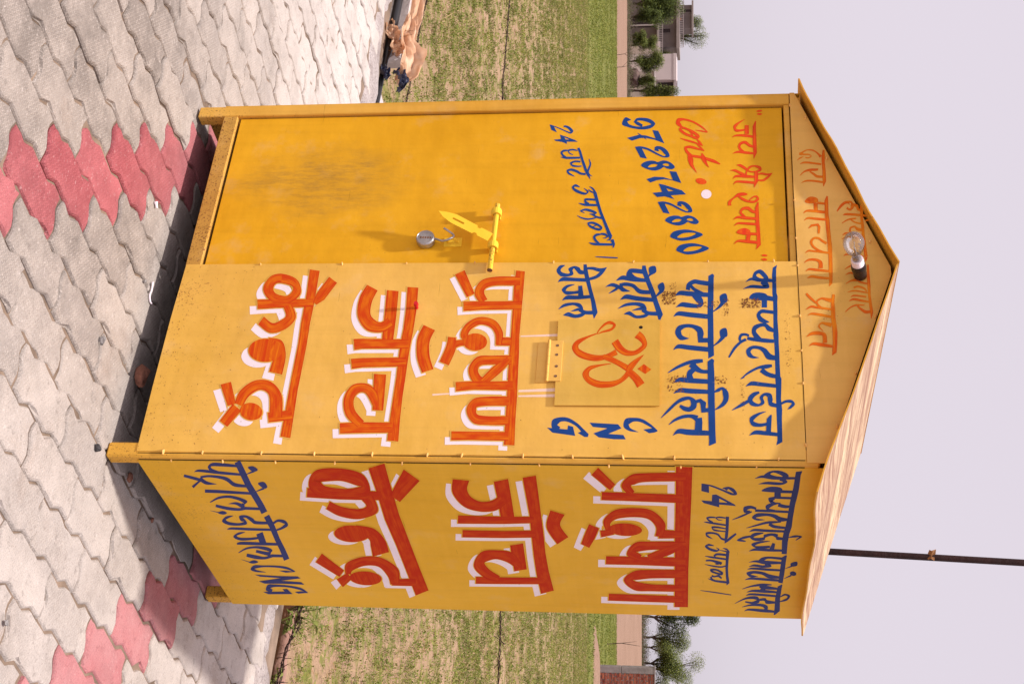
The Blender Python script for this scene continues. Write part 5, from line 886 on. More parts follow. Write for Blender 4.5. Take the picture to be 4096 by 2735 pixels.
def project(p):
    d = Vector(p) - CAM; z = d.dot(AX_F)
    if z < .2: return None
    return 2048 + 5574.5 * d.dot(AX_U) / z, 1367.5 + 5574.5 * d.dot(AX_R) / z, z
cands = []
for k in range(-18, 52):
    for nrow in range(-40, 40):
        ye = col_phase(k) + nrow * PL; x = X0 - PX * k
        cx, cy = x + PX / 2, ye + PL / 2
        if cy > 1.80 or cy < -3.6 or cx < -6.2 or cx > 2.9: continue
        red = False
        if 3 < k < 40 and abs((ye) - (-.954 + .1565 * (k - 6))) < .14: red = True
        if k <= 4 and abs(ye - (.20 + .1545 * k)) < .14: red = True
        vis = 0; pr = project((cx, cy, 0))
        if pr and -260 < pr[0] < 4300 and -120 < pr[1] < 2860: vis = 1 / pr[2] ** 2 / (1 + .0 * k)
        if vis and -1.3 < cx < -.12 and .30 < cy < .95: vis *= .02       # under the booth, hardly seen
        if vis and cx < -.15 and cx > -2.6 and cy > 1.0: vis *= .05      # behind the booth
        cands.append((vis, cx, cy, red))
cands.sort(key=lambda c: -c[0])
rest = MB(); tone = []
for i, (vis, cx, cy, red) in enumerate(cands):
    dz = rng.gauss(-.0005, .0022) - (.004 if rng.random() < .08 else 0); rx, ry = rng.gauss(0, .007), rng.gauss(0, .010); rz = rng.gauss(0, .010)
    if i < 298 and vis > 0:
        part('paver', rng.choice(PMR if red else PM), pavement, (cx, cy, dz), (rx, ry, rz))
    else:
        n = len(OUT); b0 = len(rest.v); tn_ = rng.random()
        for ring, z in ((OUT, -.02), (INN2, -.0035), (INN, 0)):
            rest.v += [(cx + x, cy + y, dz + z + x * ry - y * rx) for x, y in ring]
        for r in range(2):
            for k in range(n): k2 = (k + 1) % n; rest.face([b0 + r * n + k, b0 + r * n + k2, b0 + (r + 1) * n + k2, b0 + (r + 1) * n + k], int(red))
        rest.face([b0 + 2 * n + k for k in range(n)], int(red)); tone += [tn_] * (3 * n)
ro = rest.build('more_pavers', [M['paver'], M['paver_red']], pavement); ro['kind'] = 'stuff'
ta = ro.data.attributes.new('tone', 'FLOAT', 'POINT'); ta.data.foreach_set('value', tone)
# ragged cement ledge that closes the paving against the field
mb = MB(); nseg = 120
for i in range(nseg + 1):
    x = -7 + 9 * i / nseg
    y0 = 1.70 + .02 * math.sin(x * 9) + rng.uniform(-.02, .02); y1 = 1.965 + .02 * math.sin(x * 3.1) + rng.uniform(-.014, .014)
    zt = -.004 + .006 * math.sin(x * 5.3) + rng.uniform(-.003, .003)
    for y, z in ((y0, -.016), (y0 + .05, zt), ((y0 + y1) / 2, zt + .004 + rng.uniform(-.005, .005)), (y1 - .03, zt - .004), (y1, zt - .03), (y1 + .01, -.2)): mb.v.append((x, y, z))
for i in range(nseg):
    for j in range(5): mb.face([i * 6 + j, (i + 1) * 6 + j, (i + 1) * 6 + j + 1, i * 6 + j + 1])
tag(mb.build('kerb', M['cement'], smooth=True), kind='structure')

# ================================================================== THE BOOTH
kiosk = empty('booth', (0, 0, 0), 'yellow painted steel booth with hand-lettered walls standing on the pavers', 'booth')
W, D, H = 1.416, 1.063, 2.05
mb = MB(); mb.box(-W, -1.369, 0, .045, 0, H); mb.build('post', M['frame'], kiosk, bevel=.003)
mb = MB(); mb.box(-.050, 0, 0, .046, 0, 2.088); mb.build('post', M['frame'], kiosk, bevel=.006)
mb = MB(); mb.box(-.046, -.001, D - .045, D, 0, 2.09); mb.build('post', M['frame'], kiosk, bevel=.003)
mb = MB(); mb.box(-W, -1.371, D - .045, D, 0, 2.09); mb.build('post', M['frame'], kiosk, bevel=.003)
mb = MB(); mb.box(-1.3685, -.713, .001, .040, .096, .147); mb.build('bottom_rail', M['rail'], kiosk, bevel=.002)
mb = MB(); mb.box(-1.3685, -.7, .003, .040, 2.030, 2.049); mb.build('top_rail', M['frame'], kiosk, bevel=.002)
mb = MB(); mb.box(-W + .003, -.003, .047, D - .004, .100, .112); mb.build('floor_plate', M['dark'], kiosk)
mb = MB(); mb.box(-W - .002, -W, .002, D, .092, 2.085); mb.build('wall_sheet', M['side'], kiosk)
mb = MB(); mb.prism([(-W, D, .092), (-.002, D, .092), (-.002, D, 2.085), (-.66, D, 2.315), (-W, D, 2.07)], (0, .002, 0)); mb.build('wall_sheet', M['side'], kiosk)
mb = MB(); mb.box(-W + .002, -W + .004, .05, D - .05, .012, .091); mb.build('shade_skirt', M['frame'], kiosk)  # unseen skirts, left and back, added to darken the ground under the booth
mb = MB(); mb.box(-W + .05, -.42, D - .006, D - .004, .012, .091); mb.build('shade_skirt', M['frame'], kiosk)
mb = MB(); mb.box(-.0124, -.0106, -.0012, -.0002, .10, 2.046); mb.build('seam_shade', M['dark'], kiosk)  # thin near-black strips stand in for the shade in the corner seams
mb = MB(); mb.box(-.0004, .0009, .0165, .0205, .10, 2.046); mb.build('seam_shade', M['dark'], kiosk)
# door, recessed behind the left post, lapped by the front sheet
mb = MB(); mb.box(-1.3630, -.700, .012, .016, .157, 2.024); door = mb.build('door', M['door'], kiosk)
mb = MB(); mb.box(-1.360, -1.330, .0165, .040, .16, 2.02); mb.box(-.73, -.705, .0165, .040, .16, 2.02); mb.build('door_stile', M['frame'], door)
# front sheet
def sheet(name, outline, y0, th, mat, parent):
    mb = MB(); mb.prism([(x, y0, z) for x, z in outline], (0, th, 0)); return mb.build(name, mat, parent)
ol = [(-.713, .100), (-.5, .0945), (-.25, .0935), (-.017, .0955), (-.0135, .6), (-.016, 1.1), (-.013, 1.6), (-.0125, 2.0492), (-.35, 2.0502), (-.708, 2.0488), (-.7095, 1.5), (-.7125, .8)]
panel = sheet('front_panel', ol, -.002, .0019, M['panel'], kiosk)
gb = [(-1.4165, 2.0515), (-1.0, 2.0500), (-.70, 2.0512), (-.35, 2.0525), (-.004, 2.0515), (-.003, 2.106), (-.655, 2.327), (-.685, 2.327), (-1.4165, 2.066)]
gable = sheet('gable_panel', gb, -.0032, .003, M['gable'], kiosk)
mb = MB(); mb.prism([(.0, .021, .094), (.0, D, .092), (.0, D, 2.10), (.0, .021, 2.10)], (.0022, 0, 0)); side = mb.build('side_panel', M['side'], kiosk)
mb = MB(); mb.box(-1.40, -.02, .004, .028, 2.052, 2.085); mb.build('header_beam', M['frame'], kiosk)
mb = MB(); mb.box(-.04, -.0005, .047, D - .047, 2.03, 2.075); mb.build('header_beam', M['dark'], kiosk)
# roof: two thin sheets, warped edges; upper faces weathered, lower faces painted
def slope(name, A, B, C_, D_, seed, kink=None):
    r = random.Random(seed); nu, nv = 22, 16; mb = MB(); A, B, C_, D_ = map(Vector, (A, B, C_, D_)); gridv = []
    ph = [r.uniform(0, 6) for _ in range(6)]
    for lay in (0, 1):
        for i in range(nu + 1):
            for j in range(nv + 1):
                u, v = i / nu, j / nv
                p = (A * (1 - u) + B * u) * (1 - v) + (C_ * (1 - u) + D_ * u) * v
                p.z += .0035 * math.sin(9 * v + ph[0] + 3 * u) * u + .003 * math.sin(17 * v + ph[1]) * u
                p.y += (.006 * math.sin(11 * u + ph[2]) + .003 * math.sin(29 * u + ph[3])) * ((1 - v) ** 3)
                p.x += .004 * math.sin(13 * v + ph[4]) * u ** 3
                if kink: p.z += kink * math.exp(-((u - .86) / .12) ** 2 - (v / .22) ** 2)
                p.z -= lay * .0048
                mb.v.append(tuple(p))
    n1 = (nu + 1) * (nv + 1); idx = lambda l, i, j: l * n1 + i * (nv + 1) + j
    for i in range(nu):
        for j in range(nv):
            mb.face([idx(0, i, j), idx(0, i + 1, j), idx(0, i + 1, j + 1), idx(0, i, j + 1)], 0)
            mb.face([idx(1, i, j), idx(1, i, j + 1), idx(1, i + 1, j + 1), idx(1, i + 1, j)], 1)
    for i in range(nu):
        for j, fl in ((0, 1), (nv, 0)): mb.face([idx(0, i, j), idx(0, i + 1, j), idx(1, i + 1, j), idx(1, i, j)], 1)
    for j in range(nv):
        for i in (0, nu): mb.face([idx(0, i, j), idx(0, i, j + 1), idx(1, i, j + 1), idx(1, i, j)], 1)
    return mb.build(name, [M['rooftop'], M['roofunder']], kiosk, smooth=False)
slope('roof_sheet', (-.670, -.040, 2.3455), (.103, -.035, 2.080), (-.672, 1.11, 2.340), (.047, 1.11, 2.098), 3, kink=-.004)
slope('roof_sheet', (-.6705, -.040, 2.3480), (-1.436, -.045, 2.0845), (-.673, 1.11, 2.3425), (-1.44, 1.11, 2.090), 5)
# weld beads along the seams
bd = MB(); bd.lathe([(.0, -.0035), (.006, -.003), (.0095, .0), (.006, .0035), (.0, .004)], 8)
BEAD = bd.mesh('weld_bead', M['bead'], smooth=True)
def beads(parent, pts, sx=1.6, sy=.5, sz=1.):
    for x, y, z in pts: part('weld_bead', BEAD, parent, (x, y, z), (rng.uniform(-.3, .3), rng.uniform(-.3, .3), rng.uniform(0, 3)), (.62 * sx * rng.uniform(.6, 1.3), .55 * sx * rng.uniform(.6, 1.2), .7))
beads(panel, [(-.0145, -.001, z) for z in (.18, .30, .48, .64, .813, .976, 1.077, 1.254, 1.396, 1.54, 1.684, 1.834, 1.974)])
beads(side, [(.0, .020, z) for z in (.2, .36, .52, .70, .9, 1.1, 1.3, 1.5, 1.702, 1.913)])
beads(panel, [(-.711, -.001, z) for z in (.35, .62, .83, 1.05, 1.30, 1.55, 1.78, 1.98)], 1.1)
beads(gable, [(x, -.002, 2.0505) for x in (-1.36, -.952, -.798, -.692, -.503, -.379, -.265, -.06)], 1.1)
beads(gable, [(-1.30, -.004, 2.098), (-1.12, -.004, 2.158), (-.93, -.004, 2.222), (-.78, -.004, 2.272), (-.50, -.004, 2.270), (-.30, -.004, 2.202), (-.12, -.004, 2.140)], 1.3)
# hatch with its hinge
mb = MB(); mb.prism([(-.487, -.0085, 1.329), (-.182, -.0085, 1.335), (-.1825, -.0085, 1.640), (-.486, -.0085, 1.636)], (0, .004, 0)); hatch = mb.build('hatch', M['hatch'], kiosk)
hg = MB(); hg.box(-.408, -.264, -.0112, -.0087, 1.311, 1.349); hinge = hg.build('hinge_leaf', M['hinge'], hatch, bevel=.0006)
hg = MB(); hg.box(-.405, -.263, -.0045, -.0022, 1.273, 1.305); hg.build('hinge_leaf', M['hinge'], hatch, bevel=.0006)
for i in range(5):
    hg = MB(); a = -.410 + i * .0296; hg.tube([(a, -.0098, 1.3075), (a + .0288, -.0098, 1.3075)], .0048, 10); hg.build('hinge_knuckle', M['hinge'], hatch, smooth=False)
sc = MB(); sc.lathe([(.0045, 0), (.0045, .0006), (.0032, .0007), (.0, .0002)], 10, Matrix.Rotation(math.radians(90), 4, 'X')); SCREW = sc.mesh('screw', M['rustrod'])
for x in (-.390, -.357, -.316, -.281): part('screw', SCREW, hatch, (x, -.0113, 1.333 + rng.uniform(-.004, .004)))
mb = MB(); mb.lathe([(.006, 0), (.005, .0005), (.0, .0006)], 9, Matrix.Translation((-.458, -.0086, 1.58)) @ Matrix.Rotation(math.radians(90), 4, 'X')); mb.build('hole', M['dark'], hatch)
# door furniture: sliding rod in two collars, slotted hasp standing out, staple
mb = MB(); mb.tube([(-.938, -.014, 1.106), (-.80, -.014, 1.1045), (-.672, -.014, 1.103)], .0085, 12); mb.build('bolt_rod', M['rod'], door, smooth=False)
mb = MB(); mb.tube([(-.6735, -.014, 1.103), (-.6715, -.014, 1.103)], .0088, 12); mb.build('rod_end', M['rustrod'], door)
for x in (-.905, -.770):
    mb = MB(); mb.lathe([(.0098, -.011), (.016, -.011), (.0175, -.004), (.0175, .006), (.016, .011), (.0098, .011), (.0098, -.011)], 16, Matrix.Translation((x, -.014, 1.105)) @ Matrix.Rotation(math.radians(90), 4, 'Y'))
    mb.box(x - .010, x + .010, -.002, .0118, 1.094, 1.116); mb.build('collar', M['latch'], door)
def hasp():
    root = Vector((-.797, -.022, 1.094)); tip = Vector((-.880, -.054, .924)); ax = (tip - root); Ln = ax.length; ax.normalize()
    wv = Vector((.87, .0, -.44)); wv = (wv - ax * wv.dot(ax)).normalized(); nv_ = ax.cross(wv)
    def P(a, w, t=0): return root + ax * a + wv * w + nv_ * t
    ol_ = [(0, -.016), (.040, -.016), (.043, -.010), (.052, -.010), (.056, -.017), (.135, -.0185), (.165, -.011), (Ln, 0), (.168, .012), (.135, .0185), (.058, .018), (.052, .011), (.043, .011), (.038, .017), (0, .017)]
    slot = [(.098, -.0035), (.137, -.0035), (.140, 0), (.137, .0035), (.098, .0035), (.095, 0)]
    b = MB(); n = len(ol_); k = len(slot)
    for t in (0, .0035):
        b.v += [tuple(P(a, w, t)) for a, w in ol_] + [tuple(P(a, w, t)) for a, w in slot]
    tris = tessellate_polygon([[Vector((a, w, 0)) for a, w in ol_], [Vector((a, w, 0)) for a, w in slot]])
    for t3 in tris: b.face(list(t3)); b.face([q + n + k for q in t3][::-1])
    for i in range(n): j = (i + 1) % n; b.face([i, j, n + k + j, n + k + i])
    for i in range(k): j = (i + 1) % k; b.face([n + i, n + j, 2 * n + k + j, 2 * n + k + i])
    b.build('hasp', M['latch'], door)
hasp()
mb = MB(); st = []
for i in range(13):
    a = math.pi * i / 12; st.append((-.803, .010 - .020 * math.sin(a), .968 + .017 * math.cos(a)))
mb.tube(st, .0036, 8); mb.box(-.822, -.786, .0095, .0118, .940, .998); mb.build('staple', M['latch'], door)
# padlock hanging open from the staple
lock = empty('padlock', (-.806, -.004, .882), 'round steel padlock hanging open from the staple on the door', 'padlock')
mb = MB(); Rm = Matrix.Translation((0, 0, 0)) @ Matrix.Rotation(math.radians(90), 4, 'X')
mb.lathe([(.0, -.014), (.024, -.014), (.0285, -.012), (.0300, -.008), (.0300, .008), (.0285, .011), (.0265, .0125), (.0255, .0115), (.0, .0118)], 30, Rm); mb.build('lock_body', M['steel'], lock, smooth=False)
mb = MB()
for i in range(5): mb.box(-.003 + i * .0005, .004 + i * .0005, -.0126, -.0116, -.017 + i * .008, -.0115 + i * .008)
mb.build('stamped_mark', M['rustrod'], lock)
mb = MB(); mb.tube(crspline([(-.002, 0, .029), (.002, -.001, .040), (.010, -.004, .055), (.012, -.010, .070), (.006, -.012, .084), (-.004, -.008, .092), (-.016, -.004, .088), (-.028, -.010, .070), (-.034, -.014, .058)], 5), .0036, 8); mb.build('shackle', M['steel'], lock, smooth=True)
# red plastic cap pushed into the front sheet
mb = MB(); mb.tube([(-.536, -.0018, .884), (-.536, -.020, .885)], [.0055, .0045], 10); mb.tube([(-.536, -.020, .885), (-.536, -.030, .886)], [.008, .0065], 10); mb.build('cap', M['redcap'], panel)
# rust freckles and flaked paint on the front sheet
sp = MB()
for (x0, z0, x1, z1, n, sz) in ((-.595, 1.642, -.547, 1.682, 150, .0016), (-.567, 1.880, -.533, 1.937, 150, .0016), (-.29, 1.661, -.235, 1.714, 70, .0016), (-.288, 1.80, -.262, 1.835, 30, .0016), (-.629, 1.663, -.601, 1.686, 26, .0011), (-.566, 1.828, -.505, 1.842, 44, .0013), (-.52, 2.005, -.32, 2.02, 60, .0010), (-.558, 1.745, -.532, 1.815, 60, .0014), (-.27, 1.872, -.17, 1.884, 40, .001), (-.70, .11, -.03, .35, 210, .0010), (-.70, .35, -.03, 2.03, 90, .0009)):
    for _ in range(n):
        x, z = rng.uniform(x0, x1), rng.uniform(z0, z1)
        if n > 200: z = z0 + (z1 - z0) * rng.random() ** 2
        r0 = sz * rng.uniform(.5, 1.7); k0 = len(sp.v); ka = rng.uniform(.6, 1.8)
        y = -.0026 - rng.random() * .0002 - (.0016 if rng.random() < .5 else 0)
        for q in range(5):
            a = 6.283 * q / 5 + rng.uniform(-.4, .4); sp.v.append((x + r0 * math.cos(a) * ka, y, z + r0 * math.sin(a) / ka))
        sp.face([k0 + q for q in range(5)][::-1])
o = sp.build('rust_freckles', M['rustspot'], panel); o['kind'] = 'stuff'
# ------------------------------------------------------------------ hand-painted lettering (flat paint, in millimetres on each sheet)
PLANE = {'D': (.0117, door), 'F': (-.0021, panel), 'G': (-.0033, gable), 'H': (-.0086, hatch), 'S': (.0023, side)}
def text_mesh(items, plane, base, grow=0., off=(0, 0), sh=0.):
    b = MB(); y0 = PLANE[plane][0]
    def P(s_, z_, lift):
        if plane == 'S': return (y0 + lift, (s_ + off[0]) / 1000, (z_ + off[1]) / 1000)
        return ((s_ + off[0]) / 1000, y0 - lift, (z_ + off[1]) / 1000)
    for k, it in enumerate(items):
        kind = it[0]; lift = base + k * .00002
        if kind in 'slc':
            A = np.array(it[1], float); hl = np.hypot(A[:, 2], A[:, 3]); sc_ = np.maximum(hl + grow - sh, .2) / np.maximum(hl, .2)
            A[:, 2] *= sc_; A[:, 3] *= sc_
            if kind != 'l' or len(A) > 2: A = crspline(A, 7 if kind != 'l' else 3, kind == 'c') if kind != 'l' else A
            if kind == 'c': A = np.vstack([A, A[:1]])
            if grow and kind != 'c':
                t0 = A[0, :2] - A[1, :2]; A[0, :2] += t0 / np.linalg.norm(t0) * grow; t1 = A[-1, :2] - A[-2, :2]; A[-1, :2] += t1 / np.linalg.norm(t1) * grow
            n0 = len(b.v); v = rng.uniform(0, 9); vs_ = []
            for i, (cx, cz, hx, hz) in enumerate(A):
                if i: v += math.hypot(cx - A[i - 1, 0], cz - A[i - 1, 1]) / 1000 * 9
                vs_.append(v); b.v.append(P(cx + hx, cz + hz, lift)); b.v.append(P(cx - hx, cz - hz, lift))
            for i in range(len(A) - 1):
                q = n0 + 2 * i; b.face([q, q + 1, q + 3, q + 2], 0, [(0, vs_[i]), (1, vs_[i]), (1, vs_[i + 1]), (0, vs_[i + 1])])
        else:
            loops = [np.array(l, float) for l in it[1:]]
            if kind == 'q': loops = [crspline(l, 4, True) for l in loops]
            if grow or sh:
                out = []
                for li, l in enumerate(loops):
                    c = l.mean(0); d = l - c; r = np.hypot(d[:, 0], d[:, 1])[:, None]; g_ = (grow - sh) if li == 0 else -(grow - sh)
                    out.append(c + d * (np.maximum(r + g_, .3) / np.maximum(r, .3)))
                loops = out
            n0 = len(b.v); flat = [p for l in loops for p in l]
            for p in flat: b.v.append(P(p[0], p[1], lift))
            uvc = [(.35 + .3 * ((p[0] * .06) % 1), p[1] * .05) for p in flat]
            for t3 in tessellate_polygon([[Vector((p[0], p[1], 0)) for p in l] for l in loops]):
                b.face([n0 + q for q in t3], 0, [uvc[q] for q in t3])
    return b
PANELMAT = {'D': 'door', 'F': 'panel', 'S': 'side', 'G': 'gable', 'H': 'hatch'}
for name, plane, colr, shade, label, items in TEXTS:
    par = PLANE[plane][1]; base = .0001
    if shade:
        o = text_mesh(items, plane, .0001, off=(shade[0] * .93, shade[1] * .93), sh=2.2).build(name + '_shade', M['white'], par)
        o = text_mesh(items, plane, .0006, grow=3.6).build(name + '_outline', M[PANELMAT[plane]], par)
        base = .0011
    if name == 'guide_marks':
        for it in items: text_mesh([it], plane, base).build('guide_mark', M[colr], par)['label'] = label
        continue
    o = text_mesh(items, plane, base).build(name, M[colr], par)
    o['label'] = label
# ------------------------------------------------------------------ lamp bulb in its holder under the gable peak
def glass():
    n = NT('clear_glass'); n.t.nodes.remove(n.b)
    tr = n.t.nodes.new('ShaderNodeBsdfTransparent'); tr.inputs[0].default_value = (.97, .96, .95, 1)
    gl = n.t.nodes.new('ShaderNodeBsdfGlossy'); gl.inputs['Roughness'].default_value = .03
    fr = n.t.nodes.new('ShaderNodeFresnel'); fr.inputs[0].default_value = 1.5
    mx = n.t.nodes.new('ShaderNodeMixShader'); f = n.math('MINIMUM', n.math('ADD', n.math('MULTIPLY', fr.outputs[0], 1.5), .04), .8)
    n.ln(f, mx.inputs[0]); n.ln(tr.outputs[0], mx.inputs[1]); n.ln(gl.outputs[0], mx.inputs[2]); n.ln(mx.outputs[0], n.out.inputs[0])
    return n.m
M['glass'] = glass()
bulb = empty('light_bulb', (-.650, -.003, 2.236), 'clear glass light bulb in a black holder under the gable peak', 'light bulb')
dirv = Vector((.005, -.170, -.036)).normalized(); Bm = dirv.to_track_quat('Z', 'Y').to_matrix().to_4x4()
mb = MB(); mb.lathe([(.019, 0), (.020, .012), (.0195, .030), (.0215, .034), (.0225, .048), (.021, .060), (.0205, .064)], 24, Bm); mb.build('holder', M['black'], bulb, smooth=False)
mb = MB(); mb.lathe([(.0188, .064), (.0188, .074), (.0178, .076), (.0182, .086), (.0172, .088)], 24, Bm); mb.build('holder_ring', M['white'], bulb)
mb = MB(); mb.lathe([(.0125, .086), (.0125, .108)], 20, Bm); mb.build('bulb_cap', M['steel'], bulb)
mb = MB(); mb.lathe([(.0122, .106), (.0135, .116), (.0200, .128), (.0270, .142), (.0312, .160), (.0312, .176), (.0265, .192), (.0165, .204), (.0, .2085)], 28, Bm); mb.build('glass_globe', M['glass'], bulb, smooth=True)
mb = MB(); mb.lathe([(.0045, .108), (.0030, .130), (.0018, .144), (.0, .146)], 10, Bm)
for sx in (-1, 1): mb.tube([tuple(Bm @ Vector(q)) for q in ((0, 0, .138), (sx * .006, 0, .150), (sx * .009, 0, .166))], .0006, 5)
mb.tube([tuple(Bm @ Vector(q)) for q in ((-.009, 0, .166), (-.004, .003, .170), (.004, .003, .170), (.009, 0, .166))], .0005, 5); mb.build('filament_support', M['steel'], bulb)

# ================================================================== things round the booth
mb = MB(); mb.tube([(-.557, 1.5, -.12), (-.464, 1.5, 2.244), (-.434, 1.5, 2.958), (-.36, 1.5, 4.6)], .0128, 12)
tag(mb.build('pole', M['pole'], smooth=True), 'thin dark brown iron pole rising behind the booth roof', 'pole')
lf = empty('dry_leaf', (-.4475, 1.486, 2.62), 'withered brown leaf caught on the iron pole above the roof', 'leaf')
for (a, ln_, ti) in ((.5, .022, .5), (2.5, .034, -.4), (3.3, .026, .8), (5.6, .020, -.8)):
    mb = MB(); d = Vector((math.cos(a), -.25, math.sin(a))); w = Vector((-math.sin(a), ti, math.cos(a))) * .009
    mb.v = [(0, 0, 0), tuple(d * ln_ * .5 + w), tuple(d * ln_ + Vector((0, .006, 0))), tuple(d * ln_ * .5 - w)]; mb.face([0, 1, 2, 3]); mb.build('leaf_blade', M['dryleaf'], lf)
def stone(name, loc, s, mat, label, cat, seed, group=None, rot=0):
    r = random.Random(seed); bm = bmesh.new(); bmesh.ops.create_icosphere(bm, subdivisions=2, radius=1)
    for v in bm.verts:
        k = .9 + .28 * math.sin(v.co.x * 3 + seed) * math.cos(v.co.y * 2.6 + seed * 2) + r.uniform(-.20, .20); v.co = Vector((v.co.x * s[0] * k, v.co.y * s[1] * k, max(v.co.z, -.75) * s[2] * k))
    me = bpy.data.meshes.new(name); bm.to_mesh(me); bm.free(); me.materials.append(mat)
    o = bpy.data.objects.new(name, me); COL.objects.link(o); o.location = loc; o.rotation_euler = (0, 0, rot); return tag(o, label, cat, group)
M['brickstone'] = plain('brick_fragment', (.24, .105, .07), .95, .4, 40, .8, 70)
M['greystone'] = plain('grey_stone', (.24, .22, .21), .9, .4, 30, .6, 60)
M['darkstone'] = plain('dark_stone', (.06, .055, .055), .9, .4, 30, .6, 60)
stone('brick_fragment', (-.318, .060, .018), (.040, .024, .022), M['brickstone'], 'reddish brick fragment lying at the shadow edge under the booth', 'stone', 3, rot=.3)
stone('pebble', (-.262, -.225, .009), (.016, .011, .011), M['greystone'], 'small two-tone grey pebble on the pavers in front of the booth', 'pebble', 5)
stone('pebble', (.013, -.070, .008), (.011, .014, .011), M['darkstone'], 'small black pebble beside the foot of the corner post', 'pebble', 6)
stone('pebble', (-.028, .182, .008), (.016, .013, .010), M['brickstone'], 'tan pebble just behind the corner post in the shade', 'pebble', 8)
stone('pebble', (-.600, -.062, .006), (.008, .008, .006), M['greystone'], 'tiny bluish pebble in a joint near the middle of the front', 'pebble', 9)
stone('pebble', (.650, -.285, .005), (.008, .010, .006), M['greystone'], 'grey pebble in a joint by the lower frame edge', 'pebble', 12)
stone('pebble', (-.004, .425, .004), (.009, .007, .005), M['brickstone'], 'small orange chip lying in the shade beside the side wall', 'pebble', 14)
mb = MB(); mb.tube([(-.865, -.128, .004), (-.856, -.118, .006)], [.0045, .0040], 10); mb.tube([(-.870, -.133, .004), (-.865, -.128, .004)], [.0062, .0062], 10)
tag(mb.build('plastic_plug', M['white']), 'small white plastic plug lying between red and grey pavers', 'plug')
mb = MB(); mb.tube(crspline([(-.640, -.005, .004), (-.610, -.001, .005), (-.586, -.006, .006), (-.572, .010, .006), (-.576, .026, .005)], 5), .0028, 7)
tag(mb.build('wire_hook', M['white'], smooth=True), 'bent white wire hook lying in a paver joint', 'wire')

# hose along the far edge of the paving, left of the booth
M['hose'] = plain('black_rubber', (.012, .011, .012), .4, .2, 8, 0, 40, .5)
mb = MB(); mb.tube(crspline([(-6.2, 1.92, .02), (-5.0, 1.99, .015), (-4.2, 2.00, .012), (-3.8, 2.005, -.002), (-3.4, 2.01, -.014), (-2.8, 2.015, -.02), (-1.8, 2.01, -.03), (-.6, 2.005, -.045)], 8), [.032] * 16 + [.026] * 10 + [.016] * 31, 10)
tag(mb.build('hose', M['hose'], smooth=True), 'black rubber hose lying along the far edge of the paving', 'hose')
# pale concrete blocks behind the hose
for (x0, x1, y0, y1, z0, z1, lab) in ((-4.42, -3.92, 2.12, 2.30, -.2, .055, 'whitish concrete block half hidden by the peach sheet'), (-3.52, -2.55, 2.04, 2.20, -.2, -.020, 'long low concrete block lying behind the hose next to the booth')):
    mb = MB(); mb.box(x0, x1, y0, y1, z0, z1); tag(mb.build('concrete_block', M['concrete'], bevel=.012), lab, 'block')
stone('rock', (-3.86, 2.10, -.02), (.085, .07, .075), M['concrete'], 'pinkish angular rock under the peach sheet', 'rock', 21)
# crumpled peach sheet
def filmmat():
    n = NT('peach_film'); co = n.obj()
    c = n.mix(n.step(n.noise(co, 9, 5), .35, .65), (.66, .36, .20), (.82, .58, .40))
    n.fin(c, .5, .4); tr = n.t.nodes.new('ShaderNodeBsdfTranslucent'); n.ln(c, tr.inputs[0])
    mx = n.t.nodes.new('ShaderNodeMixShader'); mx.inputs[0].default_value = .35
    n.ln(n.b.outputs[0], mx.inputs[1]); n.ln(tr.outputs[0], mx.inputs[2]); n.ln(mx.outputs[0], n.out.inputs[0]); return n.m
M['film'] = filmmat()
def crumple(name, path, width, normal, parent, mat, seed, curl=0., nu=26, nv=12):
    r = random.Random(seed); P = crspline(path, max(2, nu // (len(path) - 1))); nu = len(P) - 1; b = MB(); N = Vector(normal).normalized()
    ph = [r.uniform(0, 6) for _ in range(6)]
    for i in range(nu + 1):
        c = Vector(P[i]); t = Vector(P[min(i + 1, nu)] - P[max(i - 1, 0)]).normalized(); w = N.cross(t).normalized()
        wd = width[0] + (width[1] - width[0]) * math.sin(math.pi * i / nu)
        for j in range(nv + 1):
            v = j / nv - .5; a = curl * v * 2
            q = c + w * (math.sin(a) / (2 * curl) * wd if curl else v * wd) + N * ((1 - math.cos(a)) * wd * .45)
            k = .014 * math.sin(11 * v + 9 * i / nu + ph[0]) + .010 * math.sin(23 * v - 17 * i / nu + ph[1]) + .006 * math.sin(41 * i / nu + ph[2] + 6 * v)
            b.v.append(tuple(q + N * k + w * .006 * math.sin(19 * i / nu + ph[3])))
    for i in range(nu):
        for j in range(nv): b.face([i * (nv + 1) + j, (i + 1) * (nv + 1) + j, (i + 1) * (nv + 1) + j + 1, i * (nv + 1) + j + 1])
    return b.build(name, mat, parent, smooth=True)
heap = empty('crumpled_sheet', (-3.85, 2.06, -.06), 'crumpled peach plastic sheet heaped on the far paving edge left of the booth', 'plastic sheet')
L0 = Vector((-3.85, 2.06, -.06))
def rel(*pts): return [tuple(Vector(p) - L0) for p in pts]
crumple('sheet_fold', rel((-4.75, 2.10, .10), (-4.40, 2.06, .115), (-4.10, 2.04, .105), (-3.90, 2.05, .095), (-3.74, 2.03, .120), (-3.60, 2.02, .115)), (.05, .10), (.1, -.75, .65), heap, M['film'], 2, .9)
crumple('sheet_fold', rel((-4.05, 2.02, .10), (-3.86, 2.00, .10), (-3.70, 1.99, .145), (-3.58, 2.00, .13), (-3.545, 2.02, .07)), (.07, .16), (-.1, -.8, .6), heap, M['film'], 5, 1.1)
crumple('sheet_fold', rel((-4.0, 1.99, -.03), (-3.92, 1.965, -.01), (-3.85, 1.96, .015), (-3.80, 1.975, .045)), (.06, .11), (.2, -.8, .5), heap, M['film'], 9, 1.5)
crumple('sheet_fold', rel((-3.84, 1.98, .045), (-3.76, 1.965, .055), (-3.70, 1.97, .075)), (.06, .10), (.2, -.8, .5), heap, M['film'], 12, 1.3)
mb = MB()
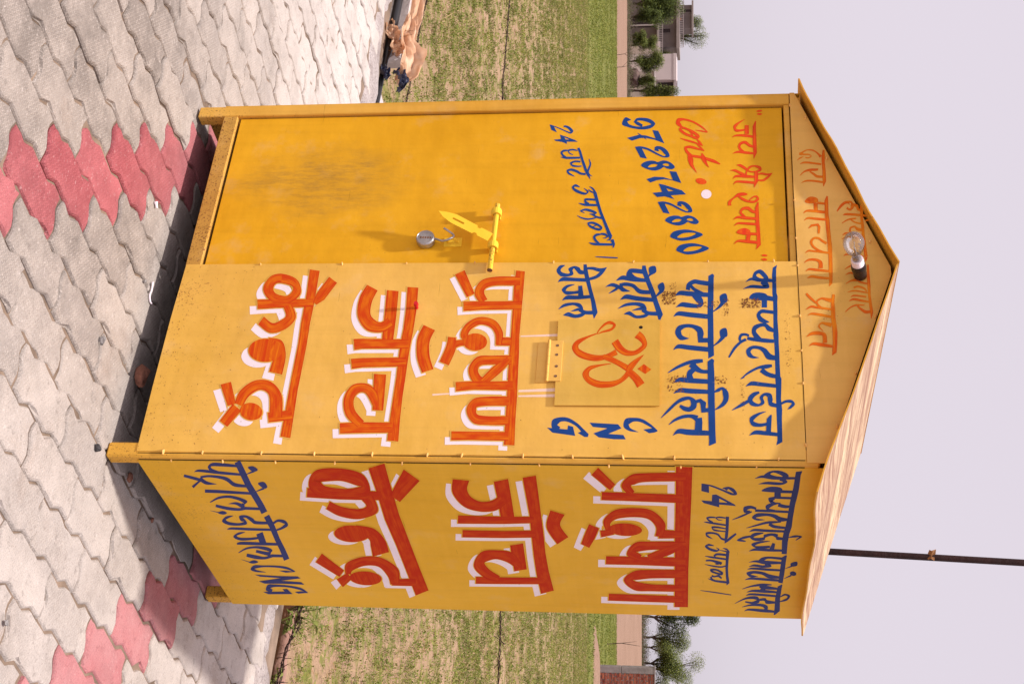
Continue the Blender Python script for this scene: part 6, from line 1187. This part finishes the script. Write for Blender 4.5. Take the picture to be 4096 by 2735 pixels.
for k in range(70):
    a = Vector((-3.86 + rng.gauss(0, .05), 2.0 + rng.gauss(0, .02), .045 + rng.gauss(0, .03))) - L0
    mb.tube([tuple(a), tuple(a + Vector((rng.uniform(-.04, .04), rng.uniform(-.03, .03), rng.uniform(-.02, .05))))], .0012, 4)
mb.build('fibre_tuft', M['dryleaf'], heap)['kind'] = 'stuff'
M['bluefilm'] = plain('dark_blue_plastic', (.035, .04, .085), .35, .4, 20, .4, 30, .5)
sc2 = empty('plastic_scrap', (-3.55, 2.03, .05), 'scrap of dark blue plastic at the end of the peach sheet', 'plastic scrap'); L0 = Vector((-3.55, 2.03, .05))
crumple('scrap_fold', rel((-3.60, 2.00, .06), (-3.555, 1.99, .10), (-3.50, 2.0, .12), (-3.475, 2.02, .09)), (.03, .08), (0, -.8, .5), sc2, M['bluefilm'], 3, 1.5)
crumple('scrap_fold', rel((-3.63, 1.99, -.02), (-3.585, 1.975, .0), (-3.54, 1.99, .03)), (.03, .06), (0, -.8, .5), sc2, M['bluefilm'], 7, 1.4)
# weathered log on the right behind the paving
M['log'] = plain('pinkish_bark', (.34, .19, .145), .95, .35, 5, .9, 30)
mb = MB(); mb.tube(crspline([(-.95, 2.13, -.03), (-.6, 2.12, -.035), (-.3, 2.10, -.03), (.0, 2.11, -.04), (.35, 2.10, -.03), (.8, 2.12, -.04)], 6), [.035 + .006 * math.sin(i * 1.3) for i in range(31)], 10)
tag(mb.build('log', M['log'], smooth=True), 'thin pinkish log lying along the paving edge right of the booth', 'log')
# barbed wire on wooden posts
M['wire'] = plain('rusty_wire', (.045, .022, .016), .7, .4, 40)
bw = MB(); bw.tube([(-.03, 0, -.012), (-.006, 0, 0), (.006, .004, .004), (.026, .002, .018)], .0016, 5); bw.tube([(.008, -.02, .02), (0, 0, 0), (-.006, .015, -.022)], .0016, 5); BARB = bw.mesh('barb', M['wire'])
def barbed(path, label, rad=.0030, step=.125, tangle=None):
    P = crspline(path, 40); root = empty('barbed_wire', tuple(P[0]), label, 'barbed wire', 'strands of barbed wire at the field edge'); P = P - P[0]
    s = np.concatenate([[0], np.cumsum(np.linalg.norm(np.diff(P, axis=0), axis=1))])
    n = int(s[-1] / .012); ss = np.linspace(0, s[-1], n); Q = np.stack([np.interp(ss, s, P[:, k]) for k in range(3)], 1)
    for ph in (0, math.pi):
        mb = MB(); mb.tube([(q[0], q[1] + rad * math.cos(a * 60 + ph), q[2] + rad * math.sin(a * 60 + ph)) for q, a in zip(Q, ss)], rad * .75, 5); mb.build('strand', M['wire'], root, smooth=True)
    d = .05
    while d < s[-1]:
        q = [np.interp(d, ss, Q[:, k]) for k in range(3)]; part('barb', BARB, root, q, (rng.uniform(0, 6), rng.uniform(0, 6), rng.uniform(0, 6))); d += step * rng.uniform(.8, 1.2)
    return root
barbed([(-5.3, 2.12, .62), (-4.29, 2.12, .642), (-3.77, 2.12, .655), (-3.48, 2.12, .665), (-2.0, 2.12, .77), (-.47, 2.12, .90), (-.12, 2.12, .92), (.9, 2.12, 1.0)], 'upper strand of barbed wire stretched across the field behind the booth')
barbed([(-5.3, 2.12, .20), (-4.31, 2.12, .145), (-4.16, 2.12, .132), (-3.85, 2.12, .128), (-3.5, 2.12, .120), (-2.0, 2.12, .05), (-.9, 2.09, .045), (-.48, 2.08, .035), (-.31, 2.05, .022), (-.09, 2.03, -.002), (.35, 2.02, -.02)], 'lower strand of barbed wire sagging to the paving edge', .0036)
barbed([(-.70, 2.10, .01), (-.50, 2.07, .052), (-.42, 2.06, .020), (-.33, 2.05, .045), (-.22, 2.04, .005), (-.10, 2.03, .012), (.05, 2.03, -.01)], 'short tangled end of barbed wire on the log right of the booth', .003, .06)
for x, lab in ((-5.3, 'weathered wooden fence post at the left end of the barbed wire'), (.9, 'weathered wooden fence post at the right end of the barbed wire')):
    mb = MB(); mb.tube([(x, 2.12, -.3), (x + .01, 2.12, .5), (x, 2.12, 1.2)], [.05, .045, .04], 9); tag(mb.build('fence_post', M['bark'], smooth=True), lab, 'post')
# leafy weed at the paving edge on the right
def leaf_quad(mb, base, d, up, ln_, wd, mi=0, fold=.25):
    s_ = d.cross(up).normalized(); up2 = s_.cross(d).normalized(); k = len(mb.v)
    tip = base + d * ln_ - up2 * ln_ * .2
    mb.v += [tuple(base), tuple(base + d * ln_ * .45 + s_ * wd + up2 * wd * fold), tuple(tip), tuple(base + d * ln_ * .45 - s_ * wd + up2 * wd * fold)]
    mb.face([k, k + 1, k + 2], mi); mb.face([k, k + 2, k + 3], mi)
for (loc, lab, nst, h, sd) in (((-.395, 2.08, -.05), 'leafy green weed sprouting through the log and barbed wire', 5, .20, 4), ((-.335, 2.02, -.04), 'low round-leaved weed hugging the cement ledge', 3, .08, 9), ((-.085, 2.03, -.05), 'single broad weed leaf by the log near the lower frame edge', 2, .06, 15)):
    r = random.Random(sd); w = empty('weed', loc, lab, 'weed', 'weeds at the paving edge'); st = MB(); lv = MB()
    for i in range(nst):
        a = r.uniform(0, 6.28); tip = Vector((math.cos(a) * h * .55, math.sin(a) * h * .4, h * r.uniform(.6, 1.1))); mid = tip * .5 + Vector((0, 0, h * .12))
        st.tube([(0, 0, 0), tuple(mid), tuple(tip)], [.0035, .0028, .0015], 5)
        for j in range(6):
            t = .3 + .7 * j / 5; b0 = tip * t + Vector((0, 0, h * .1 * (1 - t))); an = r.uniform(0, 6.28); leaf_quad(lv, b0, Vector((math.cos(an), math.sin(an), r.uniform(-.2, .6))).normalized(), Vector((0, 0, 1)), r.uniform(.035, .06), r.uniform(.008, .016), r.randint(0, 1))
    st.build('stem', M['leaf2'], w); lv.build('foliage', [M['leaf'], M['leaf2']], w)
# ================================================================== VEGETATION
def fast_quads(name, V, mi, mats, parent=None):
    n = len(V); me = bpy.data.meshes.new(name); me.vertices.add(4 * n); me.vertices.foreach_set('co', V.reshape(-1).astype(np.float32))
    me.loops.add(4 * n); me.loops.foreach_set('vertex_index', np.arange(4 * n, dtype=np.int32))
    me.polygons.add(n); me.polygons.foreach_set('loop_start', np.arange(0, 4 * n, 4, dtype=np.int32))
    try: me.polygons.foreach_set('loop_total', np.full(n, 4, dtype=np.int32))
    except Exception: pass
    for k in mats: me.materials.append(k)
    me.polygons.foreach_set('material_index', np.asarray(mi, dtype=np.int32)); me.update(calc_edges=True); me.validate()
    o = bpy.data.objects.new(name, me); COL.objects.link(o)
    if parent: o.parent = parent
    return o
def blades(base, az, el, L, w, droop=.2):
    d = np.stack([np.cos(az) * np.cos(el), np.sin(az) * np.cos(el), np.sin(el)], 1); s = np.stack([-np.sin(az), np.cos(az), np.zeros_like(az)], 1)
    mid = base + d * (L * .5)[:, None]; tip = base + d * L[:, None]; tip[:, 2] -= L * droop
    return np.stack([base, mid + s * w[:, None], tip, mid - s * w[:, None]], 1)
FW = np.array([FWD.x, FWD.y]); SV = np.array([SIDEV.x, SIDEV.y]); OG = np.array([ORG.x, ORG.y])
def field_xy(al, la): return OG + al[:, None] * FW + la[:, None] * SV
def field_zs(al, la):
    z = -.12 - .0431 * np.maximum(al, 0); a = np.clip((la + .89) / (al + 6) / .10 - .2, 0, 1); t = np.clip((al - 86) / 42, 0, 1)
    return z + 1.75 * (t * t * (3 - 2 * t)) * (a * a * (3 - 2 * a))
def lowfreq(x, y, s):
    return (np.sin(x * s * 1.3 + 1.1 * np.sin(y * s * .7)) + np.sin(y * s * 1.7 + 2 + 1.3 * np.sin(x * s * .9)) + np.sin((x + y) * s * 2.9 + 1)) / 3
def scatter(n, a0, a1, tmax=.30):
    al = np.sqrt(nr.uniform((a0 + 6) ** 2, (a1 + 6) ** 2, n)) - 6; tn_ = nr.uniform(-tmax, tmax, n)
    hid = (tn_ > -.165) & (tn_ < .17) & (nr.random(n) > .5); al, tn_ = al[~hid], tn_[~hid]
    la = -.89 + tn_ * (al + 6); return al, la
# seedlings on the near field
al, la = (np.concatenate(q) for q in zip(scatter(165000, .35, 37), scatter(26000, .25, 9))); xy = field_xy(al, la)
keep = (.8 * lowfreq(xy[:, 0], xy[:, 1], 3.1) + .8 * lowfreq(xy[:, 0], xy[:, 1], 11) + nr.normal(0, .30, len(al)) + al * .006 > -.14) & (xy[:, 1] > 2.22)
al, la, xy = al[keep], la[keep], xy[keep]; nt = len(al)
k = 9; idx = np.repeat(np.arange(nt), k); base = np.c_[xy[idx], field_zs(al, la)[idx]]
base[:, :2] += nr.normal(0, .015, (len(idx), 2)); base[:, 2] += np.abs(nr.normal(0, .014, len(idx))); sz = (nr.uniform(.6, 1.4, nt) * (.55 + .45 * np.minimum(al / 14, 1)))[idx]
big = 1.0
V = blades(base, nr.uniform(0, 6.28, len(idx)), nr.uniform(.35, 1.35, len(idx)), nr.uniform(.018, .036, len(idx)) * sz * big, nr.uniform(.004, .008, len(idx)) * sz * big)
mi = np.where(nr.random(len(idx)) < .14, 2, np.where(nr.random(nt)[idx] < .45, 1, 0))
tag(fast_quads('seedlings', V, mi, [M['sprout'], M['sprout2'], M['straw']]), 'sparse green seedlings sprouting from the sandy field', 'crop', kind='stuff')
# grassy weeds in loose drifts
al, la = scatter(24000, .3, 34); xy = field_xy(al, la)
keep = (lowfreq(xy[:, 0] + 3, xy[:, 1] * 2.4, 1.1) > .22) & (xy[:, 1] > 2.2); al, la, xy = al[keep], la[keep], xy[keep]; k = 6
idx = np.repeat(np.arange(len(al)), k); base = np.c_[xy[idx], field_zs(al, la)[idx]]; base[:, :2] += nr.normal(0, .03, (len(idx), 2))
V = blades(base, nr.uniform(0, 6.28, len(idx)), nr.uniform(.6, 1.45, len(idx)), nr.uniform(.03, .075, len(idx)), nr.uniform(.0015, .0032, len(idx)), .25)
tag(fast_quads('field_grass', V, np.where(nr.random(len(idx)) < .3, 1, 0), [M['sprout'], M['sprout2']]), 'thin green grass growing in drifts between the seedlings', 'grass', kind='stuff')
# straw
al, la = scatter(2600, .4, 30); xy = field_xy(al, la); ok = xy[:, 1] > 2.25; al, la, xy = al[ok], la[ok], xy[ok]
base = np.c_[xy, field_zs(al, la) + .01]
V = blades(base, nr.uniform(0, 6.28, len(al)), nr.uniform(.0, .5, len(al)), nr.uniform(.08, .38, len(al)), nr.uniform(.0015, .003, len(al)), .05)
tag(fast_quads('straw', V, np.zeros(len(al), int), [M['straw']]), 'dry straw stalks scattered over the field', 'straw', kind='stuff')
al, la = scatter(26000, .25, 13); xy = field_xy(al, la); ok = xy[:, 1] > 2.2; al, la, xy = al[ok], la[ok], xy[ok]; base = np.c_[xy, field_zs(al, la) + .006]
V = blades(base, nr.uniform(0, 6.28, len(al)), nr.uniform(.0, .35, len(al)), nr.uniform(.015, .07, len(al)), nr.uniform(.001, .0026, len(al)), .05)
tag(fast_quads('dry_litter', V, nr.integers(0, 2, len(al)), [M['straw'], M['dryleaf']]), 'short dry litter lying on the soil near the paving', 'litter', kind='stuff')
# dense green crop farther out
al, la = scatter(60000, 36.5, 88, .27); xy = field_xy(al, la); keep = lowfreq(xy[:, 0], xy[:, 1], .5) + nr.normal(0, .5, len(al)) > -.45
al, la, xy = al[keep], la[keep], xy[keep]; k = 4; idx = np.repeat(np.arange(len(al)), k); base = np.c_[xy[idx], field_zs(al, la)[idx]]; base[:, :2] += nr.normal(0, .10, (len(idx), 2))
V = blades(base, nr.uniform(0, 6.28, len(idx)), nr.uniform(.4, 1.3, len(idx)), nr.uniform(.05, .12, len(idx)), nr.uniform(.010, .024, len(idx)))
tag(fast_quads('green_crop', V, nr.integers(0, 2, len(idx)), [M['sprout'], M['sprout2']]), 'dense low green crop in the farther field', 'crop', kind='stuff')
# dry scrub line where the sandy strip ends
def scrub(name, label, a0, a1, t0, t1, n, h, mats):
    al = nr.uniform(a0, a1, n); tn_ = nr.uniform(t0, t1, n); la = -.89 + tn_ * (al + 6); xy = field_xy(al, la)
    hh = h * (.5 + .7 * lowfreq(xy[:, 0], xy[:, 1], .8) + .5 * lowfreq(xy[:, 0], xy[:, 1], 2.7)); base = np.c_[xy, field_zs(al, la) + nr.random(n) ** 1.7 * np.maximum(hh, .15)]
    V = blades(base, nr.uniform(0, 6.28, n), nr.uniform(-.3, 1.4, n), nr.uniform(.07, .20, n), nr.uniform(.012, .04, n), 0)
    tag(fast_quads(name, V, nr.integers(0, len(mats), n), mats), label, 'scrub', kind='stuff')
M['brush'] = leafmat('dry_brush', (.17, .125, .09), .4); M['brush2'] = leafmat('grey_brush', (.11, .085, .07), .4)
scrub('dry_scrub', 'low dry brown scrub along the end of the sandy strip left of the booth', 158, 172, -.27, -.15, 30000, .95, [M['brush'], M['brush2'], M['leafd']])
scrub('dry_scrub', 'dark dry scrub under the trees right of the booth', 129, 140, .15, .27, 26000, .85, [M['brush2'], M['brush'], M['leafd']])

def crown_quads(lumps, n, leaf, seed, flat=.7):
    r = np.random.default_rng(seed); L = np.array(lumps, float); vol = L[:, 3] * L[:, 4] * L[:, 5]; pr = vol ** .75; pr /= pr.sum()
    w = r.choice(len(L), n, p=pr); d = r.normal(0, 1, (n, 3)); d /= np.linalg.norm(d, axis=1)[:, None]; rad = r.random(n) ** .38
    base = L[w, :3] + d * L[w, 3:6] * rad[:, None]
    # small twig clusters give the uneven outline
    cl = r.normal(0, 1, (max(n // 14, 1), 3)); base += cl[r.integers(0, len(cl), n)] * leaf * .55
    az = r.uniform(0, 6.28, n); el = r.uniform(-.9, .9, n)
    return blades(base, az, el, leaf * r.uniform(.6, 1.5, n), leaf * r.uniform(.20, .42, n), .1)
def tree(label, al, la, h, hw, seed, mats, lean=0., trunk=.34, leaf=.17, n=2600, sparse=1., group='trees beyond the fields', fork=True, ntop=7):
    h *= 1.06; hw *= 1.12; trunk *= .85; r = random.Random(seed); p = field_pt(al, la); root = empty('tree', p, label, 'tree', group, rz=.598)
    lum = []; zc = h * (trunk + (1 - trunk) * .5); rz_ = h * (1 - trunk) * .5
    for i in range(ntop):
        a = r.uniform(0, 6.28); q = r.uniform(.30, .85); zz = r.uniform(-.8, .95)
        k = math.sqrt(max(1 - zz * zz, .1)); s = r.uniform(.34, .62)
        lum.append((math.cos(a) * hw * q * k + lean * (zz + 1) * .5, math.sin(a) * hw * q * k, zc + zz * rz_ * .8, hw * s, hw * s, rz_ * s * .8))
    lum += [(lean * .5, 0, zc, hw * .62, hw * .62, rz_ * .62), (lean * .3, 0, zc - rz_ * .4, hw * .6, hw * .6, rz_ * .4)]
    V = crown_quads(lum, int(n * sparse * 2.8), leaf * .9, seed); fast_quads('crown', V, np.random.default_rng(seed).integers(0, len(mats), len(V)), mats, root)
    tb = MB(); th = h * trunk; t0 = .045 * h ** .8
    tb.tube([(0, 0, -.2), (r.uniform(-.1, .1), 0, th * .5), (lean * .15, 0, th)], [t0, t0 * .8, t0 * .62], 7)
    for l in lum[:6 if fork else 3]:
        m_ = (l[0] * .45 + r.uniform(-.15, .15), l[1] * .45, th + (l[2] - th) * .45)
        tb.tube([(lean * .15, 0, th * .92), m_, (l[0], l[1], l[2])], [t0 * .55, t0 * .36, t0 * .12], 5)
    tb.build('trunk', M['bark'], root); return root
G1, G2, G3 = [M['leaf'], M['leaf2'], M['leafd']], [M['leaf'], M['leafd'], M['leafd']], [M['leafg'], M['leaf2'], M['leafg']]
tree('large dark broadleaf tree in front of the grey house at the upper frame edge', 179, -45.6, 6.9, 2.9, 31, G2, leaf=.22, n=6500, ntop=11, trunk=.2)
tree('dark leafy tree cut by the upper frame edge beside the grey house', 182, -47.6, 5.9, 2.1, 32, G2, leaf=.22, n=4200, ntop=9, trunk=.22)
tree('slim dark bushy tree at the foot of the large broadleaf tree', 169, -41.5, 3.9, .9, 33, G2, leaf=.16, n=2200, trunk=.12)
tree('round green bush below the grey house balcony', 166, -38.1, 2.2, 1.1, 34, G1, leaf=.15, n=2200, trunk=.12)
tree('small green tree against the grey house wall', 179, -40.2, 3.9, .95, 35, G1, leaf=.15, n=1900, trunk=.35)
tree('dense rounded green tree in front of the white house', 172, -36.7, 4.1, 1.5, 36, G1, leaf=.17, n=4200, trunk=.22, ntop=10)
tree('tall thin-leaved tree showing above the grey house roof', 210, -50.0, 11.4, 1.2, 37, G3, leaf=.17, n=2100, trunk=.60, sparse=.9)
tree('tallest airy tree behind the grey house, leaning to the right', 213, -48.7, 12.8, 1.5, 38, G3, leaf=.17, n=2300, trunk=.56, lean=1.0, sparse=.85)
tree('green treetop between the grey house and the white house', 196, -42.3, 6.7, .9, 39, G1, leaf=.16, n=1800, trunk=.45)
tree('bushy green tree covering the dark opening of the white house', 170, -32.5, 6.1, 1.05, 40, G1, leaf=.17, n=3200, trunk=.3)
tree('lower green bush in front of the plaster shed next to the booth', 171.5, -34.0, 3.6, .8, 41, G1, leaf=.15, n=1700, trunk=.3)
tree('dark green tree half hidden by the right edge of the booth', 144, 28.5, 5.7, 1.5, 51, G2, leaf=.17, n=3400, trunk=.28, lean=.3)
tree('feathery acacia with a forked trunk right of the booth', 144.4, 30.75, 5.0, 1.85, 52, [M['leafg'], M['leaf2'], M['leaf']], leaf=.14, n=4200, trunk=.26, ntop=9)
tree('dense dark green acacia standing above the brick wall', 134.4, 31.3, 4.5, 1.75, 53, G1, leaf=.15, n=4400, trunk=.24, ntop=9)
tree('pale feathery tree behind the brick wall at the lower frame edge', 159.5, 37.7, 7.1, 2.0, 54, G3, leaf=.15, n=2600, trunk=.35, sparse=.8)
tree('branchy shrub just behind the brick wall', 132.4, 32.9, 3.0, 1.1, 55, G3, leaf=.13, n=1100, trunk=.3)
tree('small acacia filling the gap between two larger ones', 149.5, 33.0, 3.8, 1.4, 56, [M['leafg'], M['leaf2']], leaf=.13, n=1500, trunk=.3)
# bare twigs standing in the fields
for (al_, la_, h, sd, lab) in ((60, 13.4, 1.6, 3, 'bare curved twig standing in the sandy strip right of the booth'), (62, 15.6, 1.5, 5, 'bare straight twig standing in front of the brick wall top'), (88, -20.2, 1.2, 8, 'dark bare stick standing in the sandy strip left of the booth'), (86, -19.0, .9, 9, 'thin slanting twig next to the bare stick')):
    r = random.Random(sd); p = field_pt(al_, la_); mb = MB(); a = (r.uniform(-.15, .15), 0, h * .45)
    mb.tube([(0, 0, -.1), a, (r.uniform(-.4, .4), 0, h)], [.022, .018, .008], 6); mb.tube([a, (r.uniform(-.6, .6), .1, h * .9)], [.014, .006], 5)
    o = mb.build('bare_twig', M['bark'], loc=p); o.rotation_euler = (0, 0, .598); tag(o, lab, 'twig')

# ================================================================== BUILDINGS beyond the fields
M['render'] = plain('grey_render', (.175, .142, .13), .9, .14, .8, .2, 6); M['render_l'] = plain('slab_concrete', (.26, .215, .195), .9, .12, .9)
M['whitewall'] = plain('pale_limewash', (.56, .47, .455), .9, .06, .5); M['plaster'] = plain('stained_plaster', (.42, .345, .30), .9, .2, .9)
M['pane'] = plain('dark_opening', (.035, .022, .022), .5, .3); M['rail_w'] = plain('railing_paint', (.34, .29, .28), .6, .1)
M['mound'] = plain('dung_heap', (.13, .085, .075), .95, .3, 3, .6, 8)
def P_(name, mat, parent, *boxes):
    mb = MB()
    for bx in boxes: mb.box(*bx)
    return mb.build(name, mat, parent)
def railing(parent, x0, x1, y, z0, z1, mat, step=.30):
    rl = P_('railing', mat, parent, (x0, x1, y - .04, y + .04, z1 - .08, z1), (x0, x1, y - .03, y + .03, z0, z0 + .07))
    me = MB(); me.box(-.035, .035, -.03, .03, z0 + .07, z1 - .08); bal = me.mesh('baluster', mat); x = x0 + .15
    while x < x1: part('baluster', bal, rl, (x, y, 0)); x += step
    return rl
p = field_pt(194.6, -43.2)
hs_ = empty('grey_house', (p.x, p.y, -8.7), 'unfinished three-storey grey rendered house with balconies, behind the trees', 'house', rz=.598)
P_('wall', M['render'], hs_, (-9.5, -.2, .9, 8, -.4, 4.1)); P_('wall', M['render'], hs_, (-9.5, 0, .6, 8, 4.4, 6.9)); P_('wall', M['render'], hs_, (-6.0, -2.7, .8, 5, 7.35, 9.05))
P_('balcony_slab', M['render_l'], hs_, (-10, .5, -.7, 8, 4.15, 4.38)); P_('balcony_slab', M['render_l'], hs_, (-10, .45, -.6, 8, 6.92, 7.32)); P_('roof_slab', M['render_l'], hs_, (-6.5, -2.35, .2, 5.4, 9.06, 9.30))
railing(hs_, -5.2, .35, -.55, 4.40, 5.0, M['rail_w'], .26); railing(hs_, -6.9, .3, -.45, 7.34, 7.95, M['rail_w'], .26)
for (x0, x1, z0, z1) in ((-2.65, -2.05, 4.55, 6.0), (-5.6, -4.3, 4.45, 6.6), (-5.35, -4.95, 7.45, 8.95), (-7.4, -6.6, 4.6, 6.1)):
    w_ = P_('window', M['pane'], hs_, (x0, x1, .55 if z0 < 7 else .75, .597 if z0 < 7 else .797, z0, z1)); P_('frame', M['render_l'], w_, (x0 - .06, x0, .50 if z0 < 7 else .70, .599 if z0 < 7 else .799, z0, z1), (x1, x1 + .06, .50 if z0 < 7 else .70, .599 if z0 < 7 else .799, z0, z1))
P_('doorway', M['pane'], hs_, (-4.6, -3.0, .83, .897, 0, 3.9)); P_('column', M['rail_w'], hs_, (-3.1, -2.9, -.6, -.4, 0, 4.14))
P_('planter', M['dryleaf'], hs_, (-4.0, -3.7, .1, .4, 7.35, 7.6))
p = field_pt(185, -36.65)
wh = empty('white_house', (p.x, p.y, -8.1), 'pale limewashed flat-roofed house with a dark upper opening', 'house', rz=.598)
P_('wall', M['whitewall'], wh, (-3.5, 0, 0, 6, -.3, 6.05)); P_('parapet', M['whitewall'], wh, (-3.55, .05, -.05, 6, 6.06, 6.48)); P_('wall', M['whitewall'], wh, (.0, 6, 1.4, 6, -.3, 6.05))
P_('window', M['pane'], wh, (.15, 1.3, 1.34, 1.39, 3.9, 6.0)); P_('sill', M['rail_w'], wh, (.05, 1.4, 1.1, 1.38, 3.5, 3.85)); P_('roof_slab', M['render_l'], wh, (.06, 6.1, .5, 6, 6.06, 6.16)); railing(wh, .1, 3.2, .6, 6.17, 6.6, M['rail_w'], .22)
p = field_pt(188.5, -41.6)
lw = empty('stair_house', (p.x, p.y, -8.3), 'small pale stair building with a slatted parapet between the two houses', 'house', rz=.598)
P_('wall', M['plaster'], lw, (-1.0, 1.0, 0, 3, -.2, 4.0)); P_('parapet', M['whitewall'], lw, (-1.0, 1.0, -.02, .12, 4.01, 4.35)); railing(lw, -1.0, .6, .02, 4.36, 4.75, M['rail_w'], .2)
p = field_pt(176.6, -36.2)
sh_ = empty('plaster_shed', (p.x, p.y, -7.8), 'low stained plaster shed below the white house', 'shed', rz=.598)
P_('wall', M['plaster'], sh_, (0, 5.2, 0, 4, -.2, 3.35)); P_('roof_slab', M['render_l'], sh_, (-.15, 5.3, -.2, 4.1, 3.36, 3.5))
vn = MB(); vn.box(-.09, .09, -.04, -.004, -.09, .09); VENT = vn.mesh('vent_hole', M['pane'])
for i in range(4):
    for j in range(2): part('vent_hole', VENT, sh_, (.75 + i * .22, 0, 2.15 + j * .24))
o = stone('dung_heap', field_pt(171.5, -34.3) + Vector((0, 0, .75)), (1.25, .9, .85), M['mound'], 'dark rounded dung heap in front of the plaster shed', 'heap', 4); o.rotation_euler = (0, 0, .598)
# brick wall on the right
M['brick'] = None
def brickmat():
    n = NT('fired_brick'); r = n.rnd(); c = n.mix(n.step(r, 0, 1), (.20, .045, .035), (.40, .13, .075)); c = n.mix(n.step(n.noise(n.pos(), 12, 4), .5, .7, 0, .7), c, (.26, .17, .14)); n.bump(n.noise(n.pos(), 40, 4), .5, .01); return n.fin(c, .9, .1)
M['brick'] = brickmat(); M['mortar'] = plain('grey_mortar', (.20, .175, .165), .95, .3, 5)
M['pillar'] = plain('rough_concrete', (.25, .215, .205), .95, .2, 4, .8, 16)
p = field_pt(44.0, 10.72); bwl = empty('brick_wall', (p.x, p.y, -2.1), 'rough red brick boundary wall with a grey concrete end pillar', 'wall', rz=.598)
P_('mortar_core', M['mortar'], bwl, (.235, 3.2, .012, .22, -.3, 2.20))
for z0, z1 in ((-.3, 1.02), (1.03, 2.20)): mb = MB(); mb.box(0, .23, -.02, .24, z0, z1); mb.build('pillar_block', M['pillar'], bwl, bevel=.012)
bk = MB(); bk.box(-.112, .112, 0, .1, -.037, .037); BR = bk.mesh('brick', M['brick'], bevel=.006)
for rw in range(26):
    z = .03 + rw * .0868; x = .36 - (.118 if rw % 2 else 0) + rng.uniform(-.02, .02)
    while x < 2.0:
        part('brick', BR, bwl, (x, rng.uniform(-.012, .008), z + rng.uniform(-.006, .006)), (0, rng.uniform(-.02, .02), 0), (rng.uniform(.88, 1.02), 1, rng.uniform(.9, 1.05))); x += .238
mb = MB(); mb.box(-.04, 3.2, -.03, .25, 2.201, 2.235); mb.build('coping', M['pillar'], bwl)
# earth bank in front of the wall
mb = MB(); nb = 26
for i in range(nb + 1):
    for j in range(9):
        la_ = 8.2 + 8 * i / nb; al_ = 41.5 + 3 * j / 8; q = field_pt(al_, la_); hgt = .26 * math.sin(math.pi * j / 8) ** 1.2 * sstep(8.2, 10.6, la_) + rng.uniform(-.02, .02) * (0 < j < 8)
        mb.v.append((q.x, q.y, q.z - .05 + hgt))
for i in range(nb):
    for j in range(8): mb.face([i * 9 + j, (i + 1) * 9 + j, (i + 1) * 9 + j + 1, i * 9 + j + 1])
tag(mb.build('earth_bank', M['sand'], smooth=True), kind='structure')
